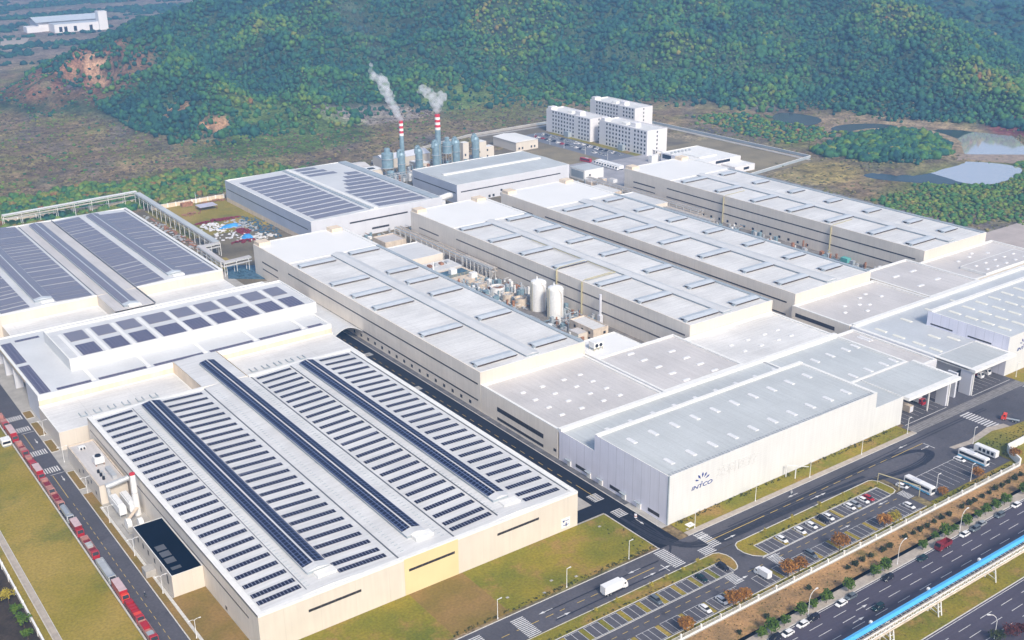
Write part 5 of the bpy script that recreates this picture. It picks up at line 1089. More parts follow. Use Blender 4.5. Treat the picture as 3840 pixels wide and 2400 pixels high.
# ------------------------------------------------------------------ courtyard between the first and second production halls
def tank(label, x, y, r, h, m, dome=1.6, group='white storage tanks', cat='tank', name='storage_tank', ladder=True):
    t = thing(name, label, cat, (x, y, 0), group); MB().cyl(x, y, 0, h, r, r, 24).dome(x, y, h, r, dome, 24).build('shell', m, t, smooth=False)
    if ladder:
        MB().tube((x-r-.25, y-.6, 0), (x-r-.25, y-.6, h+1.2), .12, 5).tube((x-r-.25, y+.6, 0), (x-r-.25, y+.6, h+1.2), .12, 5).build('ladder', M['bamboo'], t)
        MB().path([(x+.4, y-r-.2, 0), (x+.4, y-r-.2, h-2), (x-1.5, y-r+.1, h+dome*.7)], .14, 5).build('pipe', M['tan'], t); MB().cyl(x-.6, y+.5, h+dome*.8, h+dome+1.6, .35, .35, 8).build('vent_stub', M['metal_white'], t)
    return t
tank('near one of the two tall white domed tanks between the production halls', 342.3, 435.8, 4.3, 15.6, M['metal_white']); tank('far one of the two tall white domed tanks between the production halls', 341.6, 449.6, 4.3, 15.4, M['metal_white'])
def basin(label, x, y, r, h, inner):
    t = thing('round_basin', label, 'basin', (x, y, 0), 'open round basins'); mb = MB(); n = 24
    for i in range(n):
        a, b_ = 2*PI*i/n, 2*PI*(i+1)/n
        for ra, rb, za, zb in ((r, r, 0, h), (r, r-.5, h, h), (r-.5, r-.5, h, h-1.2)): mb.quad((x+ra*math.cos(a), y+ra*math.sin(a), za), (x+ra*math.cos(b_), y+ra*math.sin(b_), za), (x+rb*math.cos(b_), y+rb*math.sin(b_), zb), (x+rb*math.cos(a), y+rb*math.sin(a), zb))
    mb.build('rim_wall', M['metal_white'] if inner is M['rust'] else M['tan'], t); MB().add([(x+(r-.5)*math.cos(2*PI*i/n), y+(r-.5)*math.sin(2*PI*i/n), h-1.2) for i in range(n)], [tuple(range(n))]).build('contents', inner, t)
    MB().box(x-r+.5, x+r-.5, y-.2, y+.2, h-.2, h+.1).build('bridge_beam', M['metal'], t); return t
basin('open round white basin with rusty contents, left of the twin tanks', 338.2, 482.6, 4.2, 4.6, M['rust']); basin('open round white basin farthest from the twin white tanks', 335.8, 495.2, 3.6, 3.8, M['roof_warm'])
basin('grey open basin next to the twin white tanks', 337.6, 460.0, 3.6, 4.6, M['tan']); basin('small purple grey basin between rusty basin and twin tanks', 336.6, 470.6, 3.2, 4.0, M['roof_hall'])
cb = thing('control_building', 'beige two storey control building with small square windows behind the tanks', 'building', (333, 394, 0))
walls(cb, 333.5, 343.2, 394.2, 413.0, 7.4, M['tan']); parapet(cb, 333.5, 343.2, 394.2, 413.0, 7.4, M['tan'], 0.8, 0.35); deck(cb, 333.6, 343.1, 394.3, 412.9, 6.8, M['roof_hall']); walls(cb, 327.5, 333.4, 398.5, 406, 5.2, M['cream'], name='lower_wall'); deck(cb, 327.6, 333.3, 398.6, 405.9, 5.2, M['roof_warm'])
for y, z in ((396.5, 1.2), (396.5, 4.4), (402, 1.2), (402, 4.4), (408, 4.4)): ribbon(cb, 'x', 333.5, y, y+1.5, z, z+1.4, M['window'], 'window')
ribbon(cb, 'y', 394.2, 336, 337.5, 1.2, 2.6, M['window'], 'window'); ribbon(cb, 'y', 394.2, 340, 341.5, 3.8, 5.2, M['window'], 'window')
st = thing('slim_chimney', 'slim pale grey chimney beside the second production hall wall', 'chimney', (354.0, 412.5, 0)); MB().cyl(353.4, 412.5, 5.2, 16.4, .75, .75, 14).build('shaft', M['pale_grey_wall'], st); MB().box(352.4, 354.4, 411.4, 413.6, 0, 5.2).build('base_box', M['pale_grey_wall'], st)
wr = thing('service_hall', 'low white roofed link hall at the south end of the tank yard', 'hall', (303.7, 356.2, 0)); walls(wr, 303.7, 332, 356.2, 377, 12.4, M['white_trim']); parapet(wr, 303.7, 332, 356.2, 377, 12.4, M['white_trim'], .4, .4); deck(wr, 303.8, 331.9, 356.3, 376.9, 12.1, M['roof_end'])
ac = thing('air_conditioner', 'white twin fan air conditioning unit on rusty legs on the link hall roof', 'air conditioner', (311, 366, 12.1))
MB().box(309, 314.5, 364.4, 368.4, 13.4, 16.0).build('housing', M['metal_white'], ac)
for x in (310.4, 312.9): MB().tube((x, 364.35, 14.6), (x, 364.1, 14.6), .85, 12).build('fan', M['window'], ac)
mb = MB()
for x in (309.2, 311.7, 314.2):
    for y in (364.6, 368.2): mb.box(x-.1, x+.1, y-.1, y+.1, 12.1, 13.4)
mb.box(309, 314.5, 364.4, 364.6, 13.2, 13.4); mb.box(309, 314.5, 368.2, 368.4, 13.2, 13.4); mb.build('frame', M['bamboo'], ac)
nb = thing('service_building', 'white roofed cream service building at the north of the tank yard', 'building', (319.5, 543.5, 0)); walls(nb, 319.5, 341.5, 543.5, 573, 8.0, M['cream']); parapet(nb, 319.5, 341.5, 543.5, 573, 8.0, M['roof_end'], .4, .4); deck(nb, 319.6, 341.4, 543.6, 572.9, 7.7, M['roof_white'])
nb = thing('service_building', 'small tan flat roofed building at the far end of the tank yard', 'building', (327, 587, 0)); walls(nb, 327, 342, 587, 603, 6.4, M['tan']); parapet(nb, 327, 342, 587, 603, 6.4, M['tan'], .6, .4); deck(nb, 327.1, 341.9, 587.1, 602.9, 5.8, M['roof_warm'])
eq = thing('treatment_plant', 'yellowish open concrete treatment basins with white boxes beyond the round basins', 'treatment plant', (322, 505, 0))
MB().box(320, 344, 503, 526, 0, 3.6).build('basin_block', M['tan'], eq); MB().box(322, 342, 513, 524.5, 3.2, 3.62).build('basin_water', M['tarp_teal'], eq)
for x, y in ((330, 517), (336, 505)): MB().box(x, x+4, y, y+3, 3.6, 6.4).build('equipment_box', M['metal_white'], eq)
mb = MB()
for i in range(9): mb.path([(321+2.5*i, 512.5, 3.6), (321+2.5*i, 512.5, 5.2)], .1, 4)
for z in (4.4, 5.2): mb.path([(321, 512.5, z), (342, 512.5, z)], .1, 4)
mb.build('railing', M['bamboo'], eq); MB().box(320, 344, 527, 542, 0, 4.2).build('roof_slab', M['roof_white'], eq); MB().path([(326, 530, 4.2), (326, 530, 9)], .5, 8).build('vent_pipe', M['metal_white'], eq)
for i in range(5): MB().box(322+4*i, 324+4*i, 534, 537, 4.2, 5.4).build('roof_unit', M['rust'] if i % 2 else M['metal'], eq)
def pipe_rack(label, pts, z, w, legs, mroof=None, npipes=4, group='pipe racks', m='metal', low=2.2):
    """Elevated pipe rack along a polyline: legs, two levels of pipes, cross beams, top deck."""
    t = thing('pipe_rack', label, 'pipe rack', (pts[0][0], pts[0][1], 0), group)
    pm = MB(); lg = MB(); tp = MB()
    for (x0, y0), (x1, y1) in zip(pts[:-1], pts[1:]):
        d = Vector((x1-x0, y1-y0)); L_ = d.length; d.normalize(); nn = Vector((-d.y, d.x))
        for lv in (z, z-low):
            for k in range(npipes):
                o = nn*(w*(k/(npipes-1)-.5)); r_ = .16+.10*((k*7+int(lv)) % 3); pm.tube((x0+o.x, y0+o.y, lv), (x1+o.x, y1+o.y, lv), r_, 6, k % 2)
        s_ = 0
        while s_ <= L_:
            c = Vector((x0, y0))+d*s_
            for sd in (-1, 1):
                o = nn*(w/2+.2)*sd; lg.box(c.x+o.x-.14, c.x+o.x+.14, c.y+o.y-.14, c.y+o.y+.14, 0, z-.2)
            a, b_ = c+nn*(w/2+.2), c-nn*(w/2+.2)
            for lv in (z-.3, z-low-.3): lg.tube((a.x, a.y, lv), (b_.x, b_.y, lv), .13, 4)
            s_ += legs
        for sd in (-1, 1): o = nn*(w/2+.2)*sd; lg.tube((x0+o.x, y0+o.y, z-.35), (x1+o.x, y1+o.y, z-.35), .16, 4)
        if mroof: tp.poly([tuple(Vector((x0, y0))+nn*w*.5), tuple(Vector((x0, y0))-nn*w*.5), tuple(Vector((x1, y1))-nn*w*.5), tuple(Vector((x1, y1))+nn*w*.5)], z+.35, z+.5)
    pm.build('pipe', [M[m], M['tan'] if m == 'metal' else M[m]], t); lg.build('steel_frame', M['metal_white'] if m == 'metal' else M[m], t)
    if mroof: tp.build('top_cover', M[mroof], t)
    return t
pipe_rack('long grey pipe rack along the second production hall wall in the tank yard', [(350.5, 612), (350.5, 506)], 7.0, 4.0, 6.5)
pipe_rack('tangled pipe rack section ending beside the treatment basins', [(348.5, 530), (348.5, 500)], 8.5, 3.4, 4, None, 6)
pipe_rack('low bluish pipe bundle along the first production hall in the tank yard', [(306.8, 540), (306.8, 372)], 7.6, 2.6, 9, None, 5, m='teal_steel', low=1.2)
pipe_rack('roofed pipe rack on lattice legs around the north boundary corner', [(150, 792), (243.4, 800)], 9.0, 3.2, 12, 'metal_white'); pipe_rack('covered pipe rack running from the north corner to the scrap yard', [(243.2, 797), (241.6, 646)], 8.5, 3.6, 9, 'roof_grey')
pipe_rack('covered pipe rack between rear solar warehouse and the teal pit', [(230.8, 647), (229.6, 607)], 8.2, 3.0, 8, 'roof_warm'); pipe_rack('short covered pipe rack crossing towards the first production hall', [(229, 606.5), (247, 608.4)], 8.0, 3.0, 8, 'roof_warm'); pipe_rack('short covered pipe rack beside the scrap yard corner', [(231, 645), (243, 646)], 8.1, 2.6, 6, 'roof_warm')
pipe_rack('pipe rack along the rightmost production hall in the east service alley', [(533.5, 640), (533.5, 520)], 6.2, 4.0, 7); pipe_rack('brown pipe rack in the middle of the east service alley', [(524, 545), (524, 500)], 5.4, 4.2, 4, None, 6); pipe_rack('narrow pipe rack in the gap beside the third production hall', [(420.5, 600), (420.5, 420)], 7, 3.4, 12)
def clutter(name, label, spots, n, seed, hmax=4.0):
    """Dense pipework and small plant that reads as one mass."""
    r = random.Random(seed); mb = MB()
    for _ in range(n):
        x0, x1, y0, y1 = r.choice(spots); x, y = r.uniform(x0, x1), r.uniform(y0, y1); k_ = r.random(); m_ = r.choice([0, 0, 1, 2, 2, 3, 4])
        if k_ < .4: s_ = r.uniform(.4, 1.3); h_ = r.uniform(.6, hmax); mb.box(x-s_, x+s_, y-s_, y+s_, 0, h_, m_)
        elif k_ < .7: L_ = r.uniform(2, 7); z = r.uniform(.5, hmax); mb.tube((x, y-L_/2, z), (x, y+L_/2, z), r.uniform(.12, .3), 6, m_)
        elif k_ < .85: L_ = r.uniform(1.5, 4); z = r.uniform(.5, hmax); mb.tube((x-L_/2, y, z), (x+L_/2, y, z), r.uniform(.1, .25), 6, m_)
        else: mb.cyl(x, y, 0, r.uniform(1, hmax+1), r.uniform(.3, .9), None, 10, m_)
    return tag(mb.build(name, [M['metal'], M['metal_white'], M['teal_steel'], M['rust'], M['gutter']]), label, 'pipework', kind='stuff')
clutter('yard_pipework', 'dense pipework and small plant crowded around the tanks and basins', [(309, 331, 378, 500), (326, 344, 455, 505), (344, 353.5, 415, 500), (333, 352, 414, 428), (325, 333, 470, 505), (318, 330, 390, 420)], 620, 3, 4.6)
clutter('alley_pipework', 'dense pipework and machines crowding the east service alley', [(528, 539, 400, 520), (492, 500, 365, 520), (503, 532, 500, 545), (496, 536, 370, 395), (505, 530, 582, 594)], 330, 4)
clutter('hall_end_pipework', 'pipes and low plant at the back ends of the production halls', [(306, 352, 604, 625), (415, 426, 560, 640), (492, 538, 618, 648), (356, 420, 606, 626)], 260, 5, 3)
clutter('boiler_pipework', 'dense grey pipework between the boiler house vessels', [(418, 520, 735, 762)], 260, 6, 7)
# east service alley
ea = thing('service_building', 'white roofed service building in the east alley beside the rightmost production hall', 'building', (512, 545, 0)); walls(ea, 512.5, 526, 545, 581, 8.0, M['cream']); parapet(ea, 512.5, 526, 545, 581, 8.0, M['roof_end'], .4, .4); deck(ea, 512.6, 525.9, 545.1, 580.9, 7.7, M['roof_white'])
ea = thing('service_building', 'small tan plant building in the east alley behind the white roofed one', 'building', (515, 594, 0)); walls(ea, 515, 527, 594, 618, 6.0, M['tan']); deck(ea, 515, 527, 594, 618, 6.0, M['roof_hall'])
for i, (x, y, s_, lab) in enumerate(((512, 532, 3, 'yellow grey open basin near the white roofed service building'), (520, 492, 3.4, 'small grey machine block in the middle of the east alley'), (516, 470, 3, 'small white machine block between the third and rightmost halls'), (522, 448, 3.2, 'small white machine block with rusty pipes in the east alley'), (516, 425, 3, 'small white machine block near the teal box'), (514, 392, 2.6, 'small white machine block close to the flat halls'))):
    eqb = thing('plant_machine', lab, 'machine', (x, y, 0), 'machines in the east alley'); MB().box(x-s_, x+s_, y-s_*1.6, y+s_*1.6, 0, 4.2).build('casing', M['tan'] if i < 2 else M['metal_white'], eqb)
    for k_ in range(3): MB().cyl(x-s_+2*k_, y+k_-1, 4.2, 5.6+.5*k_, .6, .6, 8).build('outlet', M['rust'] if k_ % 2 else M['metal'], eqb)
    MB().path([(x+s_+.4, y-4, 1), (x+s_+.4, y+5, 3.4), (x+s_+3, y+5, 3.4)], .28, 6).build('pipe', M['bamboo'] if i % 2 else M['metal'], eqb)
tb = thing('skip_container', 'small teal container beside the rightmost production hall wall', 'container', (535.5, 402, 0)); MB().box(534, 537.5, 399, 404, .2, 2.8).build('box', mat('teal_paint', (0.12, .42, .40), .5), tb); MB().box(534.2, 537.3, 399.2, 403.8, 0, .2).build('base', M['gutter'], tb)
for i, (x, y, h, lab) in enumerate(((354.9, 451, 19.2, 'yellow vertical pipe on the second production hall wall behind the white tanks'), (354.9, 429.6, 18, 'thick yellow vertical pipe on the wall right of the white tanks'), (539.3, 417, 17.5, 'greenish vertical pipe on the rightmost production hall, nearer one'), (539.3, 506, 17.5, 'greenish vertical pipe on the rightmost production hall, farther one'))):
    v = thing('wall_pipe', lab, 'pipe', (x, y, 0), 'vertical pipes on hall walls'); MB().path([(x, y, 0), (x, y, h)], .45, 8).build('riser', M['bamboo'], v); MB().path([(x, y, h), (x+3, y+1, h+.6), (x+22, y+2, h+.6)], .2, 6).build('roof_run', M['bamboo'], v)
rp = thing('roof_pipe', 'thin yellow pipe along the ridge monitor of the second production hall', 'pipe', (379, 420, 18)); MB().path([(378.6, 505, 18.6), (378.6, 430, 18.6), (358, 429, 18.8)], .22, 6).build('pipe_run', M['bamboo'], rp); MB().path([(378.6, 430, 17.7), (378.6, 430, 18.6)], .15, 5).build('pipe_bracket', M['metal'], rp)

# ------------------------------------------------------------------ boiler house: silos, striped chimneys
def striped(label, x, y, h, r0, r1, z0):
    c = thing('striped_chimney', label, 'chimney', (x, y, 0), 'red and white banded chimneys'); rr = lambda z: r0+(r1-r0)*z/h
    MB().cyl(x, y, 0, z0, r0, rr(z0), 20).build('steel_shaft', M['teal_steel'], c)
    nb_ = 6; s_ = (h-z0)/nb_
    for i in range(nb_): MB().cyl(x, y, z0+i*s_, z0+(i+1)*s_, rr(z0+i*s_)+.02, rr(z0+(i+1)*s_)+.02, 20).build('painted_band', M['chim_white'] if i % 2 == 0 else M['chim_red'], c)
    return c
striped('thinner red and white banded chimney, left of the two, smoking', 437, 750, 44, 2.0, 1.6, 32.4); striped('thicker red and white banded chimney, right of the two, smoking', 474, 756, 43.6, 2.5, 2.1, 31.4)
def scrubber(label, x, y, r, z0, h, hook=True, cat='silo'):
    s = thing('scrubber_tower', label, cat, (x, y, 0), 'grey teal scrubber towers'); MB().cyl(x, y, z0, h-3.2 if hook else h-4.5, r, r, 20).build('vessel', M['teal_steel'], s)
    if hook:
        MB().cyl(x, y, h-3.2, h-1.6, r, r*.75, 20).build('shoulder', M['teal_steel'], s); pts = [(x+1.4*math.cos(PI*t/6)-1.2, y-.0, h-1.6+2.0*math.sin(PI*t/6)) for t in range(7)]; MB().path(pts+[(x-2.8, y, h-5)], r*.42, 10).build('bent_outlet', M['teal_steel'], s)
    else: MB().cyl(x, y, h-4.5, h-3.6, r, r*.5, 20).cyl(x, y, h-3.6, h-1, r*.5, r*.5, 16).dome(x, y, h-1, r*.5, .8, 16).build('neck', M['teal_steel'], s)
    mb = MB()
    for a in range(4): mb.tube((x+r*.95*math.cos(a*PI/2+.7), y+r*.95*math.sin(a*PI/2+.7), 0), (x+r*.95*math.cos(a*PI/2+.7), y+r*.95*math.sin(a*PI/2+.7), z0+.5), .25, 6)
    for zz_ in (z0+.2, z0+(h-z0)*.45): mb.cyl(x, y, zz_, zz_+.25, r+.55, r+.55, 20)
    mb.build('platform_ring', M['metal'], s); MB().tube((x+r+.2, y-1, 0), (x+r+.2, y-1, h-3), .15, 5).build('side_pipe', M['bamboo'], s); return s
scrubber('squat wide silo with narrow neck, leftmost of the boiler house vessels', 423.5, 750, 4.6, 9, 25.0, False); scrubber('tower with white side duct in front of the thinner banded chimney', 431.8, 743, 2.9, 4, 22.6)
scrubber('hook topped tower standing alone between the two banded chimneys', 450.8, 748, 2.9, 4, 22.2); scrubber('hook topped tower in front of the thicker banded chimney', 466.6, 748, 2.9, 4, 24.6)
scrubber('wide vessel on stilts between two hook topped towers', 480.5, 753, 3.8, 12, 25.5, False); scrubber('hook topped tower right of the wide stilted vessel', 487.6, 751, 3.1, 4, 23.6); scrubber('rightmost and tallest hook topped tower at the white block', 505.2, 749, 3.0, 4, 24.2)
for lab, x0, x1, y0, y1, h in (('tall plain white block between the right hand scrubber towers', 493.8, 499.4, 750, 756, 18.8), ('white stepped boiler building at the right end of the silos', 509, 518, 752, 760, 17), ('lower white boiler annex right of the stepped building', 518.3, 527, 754, 761, 11.5)):
    bb = thing('boiler_block', lab, 'building', (x0, y0, 0), 'white boiler house blocks'); walls(bb, x0, x1, y0, y1, h, M['cream']); deck(bb, x0, x1, y0, y1, h, M['roof_end'])
    for z in (3, 8): ribbon(bb, 'y', y0, x0+1.4, x0+2.8, z, z+1.8, M['window'], 'window')
for lab, x0, x1, y0, y1, h, rise, mr in (('long pale shed with ridged roof behind the silos', 437, 481, 780, 798, 7.6, 2.6, 'pale_grey_wall'), ('pale shed left of the silos behind the solar hall', 402, 420, 772, 790, 7, 1.6, 'roof_warm'), ('small cream hut with dark roof hatch left of the squat silo', 404, 420, 752, 765, 8.5, .2, 'roof_end'), ('low white shed between the hook topped towers', 455.5, 464.5, 757, 771, 6, .4, 'roof_end')):
    bb = thing('boiler_shed', lab, 'shed', (x0, y0, 0), 'sheds around the boiler house'); walls(bb, x0, x1, y0, y1, h, M['cream']); mb = MB(); ym = (y0+y1)/2
    mb.quad((x0-.3, y0-.3, h), (x1+.3, y0-.3, h), (x1+.3, ym, h+rise), (x0-.3, ym, h+rise)); mb.quad((x0-.3, ym, h+rise), (x1+.3, ym, h+rise), (x1+.3, y1+.3, h), (x0-.3, y1+.3, h)); mb.add([(x0, y0, h), (x0, ym, h+rise), (x0, y1, h)], [(0, 2, 1)]); mb.build('roof', M[mr], bb)
    if 'hatch' in lab: MB().box(410, 415, 755, 759, h+.2, h+.6).build('roof_hatch', M['window'], bb)
mh = thing('steel_gantry', 'open teal and white steel gantry in front of the boiler house', 'gantry', (418, 726, 0)); mb = MB()
for x in (412, 417, 422, 427, 432, 437, 442):
    for y in (728, 735): mb.box(x-.2, x+.2, y-.2, y+.2, 0, 8)
    mb.tube((x, 728, 7.8), (x, 735, 7.8), .25, 4)
for y in (728, 735): mb.tube((412, y, 7.8), (442, y, 7.8), .25, 4); mb.tube((412, y, 4.4), (442, y, 4.4), .2, 4)
mb.build('frame', M['metal'], mh); mb = MB()
for k_ in range(7): mb.tube((406+5*k_, 738+k_ % 3, 1.5+k_ % 4), (416+5*k_, 741-k_ % 2*3, 2.5+k_ % 3), .8, 8)
mb.build('machinery', M['teal_steel'], mh); MB().box(404, 446, 736.5, 742, 0, 3.4).build('dark_base', M['gutter'], mh)
tk = tank('small grey blue tank at the corner of the solar hall', 421, 741.5, 2.8, 8, M['teal_steel'], .8, 'grey tanks', 'tank', 'storage_tank', False)

# ------------------------------------------------------------------ dormitories, canteen, gate shed
def dorm(label, x0, x1, y0, y1, H):
    d = thing('dormitory', label, 'dormitory block', (x0, y0, 0), 'white dormitory blocks'); walls(d, x0, x1, y0, y1, H, M['dorm']); parapet(d, x0, x1, y0, y1, H, M['dorm'], 1.0, .35); deck(d, x0, x1, y0, y1, H-.9, M['roof_hall'])
    for a, b_ in ((x0+2, x1-5), ): MB().box(x0+5, x0+11, y0+20, y0+27, H-.9, H+2.6).build('stair_head', M['dorm'], d); MB().box(x0+1, x0+8, y1-6, y1-1, H-.9, H+2.2).build('stair_head', M['dorm'], d); MB().box(x0+6, x0+12, y0+33, y0+39, H-.9, H+1.0).build('roof_plant', M['white_trim'], d)
    L_ = y1-y0; yy = [y0+2.0+4.15*i for i in range(4)]+[y0+L_-11-4.15*i for i in range(8)]; pr = None
    for f in range(6):
        for y in yy:
            z = 1.0+3.42*f
            if pr is None: pr = MB().box(-.06, .02, 0, 1.7, 0, 1.75).build('window', M['window'], d, origin=(0, 0, 0)); pr.location = (0, y-y0, z)
            else: copy_part(pr, d, (0, y-y0, z))
    pe = MB().box(-.6, .6, -.06, .02, 0, 1.6).build('end_window', M['window'], d, origin=(0, 0, 0)); pe.location = ((x1-x0)/2, 0, 1.0)
    for f in range(1, 6): copy_part(pe, d, ((x1-x0)/2, 0, 1.0+3.42*f))
    MB().box(x0-3.2, x0-.02, y0+27, y0+33, 0, 5).build('entrance_porch', M['gutter'], d)
dorm('rear white dormitory block, behind the other two', 695, 717, 768, 832, 20.6); dorm('left white dormitory block facing the car park', 632, 652, 756, 819, 20.6); dorm('front white dormitory block, nearest the canteen', 634, 656.5, 684.4, 746, 21.0)
ca = thing('canteen', 'sprawling low white canteen beside the front dormitory', 'canteen', (614, 600, 0))
walls(ca, 627, 668, 611, 659.8, 8.6, M['dorm']); parapet(ca, 627, 668, 611, 659.8, 8.6, M['white_trim'], .5, .5); deck(ca, 627.3, 667.7, 611.3, 659.5, 8.3, M['roof_end']); walls(ca, 646, 668.5, 596, 610.8, 5.2, M['dorm'], name='lower_wall'); deck(ca, 646.3, 668, 596.3, 610.5, 5.0, M['roof_end'], 'lower_roof')
ribbon(ca, 'y', 611, 640, 656, 5.8, 8.0, M['window']); ribbon(ca, 'x', 627, 648, 658, 4.2, 7.6, M['window']); ribbon(ca, 'y', 596, 656, 662, 1.6, 3.6, M['window']); MB().box(636, 655, 625, 645, 8.4, 9.2).build('roof_curb', M['white_trim'], ca); MB().box(640.6, 643, 652, 684, 4.4, 5.0).build('link_bridge', M['white_trim'], ca); MB().box(621, 630, 664, 668, 0, 5.4).build('gate_pillar', M['white_trim'], ca)
for i in range(6): MB().box(630+4*i, 631.4+4*i, 650, 652, 8.3, 9.6).build('roof_vent', M['metal'], ca)
ws = thing('white_shed', 'isolated cream warehouse shed left of the dormitory car park', 'shed', (558, 764, 0)); walls(ws, 558.5, 582, 766, 800, 7.8, M['cream']); mb = MB(); mb.quad((558, 765.5, 7.8), (570.2, 765.5, 8.8), (570.2, 800.5, 8.8), (558, 800.5, 7.8)); mb.quad((570.2, 765.5, 8.8), (582.4, 765.5, 7.8), (582.4, 800.5, 7.8), (570.2, 800.5, 8.8)); mb.add([(558, 765.5, 7.8), (582.4, 765.5, 7.8), (570.2, 765.5, 8.8)], [(0, 1, 2)]); mb.build('roof', M['roof_end'], ws)
for x in (561, 564.5, 574, 577.5): ribbon(ws, 'y', 766, x, x+1.6, 1.4, 3.2, M['window'], 'window')
wb = thing('white_cube_building', 'boxy white building with large grey shutter right of the grey hall', 'building', (538, 648, 0)); walls(wb, 538.5, 557.5, 650, 668, 8.3, M['white_trim']); deck(wb, 538.5, 557.5, 650, 668, 8.3, M['roof_grey']); ribbon(wb, 'x', 538.5, 651.5, 666, 1.5, 7.0, M['gutter'], 'shutter'); ribbon(wb, 'y', 650, 543, 544.6, 3.4, 5, M['window'], 'window')
for i, (x, y, w_, h_) in enumerate(((535, 640, 5, 3), (545, 636, 4, 3.5), (530, 632, 6, 4), (552, 632, 4, 2.5))):
    u_ = thing('yard_unit', ['low dark roofed unit beside the boxy white building', 'low beige unit south of the boxy white building', 'long low beige unit near the grey hall corner', 'low white unit near the rightmost hall'][i], 'plant unit', (x, y, 0), 'low units in the service yard'); MB().box(x, x+w_, y, y+6, 0, h_).build('casing', [M['gutter'], M['tan'], M['tan'], M['metal_white']][i], u_); MB().box(x+.3, x+w_-.3, y+.3, y+5.7, h_, h_+.25).build('lid', M['roof_warm'], u_)
# far white factory beyond the left hill
fb = thing('far_factory', 'hazy white factory with long shed roofs far beyond the left hill', 'factory', (470, 1950, 0)); walls(fb, 475, 572, 1955, 2010, 15, M['dorm']); mb = MB(); mb.quad((470, 1950, 15), (575, 1950, 15), (575, 1982, 21), (470, 1982, 21)); mb.quad((470, 1982, 21), (575, 1982, 21), (575, 2014, 15), (470, 2014, 15)); mb.build('roof', M['vent_top'], fb)
walls(fb, 490, 572, 1920, 1954.8, 13, M['dorm'], name='front_wall'); deck(fb, 490, 572, 1920, 1954, 13, M['vent_top'], 'front_roof'); MB().box(560, 574, 1916, 1932, 0, 29).build('tower', M['dorm'], fb); MB().box(455, 478, 1950, 1972, 0, 9).build('annex', M['dorm'], fb)
for x in (497, 505, 520, 545): ribbon(fb, 'y', 1920, x, x+5, 1, 9, M['window'], 'door')

# ------------------------------------------------------------------ boundary walls and fences
def long_wall(label, pts, h, t, m, cat='wall', name='boundary_wall', posts=0, cap=True, group=None):
    r = thing(name, label, cat, (pts[0][0], pts[0][1], 0), group); mb = MB(); cp = MB(); pp = MB()
    for (x0, y0), (x1, y1) in zip(pts[:-1], pts[1:]):
        d = Vector((x1-x0, y1-y0)); L_ = d.length; d.normalize(); n_ = Vector((-d.y, d.x))*t/2
        mb.poly([(x0+n_.x, y0+n_.y), (x0-n_.x, y0-n_.y), (x1-n_.x, y1-n_.y), (x1+n_.x, y1+n_.y)], 0, h)
        if cap: n2 = n_*1.8; cp.poly([(x0+n2.x, y0+n2.y), (x0-n2.x, y0-n2.y), (x1-n2.x, y1-n2.y), (x1+n2.x, y1+n2.y)], h, h+.12)
        if posts:
            s_ = 0
            while s_ <= L_: c = Vector((x0, y0))+d*s_; pp.box(c.x-t, c.x+t, c.y-t, c.y+t, 0, h+.35); s_ += posts
    mb.build('panel', m, r)
    if cap: cp.build('coping', M['white_trim'], r)
    if posts: pp.build('post', M['white_trim'], r)
    return r
long_wall('cream boundary wall along the north side behind the scrap yard', [(150, 806), (243, 803)], 2.6, .4, M['tan'], posts=12); long_wall('cream boundary wall behind the scrap yard up to the grey sided hall', [(245, 776), (300, 776)], 2.8, .4, M['cream_stain'], posts=6); long_wall('low white wall along the lawn at the left edge', [(49.1, 380), (49.1, 262)], 2.2, .35, M['tan'], posts=9)
long_wall('grey green boundary wall behind the far car park', [(640, 845), (731, 845), (734, 595), (650, 583)], 2.2, .4, M['gutter']); long_wall('pale boundary wall between silos and dormitories', [(440, 806), (560, 842), (640, 845)], 2.2, .4, M['concrete'])
fe = thing('perimeter_fence', 'long pale metal fence on a low wall between car park and brown slope', 'fence', (100, 198.2, 0)); MB().box(100, 384.6, 198.0, 198.35, 0, .6).build('plinth', M['white_trim'], fe); MB().box(100, 384.6, 197.6, 198.0, 0.04, .12).build('kerb_path', M['concrete'], fe)
mb = MB(); x = 100.0
while x < 384: mb.box(x, x+.09, 198.1, 198.19, .6, 2.0); x += .45
mb.box(100, 384.6, 198.1, 198.2, 1.9, 2.0); mb.build('bars', M['metal_white'], fe); mb = MB(); x = 103
while x < 384: mb.box(x, x+.5, 197.95, 198.45, 0, 2.25); x += 8.4
mb.build('pillar', M['white_trim'], fe)
gw = thing('gate_wall', 'white angular gate wall at the right edge above the brown slope', 'wall', (384, 199, 0)); MB().poly([(384.6, 198.2), (388.4, 204.5), (392, 208), (392.6, 207.4), (389, 203.8), (385.2, 197.9)], 0, 3.2).build('wall_panel', M['white_trim'], gw); MB().poly([(392, 208), (420, 208.2), (420, 207.6), (392.6, 207.4)], 0, 3.2).build('wall_panel', M['white_trim'], gw)
# goalpost frame (height limiter) on the verge and yellow barrier
hb = thing('height_frame', 'white height limit frame on the verge in front of the big signed hall', 'height frame', (307, 243, 0)); MB().box(305.8, 306.1, 246.4, 246.7, 0, 5.2).box(307.6, 307.9, 243.4, 243.7, 0, 4.6).build('post', M['metal_white'], hb); MB().tube((306, 246.5, 5.0), (311.8, 240.8, 5.0), .14, 6).build('beam', M['metal_white'], hb)
yb_ = thing('height_frame', 'long yellowish pipe frame lying over the bus park entrance', 'barrier', (330, 218, 0)); MB().tube((329.5, 222.4, 4.4), (333.5, 207.0, 4.4), .2, 6).build('beam', M['bamboo'], yb_)
for x, y in ((329.5, 222.4), (331.6, 214.4), (333.5, 207)): MB().tube((x, y, 0), (x, y, 4.4), .13, 6).build('post', M['bamboo'], yb_)

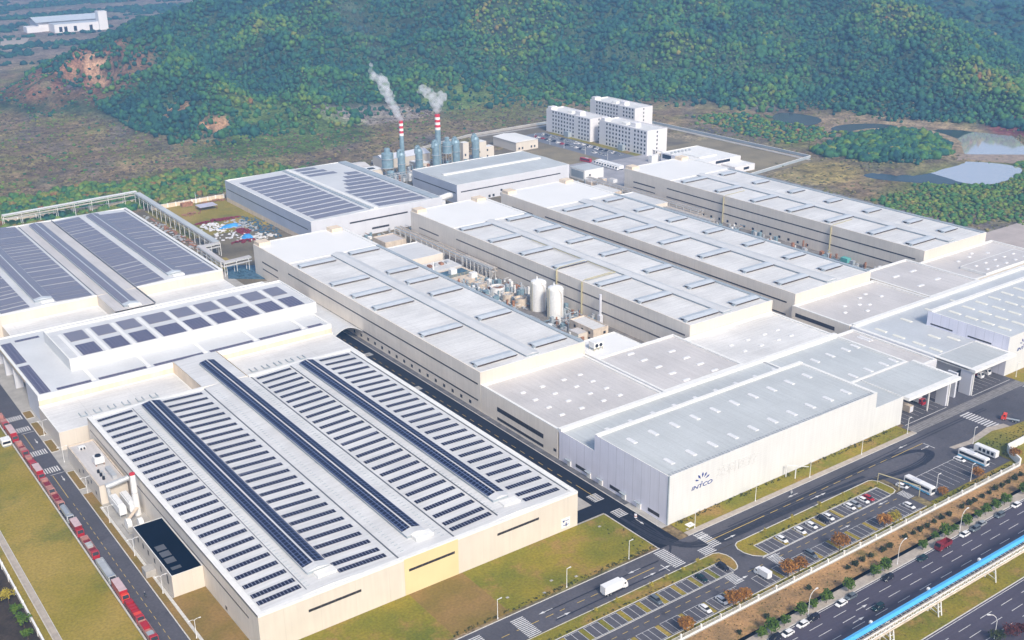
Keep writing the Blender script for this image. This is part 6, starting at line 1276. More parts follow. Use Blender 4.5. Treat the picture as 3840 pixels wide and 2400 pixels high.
# ------------------------------------------------------------------ blue roofed pipe bridge beside the highway
pb = thing('pipe_bridge', 'bright blue roofed conveyor bridge on white trestle legs beside the highway', 'pipe bridge', (100, 161, 0))
ZP = 8.2; mb = MB(); mb.quad((100, 160.6, ZP+.1), (560, 160.6, ZP+.1), (560, 161.7, ZP+.4), (100, 161.7, ZP+.4)); mb.quad((100, 161.7, ZP+.4), (560, 161.7, ZP+.4), (560, 162.8, ZP+.1), (100, 162.8, ZP+.1)); mb.build('blue_cover', M['blue_roof'], pb)
mb = MB(); x = 200.0
for yy_ in (159.2, 162.6):
    for z in (ZP-1.7, ZP-.1): mb.box(100, 560, yy_-.12, yy_+.12, z-.12, z+.12)
while x < 400:
    mb.tube((x, 159.2, ZP-1.7), (x+1.1, 159.2, ZP-.1), .09, 4); mb.tube((x+1.1, 159.2, ZP-.1), (x+2.2, 159.2, ZP-1.7), .09, 4); mb.box(x-.06, x+.06, 159.1, 162.7, ZP-1.75, ZP-1.6); x += 2.2
mb.build('truss', M['white_trim'], pb); mb = MB()
for y, z in ((159.8, ZP-1.2), (160.5, ZP-1.2), (158.9, ZP-2.1)): mb.tube((100, y, z), (560, y, z), .2 if y > 159 else .28, 6)
mb.build('pipe', M['tan'], pb)
for xs_ in ((251.9, 253.6), (275.6, 277.1), (306.4, 306.4), (337, 338.4)):
    t = MB()
    for x in sorted(set(xs_)):
        t.tube((x, 162.9, 0), (x+.2, 161.6, ZP-1.7), .22, 6); t.tube((x, 158.9, 0), (x-.2, 160.0, ZP-1.7), .22, 6)
        for q_ in (.3, .6, .88): t.tube((x, 162.9-1.3*q_, (ZP-1.7)*q_), (x, 158.9+1.1*q_, (ZP-1.7)*(q_-.12)), .13, 5)
    if xs_[0] != xs_[1]:
        for q_ in (.25, .5, .75, 1): t.tube((xs_[0], 162.9-1.3*q_, (ZP-1.7)*q_), (xs_[1], 162.9-1.3*q_, (ZP-1.7)*q_), .1, 4); t.tube((xs_[0], 158.9+1.1*q_, (ZP-1.7)*q_), (xs_[1], 158.9+1.1*q_, (ZP-1.7)*q_), .1, 4)
    t.build('trestle', M['metal_white'], pb)
for x in (246.5, 274.5, 301.5): MB().box(x, x+.9, 162.9, 163.6, ZP-.3, ZP+.4).build('junction_box', M['metal_white'], pb)

# ------------------------------------------------------------------ lamps
def make_lamp(name, label, group, h, kind):
    l = thing(name, label, 'street lamp', (0, 0, 0), group)
    MB().cyl(0, 0, 0, h, .13, .08, 8).cyl(0, 0, 0, .5, .22, .2, 8).build('pole', M['metal_white'], l)
    if kind == 'single': MB().box(-.08, 1.3, -.08, .08, h-.12, h+.02).build('arm', M['metal_white'], l); MB().box(.9, 1.7, -.16, .16, h-.1, h+.06).build('lamp_head', M['metal_white'], l)
    elif kind == 'double':
        for s in (-1, 1): MB().path([(0, 0, h), (s*.7, 0, h+.35), (s*1.7, 0, h+.3)], .07, 5).build('arm', M['metal_white'], l); MB().box(s*1.7-.35, s*1.7+.35, -.16, .16, h+.2, h+.34).build('lamp_head', M['metal_white'], l)
    else: MB().path([(0, 0, h), (.5, 0, h+1.5), (1.5, 0, h+2.4), (2.9, 0, h+2.7)], .09, 5).build('arm', M['metal_white'], l); MB().box(2.5, 3.5, -.2, .2, h+2.6, h+2.78).build('lamp_head', M['metal_white'], l)
    return l
lp = make_lamp('street_lamp', 'white lamp post on the front lawn edge, nearest the bottom edge', 'lamp posts along the plant road', 7.2, 'single'); lp.location = (166.1, 239.8, 0)
for (x, y), lb in zip([(193.7, 240.1), (220.6, 240.3), (252.1, 241.0), (283, 241.0), (312.9, 240.8), (343.7, 240.7), (373.4, 240.9), (341.9, 205.6), (358.9, 202.4), (386.9, 219.6), (461, 246)],
    ['white lamp post in the middle of the front lawn edge', 'white lamp post at the front lawn corner by the crossing', 'white lamp post nearest the starburst sign', 'white lamp post below the faint characters of the signed hall', 'white lamp post beside the white height limit frame', 'white lamp post right of the height limit frame on the hall verge', 'white lamp post at the verge end by the loading bays', 'white lamp post beside the first coach', 'white lamp post between the empty coach bays and the fence', 'white lamp post on the pavement behind the coach park', 'white lamp post below the second signed hall']): dup(lp, (x, y, 0), 0, lb)
l2 = make_lamp('street_lamp', 'twin armed lamp post by the west road, nearest the bottom edge', 'twin lamp posts by the west road', 6.6, 'double'); l2.location = (87.4, 286.7, 0)
for y, lb in ((315.6, 'twin armed lamp post beside the black roofed annex front'), (342.9, 'twin armed lamp post beside the black roofed annex rear'), (369.7, 'twin armed lamp post beside the white dust filters'), (396.1, 'twin armed lamp post beside the cooling tower annex'), (426.9, 'twin armed lamp post at the crossing by the low annex'), (456, 'twin armed lamp post near the far zebra crossings of the west road')): dup(l2, (87.4, y, 0), 0, lb)
l3 = make_lamp('street_lamp', 'tall curved highway lamp nearest the bottom edge', 'curved highway lamps', 6.2, 'curve'); l3.location = (244.0, 183.4, 0)
dup(l3, (289.8, 184.4, 0), 0, 'tall curved highway lamp beside the lone dark car'); dup(l3, (323.5, 183.5, 0), 0, 'tall curved highway lamp near the white car ahead of the red lorry'); dup(l3, (279.6, 142.6, 0), R(150), 'bluish curved lamp on the far carriageway at the bottom edge'); dup(l3, (366, 184, 0), 0, 'tall curved highway lamp at the right edge of the picture')
for i, (x, y) in enumerate(((594.4, 787.6), (598.4, 770.4), (599.2, 751.5), (598.2, 721.6), (600.2, 694.9))): dup(lp, (x, y, 0), 0, ORD[i]+' lamp post from the left along the dormitory car park', 'lamp posts of the dormitory car park')
# ------------------------------------------------------------------ vehicles
def wheels(root, xs, ys, r, w, name='wheel'):
    pr = None
    for x in xs:
        for y in ys:
            if pr is None:
                pr = MB().tube((0, -w/2, 0), (0, w/2, 0), r, 12).build(name, M['tyre'], root, origin=(0, 0, 0)); pr.location = (x, y, r)
                rim = MB().tube((0, -w/2-.01, 0), (0, w/2+.01, 0), r*.55, 8).build('rim', M['silver_paint'], pr, origin=(0, 0, 0))
            else:
                c = copy_part(pr, root, (x, y, r)); d = rim.copy(); SC.collection.objects.link(d); d.parent = c
def loft(mb, sts, m=0, cap=True):
    """sts: (x, halfwidth_bottom, halfwidth_top, z_bottom, z_top): car body along x."""
    vs = []
    for x, wb, wt, zb, zt in sts:
        ch = min(.12, (zt-zb)*.3); vs += [(x, -wb, zb), (x, -wb, zt-ch), (x, -wt, zt), (x, wt, zt), (x, wb, zt-ch), (x, wb, zb)]
    n = 6; fs = []
    for i in range(len(sts)-1):
        for j in range(n): a = i*n+j; b_ = i*n+(j+1) % n; fs.append((a, b_, b_+n, a+n))
    if cap: fs += [tuple(range(n))[::-1], tuple(range((len(sts)-1)*n, len(sts)*n))]
    return mb.add(vs, fs, m)
def make_car(name, label, kind='sedan', paint='white_paint'):
    c = thing(name, label, 'car', (0, 0, 0)); suv = kind != 'sedan'; H_ = 1.72 if suv else 1.46; hood = .98 if suv else .86; L_ = 2.35
    b_ = MB(); loft(b_, [(-L_, .72, .62, .45, hood-.12), (-L_+.25, .88, .78, .25, hood), (-.8, .92, .84, .22, hood+.02), (.9, .92, .84, .22, hood), (L_-.5, .88, .76, .24, hood-.12), (L_, .70, .6, .4, hood-.32)])
    loft(b_, [(-1.45 if not suv else -1.9, .70, .60, H_-.16, H_-.06), (-.9, .72, .64, H_-.14, H_), (.25, .72, .64, H_-.14, H_-.01), (.62, .70, .6, H_-.16, H_-.07)]); b_.build('body', M[paint], c, smooth=False)
    g = MB(); rx = -2.15 if suv else -1.9
    loft(g, [(rx, .74, .66, hood-.04, hood+.02), (-1.35 if not suv else -1.8, .76, .66, hood-.04, H_-.12), (.55, .78, .66, hood-.04, H_-.12), (1.35, .76, .66, hood-.06, hood)]); g.build('glasshouse', M['window'], c)
    wheels(c, (-1.38, 1.42), (-.82, .82), .33, .22)
    for s in (-1, 1): MB().box(L_-.12, L_-.02, s*.62-.16, s*.62+.16, hood-.42, hood-.28).build('headlight', M['skylight'], c); MB().box(-L_+.0, -L_+.08, s*.62-.15, s*.62+.15, hood-.34, hood-.18).build('tail_light', M['red_paint'], c)
    return c
sedan = make_car('parked_car', 'white saloon car in the east car park, second bay from the left', 'sedan'); suvp = make_car('parked_car', 'dark blue estate car at the rounded lawn island end', 'suv', 'black_paint')
used = {'sedan': False, 'suv': False}
def car(x, y, rz, kind, paint, label, group):
    src = sedan if kind == 'sedan' else suvp
    if not used[kind]: used[kind] = True; c = src; c.location = (x, y, 0); c.rotation_euler = (0, 0, R(rz)); c['label'] = label; c['group'] = group; KIDS.setdefault(src.name, [(k, list(k.children)) for k in src.children])
    else: c = dup(src, (x, y, 0), R(rz), label, group)
    for k in c.children:
        if k.name.startswith('body'): k.material_slots[0].link = 'OBJECT'; k.material_slots[0].material = M[paint]
    return c
bpy.context.view_layer.update()
G1 = 'cars parked in the car park rows'; ZC = .12
for x, y, k_, p_, lb in (
    (270.6, 217.4, 'sedan', 'white_paint', 'white car parked alone in the upper row, leftmost white one there'), (280.0, 217.3, 'sedan', 'white_paint', 'white car with greenish glass, second from left in the upper row'),
    (285.8, 217.2, 'sedan', 'white_paint', 'white car just left of the dark car in the upper row'), (292.2, 217.4, 'suv', 'black_paint', 'dark car touching shadows between two white cars in the upper row'),
    (295.0, 217.3, 'sedan', 'white_paint', 'white car immediately right of the dark one in the upper row'), (307.0, 217.4, 'sedan', 'white_paint', 'white car, left one of the bright pair near the red car'),
    (309.8, 217.3, 'sedan', 'silver_paint', 'silver car, right one of the bright pair near the red car'), (314.6, 217.3, 'sedan', 'white_paint', 'white car parked directly left of the red car'),
    (317.4, 217.2, 'sedan', 'red_paint', 'only red car in the car park'), (242.0, 217.6, 'suv', 'black_paint', 'dark blue estate car at the rounded lawn island end'),
    (231.8, 217.3, 'sedan', 'green_paint', 'dark car with pale blue windscreen left of the estate car'), (211.6, 217.2, 'suv', 'grey_paint', 'dark grey car farthest left in the upper row'),
    (220.8, 204.7, 'sedan', 'white_paint', 'white car left of the orange trees, nearest the bottom in the lower row'), (228.2, 204.7, 'sedan', 'white_paint', 'white car half under the orange trees in the lower row'),
    (233.4, 205.2, 'sedan', 'silver_paint', 'silver car hidden behind the orange tree crown in the lower row'), (271.2, 205.2, 'suv', 'grey_paint', 'dark grey car alone in the lower row between orange trees'),
    (324.6, 204.9, 'sedan', 'white_paint', 'white car in the last bay of the lower row')):
    car(x, y, -90, k_, p_, lb, G1)
car(334.6, 215.2, -80, 'sedan', 'white_paint', 'white car left of the first coach', 'cars in the coach park'); car(370.2, 214.6, -85, 'sedan', 'white_paint', 'white car left of the second coach', 'cars in the coach park'); car(379.6, 215.0, -90, 'sedan', 'silver_paint', 'silver car between second coach and white trailer', 'cars in the coach park')
G2 = 'cars driving or standing on the highway'
for x, y, k_, p_, lb, rz in ((231.8, 180.9, 'sedan', 'white_paint', 'white car on the highway kerb lane nearest the bottom edge', 180), (238.9, 181.2, 'sedan', 'white_paint', 'white car directly behind a dark car by the first curved lamp', 180), (243.9, 181.3, 'suv', 'black_paint', 'dark blue car in front of the first curved highway lamp', 180),
    (256.9, 181.1, 'sedan', 'white_paint', 'white car ahead of the grey car under round street trees', 180), (262.4, 181.6, 'sedan', 'grey_paint', 'grey car parked close behind a white car by street trees', 180), (264.4, 172.8, 'suv', 'green_paint', 'dark green car in the middle lane of the highway', 180),
    (280.2, 181.0, 'suv', 'black_paint', 'dark blue car on the kerb lane between two curved lamps', 180), (299.0, 181.3, 'sedan', 'green_paint', 'dark car with pale blue windscreen just behind the red lorry', 180), (323.4, 181.5, 'sedan', 'white_paint', 'white car beside the third curved highway lamp', 180),
    (329.6, 181.4, 'suv', 'grey_paint', 'blue grey car following the white one at the third curved lamp', 180), (334.2, 182.0, 'sedan', 'silver_paint', 'silver car half hidden behind the blue grey car', 180), (344.6, 181.4, 'suv', 'grey_paint', 'grey car alone on the kerb lane toward the right edge', 180),
    (355.8, 181.9, 'sedan', 'white_paint', 'white car on the kerb lane nearest the right edge', 180), (226.9, 181.6, 'suv', 'black_paint', 'dark car cut by the bottom edge on the kerb lane', 180)): car(x, y, rz, k_, p_, lb, G2)
rnd = random.Random(11); i = 0
cols = ['white_paint', 'silver_paint', 'grey_paint', 'black_paint', 'white_paint', 'red_paint', 'white_paint', 'silver_paint']
nm = {'white_paint': 'white', 'silver_paint': 'silver', 'grey_paint': 'grey', 'black_paint': 'black', 'red_paint': 'red', 'blue_paint': 'blue'}; seen_ = {}
for j, (x0_, ya, yb_2) in enumerate(((619.0, 700, 806), (607.5, 703, 803))):
    y = ya
    while y < yb_2:
        if rnd.random() < .72:
            p_ = rnd.choice(cols); key = (j, p_); seen_[key] = seen_.get(key, 0)+1
            car(x0_+rnd.uniform(-.4, .4), y, rnd.choice([0, 180]), rnd.choice(['sedan', 'suv']), p_, '%s %s car from the right in the %s row of the dormitory car park' % (ORD[seen_[key]-1], nm[p_], ['rear', 'front'][j]), 'cars in the dormitory car park')
        y += rnd.choice([3.0, 3.0, 3.6, 6.4])
# coaches
def make_bus(label):
    b_ = thing('coach', label, 'coach', (0, 0, 0), 'white and blue coaches'); mb = MB(); loft(mb, [(-5.4, 1.2, 1.05, .4, 3.05), (-5.2, 1.25, 1.1, .3, 3.2), (5.0, 1.25, 1.1, .3, 3.2), (5.45, 1.15, 1.0, .4, 2.9)]); mb.build('body', M['white_paint'], b_)
    MB().box(-4.9, 4.6, -1.27, 1.27, 1.55, 2.55).build('side_window', M['window'], b_); MB().box(5.25, 5.5, -1.0, 1.0, 1.3, 2.6).build('windscreen', M['window'], b_); MB().box(-5.35, 5.0, -1.28, 1.28, .35, .95).build('blue_skirt', M['blue_paint'], b_)
    MB().box(-2.5, .5, -.7, .7, 3.18, 3.42).build('roof_unit', M['pale_grey_wall'], b_); wheels(b_, (-3.4, 3.6), (-1.12, 1.12), .5, .3); return b_
b1 = make_bus('white and blue coach parked near the zebra crossing, left of the empty bays'); b1.scale = (1.12, 1.05, 1.05); b1.location = (338.6, 210.6, 0.0); b1.rotation_euler = (0, 0, R(-92))
dup(b1, (374.2, 211.2, 0), R(-90), 'white and blue coach on the right side of the empty coach bays')
tr_ = thing('trailer_cabin', 'long white cabin trailer with dark side openings right of the coaches', 'trailer', (382.6, 211, 0)); MB().box(381.3, 383.8, 206.4, 215.8, .8, 3.3).build('body', M['white_paint'], tr_)
for y in (207.2, 209.0, 210.8, 212.6): MB().box(381.22, 381.32, y, y+1.1, 1.5, 2.8).build('side_opening', M['window'], tr_)
wheels(tr_, (), (), .5, .3); MB().tube((381.4, 209, .4), (383.7, 209, .4), .4, 10).build('axle', M['tyre'], tr_); MB().tube((381.4, 213, .4), (383.7, 213, .4), .4, 10).build('axle', M['tyre'], tr_)
# lorries
def make_truck(name, label, cab='red_paint', body='box', bodym='white_paint', L_=9.0, roofm=None, cargo=None, group=None):
    t = thing(name, label, 'lorry', (0, 0, 0), group); c = MB(); loft(c, [(L_/2+.1, 1.2, 1.1, .7, 2.9), (L_/2+1.5, 1.22, 1.1, .5, 3.0), (L_/2+2.15, 1.18, 1.0, .5, 1.8)]); c.build('cab', M[cab], t); MB().add([(L_/2+1.6, -1.0, 2.85), (L_/2+1.6, 1.0, 2.85), (L_/2+2.16, 1.0, 1.85), (L_/2+2.16, -1.0, 1.85)], [(3, 2, 1, 0)]).box(L_/2+.6, L_/2+1.3, -1.24, 1.24, 1.9, 2.6).build('windscreen', M['window'], t)
    MB().box(-L_/2, L_/2+1.8, -.5, .5, .7, 1.0).build('chassis', M['gutter'], t)
    if body == 'box':
        MB().box(-L_/2, L_/2-.1, -1.25, 1.25, 1.0, 3.7).build('cargo_box', M[bodym], t)
        if roofm: MB().box(-L_/2+.02, L_/2-.12, -1.23, 1.23, 3.7, 3.76).build('tarpaulin_top', M[roofm], t)
    elif body == 'open':
        w = MB(); w.box(-L_/2, L_/2-.1, -1.25, 1.25, 1.0, 1.15); w.box(-L_/2, L_/2-.1, -1.25, -1.15, 1.15, 2.5); w.box(-L_/2, L_/2-.1, 1.15, 1.25, 1.15, 2.5); w.box(-L_/2, -L_/2+.1, -1.15, 1.15, 1.15, 2.5); w.box(L_/2-.2, L_/2-.1, -1.15, 1.15, 1.15, 2.7); w.build('open_body', M[bodym], t)
        for x0_, x1_, m_, h_ in (cargo or []): MB().box(x0_, x1_, -1.12, 1.12, 1.15, h_).build('cargo_block', M[m_], t)
    elif body == 'tanker':
        MB().tube((-L_/2, 0, 2.1), (L_/2-.2, 0, 2.1), 1.15, 14).build('tank_shell', M['silver_paint'], t)
    wheels(t, (-L_/2+1.2, -L_/2+2.5, L_/2+1.1), (-1.05, 1.05), .5, .32); return t
wt = make_truck('lorry', 'white box lorry driving on the plant road toward the crossing', 'white_paint', 'box', 'white_paint', 7.6); wt.location = (203.6, 229.4, 0)
vt = make_truck('box_van', 'white box van parked in the lower car park row', 'white_paint', 'box', 'white_paint', 4.4); vt.location = (249.0, 205.6, 0); vt.rotation_euler = (0, 0, R(90)); vt.scale = (.92, .85, .8)
for k in vt.children: pass
rl = make_truck('lorry', 'dark red open lorry on the highway kerb lane', 'dark_red', 'open', 'dark_red', 4.6); rl.location = (311.6, 181.3, 0); rl.rotation_euler = (0, 0, R(180))
rt = make_truck('lorry', 'bright red tractor unit at the plant gate near the right edge', 'orange_red', 'flat', 'red_paint', 5.0); rt.location = (418.4, 221.4, 0); rt.rotation_euler = (0, 0, R(115))
M['pink_top'] = mat('pale_pink_tarpaulin', (.56, .42, .43), .7, .1, .6)
GR = 'lorries queuing on the west road'
queue = [ # centre y, length, type, cab, body, roof, cargo, label
 (297.6, 9.5, 'open', 'red_paint', 'pink', None, [(-4.2, -1.0, 'red_paint', 2.2), (1.2, 4.0, 'gutter', 1.9)], 'red and grey loaded lorry cut by the bottom edge in the queue'),
 (310.4, 10.5, 'open', 'red_paint', 'dark_red', None, [(-4.6, -3.0, 'red_paint', 2.7), (-2.2, -1.1, 'red_paint', 2.3), (-.4, .7, 'red_paint', 2.3), (1.4, 2.5, 'red_paint', 2.3), (3.2, 4.8, 'orange_red', 2.6)], 'open lorry with bright red cargo blocks, second in the queue'),
 (323.6, 8.6, 'box', 'orange_red', 'red_paint', 'pink_top', None, 'red box lorry with pinkish white top, third in the queue'),
 (338.6, 12.6, 'open', 'silver_paint', 'silver_paint', None, [(-6.0, 5.9, 'metal', 2.1)], 'long silver ribbed lorry in front of the red box lorry'),
 (356.4, 12.0, 'open', 'red_paint', 'pink', None, [(-5.6, -4, 'pink', 2.7), (-3.2, -2.2, 'dark_red', 2.2), (-1.4, -.4, 'metal', 2.2), (.4, 1.2, 'metal', 2.2), (2.4, 5.4, 'dark_red', 1.8)], 'open lorry with pink frame and dark red load behind the silver one'),
 (371.2, 7.0, 'box', 'red_paint', 'dark_red', 'pink_top', None, 'red lorry with small white cover beside the dust filters'),
 (383.4, 8.0, 'tanker', 'silver_paint', 'silver_paint', None, None, 'shiny silver tank lorry in the queue near the chimney'),
 (395.6, 9.0, 'open', 'pink', 'pink', None, [(-3.8, -1.6, 'dark_red', 1.9), (0, 2.0, 'dark_red', 1.8), (2.6, 4, 'pink', 2.2)], 'empty open lorry with pink sides behind the tank lorry'),
 (408.6, 10.2, 'open', 'pink', 'pink', None, [(-4.9, -3.0, 'pink', 2.6), (-2, .8, 'dark_red', 2.1), (1.6, 4.6, 'pink', 2.3)], 'pink sided open lorry beside the cooling tower annex'),
 (421.6, 7.2, 'box', 'red_paint', 'red_paint', 'pink_top', None, 'red lorry with pale pink box roof at the zebra crossing'),
 (433.4, 8.4, 'open', 'red_paint', 'dark_red', None, [(-3.8, -1.0, 'pink', 2.4), (1.2, 3.6, 'red_paint', 2.4)], 'open lorry with red and pink blocks between zebra crossings'),
 (446.8, 11.0, 'open', 'red_paint', 'pink', None, [(-5.2, -3.6, 'pink', 2.6), (-1.4, 1.0, 'dark_red', 1.6), (2.0, 5.0, 'pink', 2.5)], 'open pink lorry with a dark gap in its load'),
 (462.8, 9.6, 'box', 'red_paint', 'red_paint', 'pink_top', None, 'largest red box lorry with pinkish roof near the white booth'),
 (479.0, 11.0, 'open', 'red_paint', 'pink', None, [(-5.0, -2.6, 'pink', 2.5), (2.0, 5.0, 'pink', 2.6)], 'pink lorry level with the far zebra crossings'),
 (495.0, 8.0, 'box', 'red_paint', 'dark_red', None, None, 'red lorry at the left edge, last of the visible queue')]
for y, L_, ty, cab, bd, rf_, cg, lb in queue:
    t = make_truck('lorry', lb, cab, ty, bd, L_, rf_, cg, GR); t.location = (76.2, y, 0.02); t.rotation_euler = (0, 0, R(-90))
for (x, y), lb, cb_, bm in (((401.8, 257.5), 'red lorry reversed under the first loading canopy', 'red_paint', 'white_paint'), ((447.2, 258.6), 'white lorry under the second canopy, left of the pair', 'white_paint', 'dark_red'), ((453.0, 258.8), 'white lorry under the second canopy, right of the pair', 'white_paint', 'white_paint'), ((420.4, 261), 'red lorry glimpsed behind the grey canopy pillar', 'red_paint', 'red_paint')):
    t = make_truck('lorry', lb, cb_, 'box', bm, 5.0, None, None, 'lorries at the loading bays'); t.location = (x, y, 0.02); t.rotation_euler = (0, 0, R(-90))
ct = thing('cargo_container', 'beige cargo container at the hall end under the first canopy', 'container', (391, 254, 0)); MB().box(390.2, 392.7, 252, 258, .3, 3.2).build('box', M['tan'], ct); MB().box(390.4, 392.5, 251.92, 252, .5, 3.0).build('door', M['pale_grey_wall'], ct)
bo = thing('white_booth', 'small white booth van on the lawn beside the lorry queue', 'booth', (72.6, 456, 0)); MB().box(70.6, 74.2, 454.2, 458.2, .8, 3.2).build('body', M['metal_white'], bo); MB().box(70.9, 73.9, 454.12, 454.22, 1.6, 2.6).build('window', M['window'], bo); MB().box(71, 74, 454.6, 457.8, 0, .8).build('underframe', M['gutter'], bo)
wtk = make_truck('parked_lorry', 'white lorry at the left end of the row beside the grey hall', 'white_paint', 'box', 'white_paint', 5.0, None, None, 'white lorries parked in a row behind the halls'); wtk.location = (584.5, 661, 0.06); wtk.rotation_euler = (0, 0, R(180)); bpy.context.view_layer.update()
for i in range(8): dup(wtk, (584.5, 664.4+3.3*i, 0.06), R(180), ORD[i+1]+' white lorry from the right in the parked row behind the halls')
wtk['label'] = 'first white lorry from the right in the parked row behind the halls'
rb = make_bus('long red coach standing behind the grey hall with the ridge vent'); rb.location = (581, 700, 0.06); rb.rotation_euler = (0, 0, R(100)); rb['group'] = 'coach parked behind the halls'
for k in rb.children:
    if k.name.startswith('body') or k.name.startswith('blue_skirt'): k.material_slots[0].link = 'OBJECT'; k.material_slots[0].material = M['red_paint']
hu = thing('site_hut', 'tiny white hut alone on the brown waste plain at the left', 'hut', (276, 1230, 0)); MB().box(272, 281, 1228, 1233, 0, 2.8).build('wall', M['white_trim'], hu); MB().box(271.6, 281.4, 1227.6, 1233.4, 2.8, 3.1).build('roof', M['metal_white'], hu)
# people on two wheels, drum bollard
def skin_mesh(name, verts, edges, radii, m, parent, root=0):
    me = bpy.data.meshes.new(name); me.from_pydata(verts, edges, []); o = bpy.data.objects.new(name, me); SC.collection.objects.link(o)
    sk = o.modifiers.new('skin', 'SKIN')
    for v, r_ in zip(me.skin_vertices[0].data, radii): v.radius = (r_, r_)
    me.skin_vertices[0].data[root].use_root = True
    o.modifiers.new('sub', 'SUBSURF').levels = 1; me.materials.append(m); o.parent = parent; return o
def rider(x, y, rz, label, top):
    s = thing('scooter', 'small dark motor scooter '+('on the road by the annex ramp' if top == 'cloth_dark' else 'on the road below the signed hall'), 'scooter', (x, y, 0), 'scooters'); w = (x, y, 0)
    MB().add([], []).tube((x-.6, y-.06, .28), (x-.6, y+.06, .28), .28, 12).build('wheel', M['tyre'], s); MB().tube((x+.62, y-.06, .28), (x+.62, y+.06, .28), .28, 12).build('wheel', M['tyre'], s)
    mb = MB(); loft(mb, [(-.85, .12, .1, .5, .72), (-.2, .17, .15, .42, .78), (.0, .17, .15, .25, .36), (.4, .17, .15, .25, .36), (.5, .15, .12, .3, .95), (.62, .1, .08, .5, 1.0)]); mb.v = [(a+x, b_+y, c) for a, b_, c in mb.v]; mb.build('body', M['grey_paint'], s); MB().tube((x+.5, y-.32, 1.02), (x+.5, y+.32, 1.02), .03, 6).build('handlebar', M['tyre'], s)
    p = thing('person', label, 'person', (x, y, 0), 'riders')
    V = [(-.25, 0, .86), (-.22, 0, 1.1), (-.17, 0, 1.38), (-.14, 0, 1.5), (-.12, 0, 1.66), (-.12, 0, 1.76), (-.2, -.2, 1.36), (.1, -.27, 1.14), (.42, -.26, 1.06), (-.2, .2, 1.36), (.1, .27, 1.14), (.42, .26, 1.06), (-.2, -.12, .84), (.24, -.17, .8), (.2, -.15, .42), (.34, -.15, .39), (-.2, .12, .84), (.24, .17, .8), (.2, .15, .42), (.34, .15, .39)]
    E_ = [(0, 1), (1, 2), (2, 3), (3, 4), (4, 5), (2, 6), (6, 7), (7, 8), (2, 9), (9, 10), (10, 11), (0, 12), (12, 13), (13, 14), (14, 15), (0, 16), (16, 17), (17, 18), (18, 19)]
    rd = [.15, .14, .15, .06, .1, .09, .07, .05, .035, .07, .05, .035, .1, .075, .05, .045, .1, .075, .05, .045]
    skin_mesh('body', V, E_, rd, M[top], p); MB().dome(x-.12, y, 1.68, .135, .17, 12, 4).build('helmet', M['cloth_light'], p)
    for o in (s, p): o.rotation_euler = (0, 0, R(rz))
rider(82.2, 317.4, -90, 'person in dark clothes and pale helmet riding down the west road', 'cloth_dark'); rider(297.4, 236.4, 180, 'person in pale clothes riding a scooter below the signed hall', 'cloth_light')
bl = thing('barrier_drum', 'small pink and white drum standing on the dark lane', 'drum', (240.4, 259.0, 0)); MB().cyl(240.4, 259, 0.05, 1.3, .55, .5, 14).build('drum', M['tarp_white'], bl); MB().cyl(240.4, 259, 0.6, .95, .57, .55, 14).build('red_band', M['pink'], bl)
for i, (x, y) in enumerate(((252.4, 243.6), (249.6, 239.9+2.2), (186, 242), (192, 246), (175, 247), (200, 243), (226, 262))):
    mh_ = thing('manhole_cover', ['large pale concrete slab on the lawn at the signed hall corner', 'tiny pale cover on the lawn at the signed hall corner', 'small pale cover pair on the front lawn near the kerb', 'small pale cover on the middle of the front lawn', 'small pale cover at the brown lawn patch edge', 'small pale cover by the second lawn lamp', 'small dark cover near the lawn corner by the lane'][i], 'manhole cover', (x, y, 0), 'covers in the lawns'); r_ = 1.5 if i == 0 else .5; MB().box(x-r_, x+r_, y-r_*.8, y+r_*.8, 0.05, .2).build('slab', M['concrete'] if i else M['white_trim'], mh_); MB().box(x-r_*.3, x+r_*.3, y-.1, y+.1, .2, .26).build('handle', M['gutter'], mh_)

# ------------------------------------------------------------------ individual trees and shrubs
def leaf_ball(mb, c, rad, n, size, seed, squash=.85, hollow=.45):
    r = random.Random(seed)
    for _ in range(n):
        d = Vector((r.gauss(0, 1), r.gauss(0, 1), r.gauss(0, 1))).normalized(); q = hollow+(1-hollow)*r.random()**.6; b_ = 1+.25*math.sin(d.x*5+seed)+.2*math.sin(d.z*7+d.y*4+seed)
        p = Vector(c)+Vector((d.x, d.y, d.z*squash))*rad*q*b_; a = Vector((r.gauss(0, 1), r.gauss(0, 1), r.gauss(0, 1))).normalized(); e = a.orthogonal().normalized()*size*r.uniform(.6, 1.3); f_ = a.cross(e).normalized()*size*r.uniform(.6, 1.3)
        mb.add([tuple(p-e-f_*.4), tuple(p+e*.3-f_), tuple(p+e+f_*.3), tuple(p-e*.2+f_)], [(0, 1, 2, 3)])
def make_tree(name, label, cat, h, rad, leaf, n, size, seed, group, trunk=.14, squash=.9, multi=1):
    t = thing(name, label, cat, (0, 0, 0), group); r = random.Random(seed); tr = MB(); tr.tube((0, 0, 0), (.1, 0, h*.45), trunk, 7, 0, trunk*.7); cr = MB()
    cents = [(0, 0, h-rad*squash)] if multi == 1 else [(rad*.55*math.cos(2*PI*i/multi), rad*.55*math.sin(2*PI*i/multi), h-rad*squash*(.75+.35*r.random())) for i in range(multi)]+[(0, 0, h-rad*.6)]
    for c in cents: tr.tube((.1, 0, h*.42), (c[0]*.8, c[1]*.8, c[2]), trunk*.6, 5, 0, trunk*.2); leaf_ball(cr, c, rad*(1 if multi == 1 else .62), n//len(cents), size, seed+int(c[0]*10), squash)
    tr.build('trunk', M['bark'], t); cr.build('crown', M[leaf], t); return t
og = make_tree('orange_tree', 'orange leaved tree cut by the bottom edge between car park and fence', 'tree', 5.6, 2.4, 'leaf_orange', 700, .26, 5, 'orange autumn trees along the fence', .2, .85, 5); og.location = (208.1, 200.2, 0)
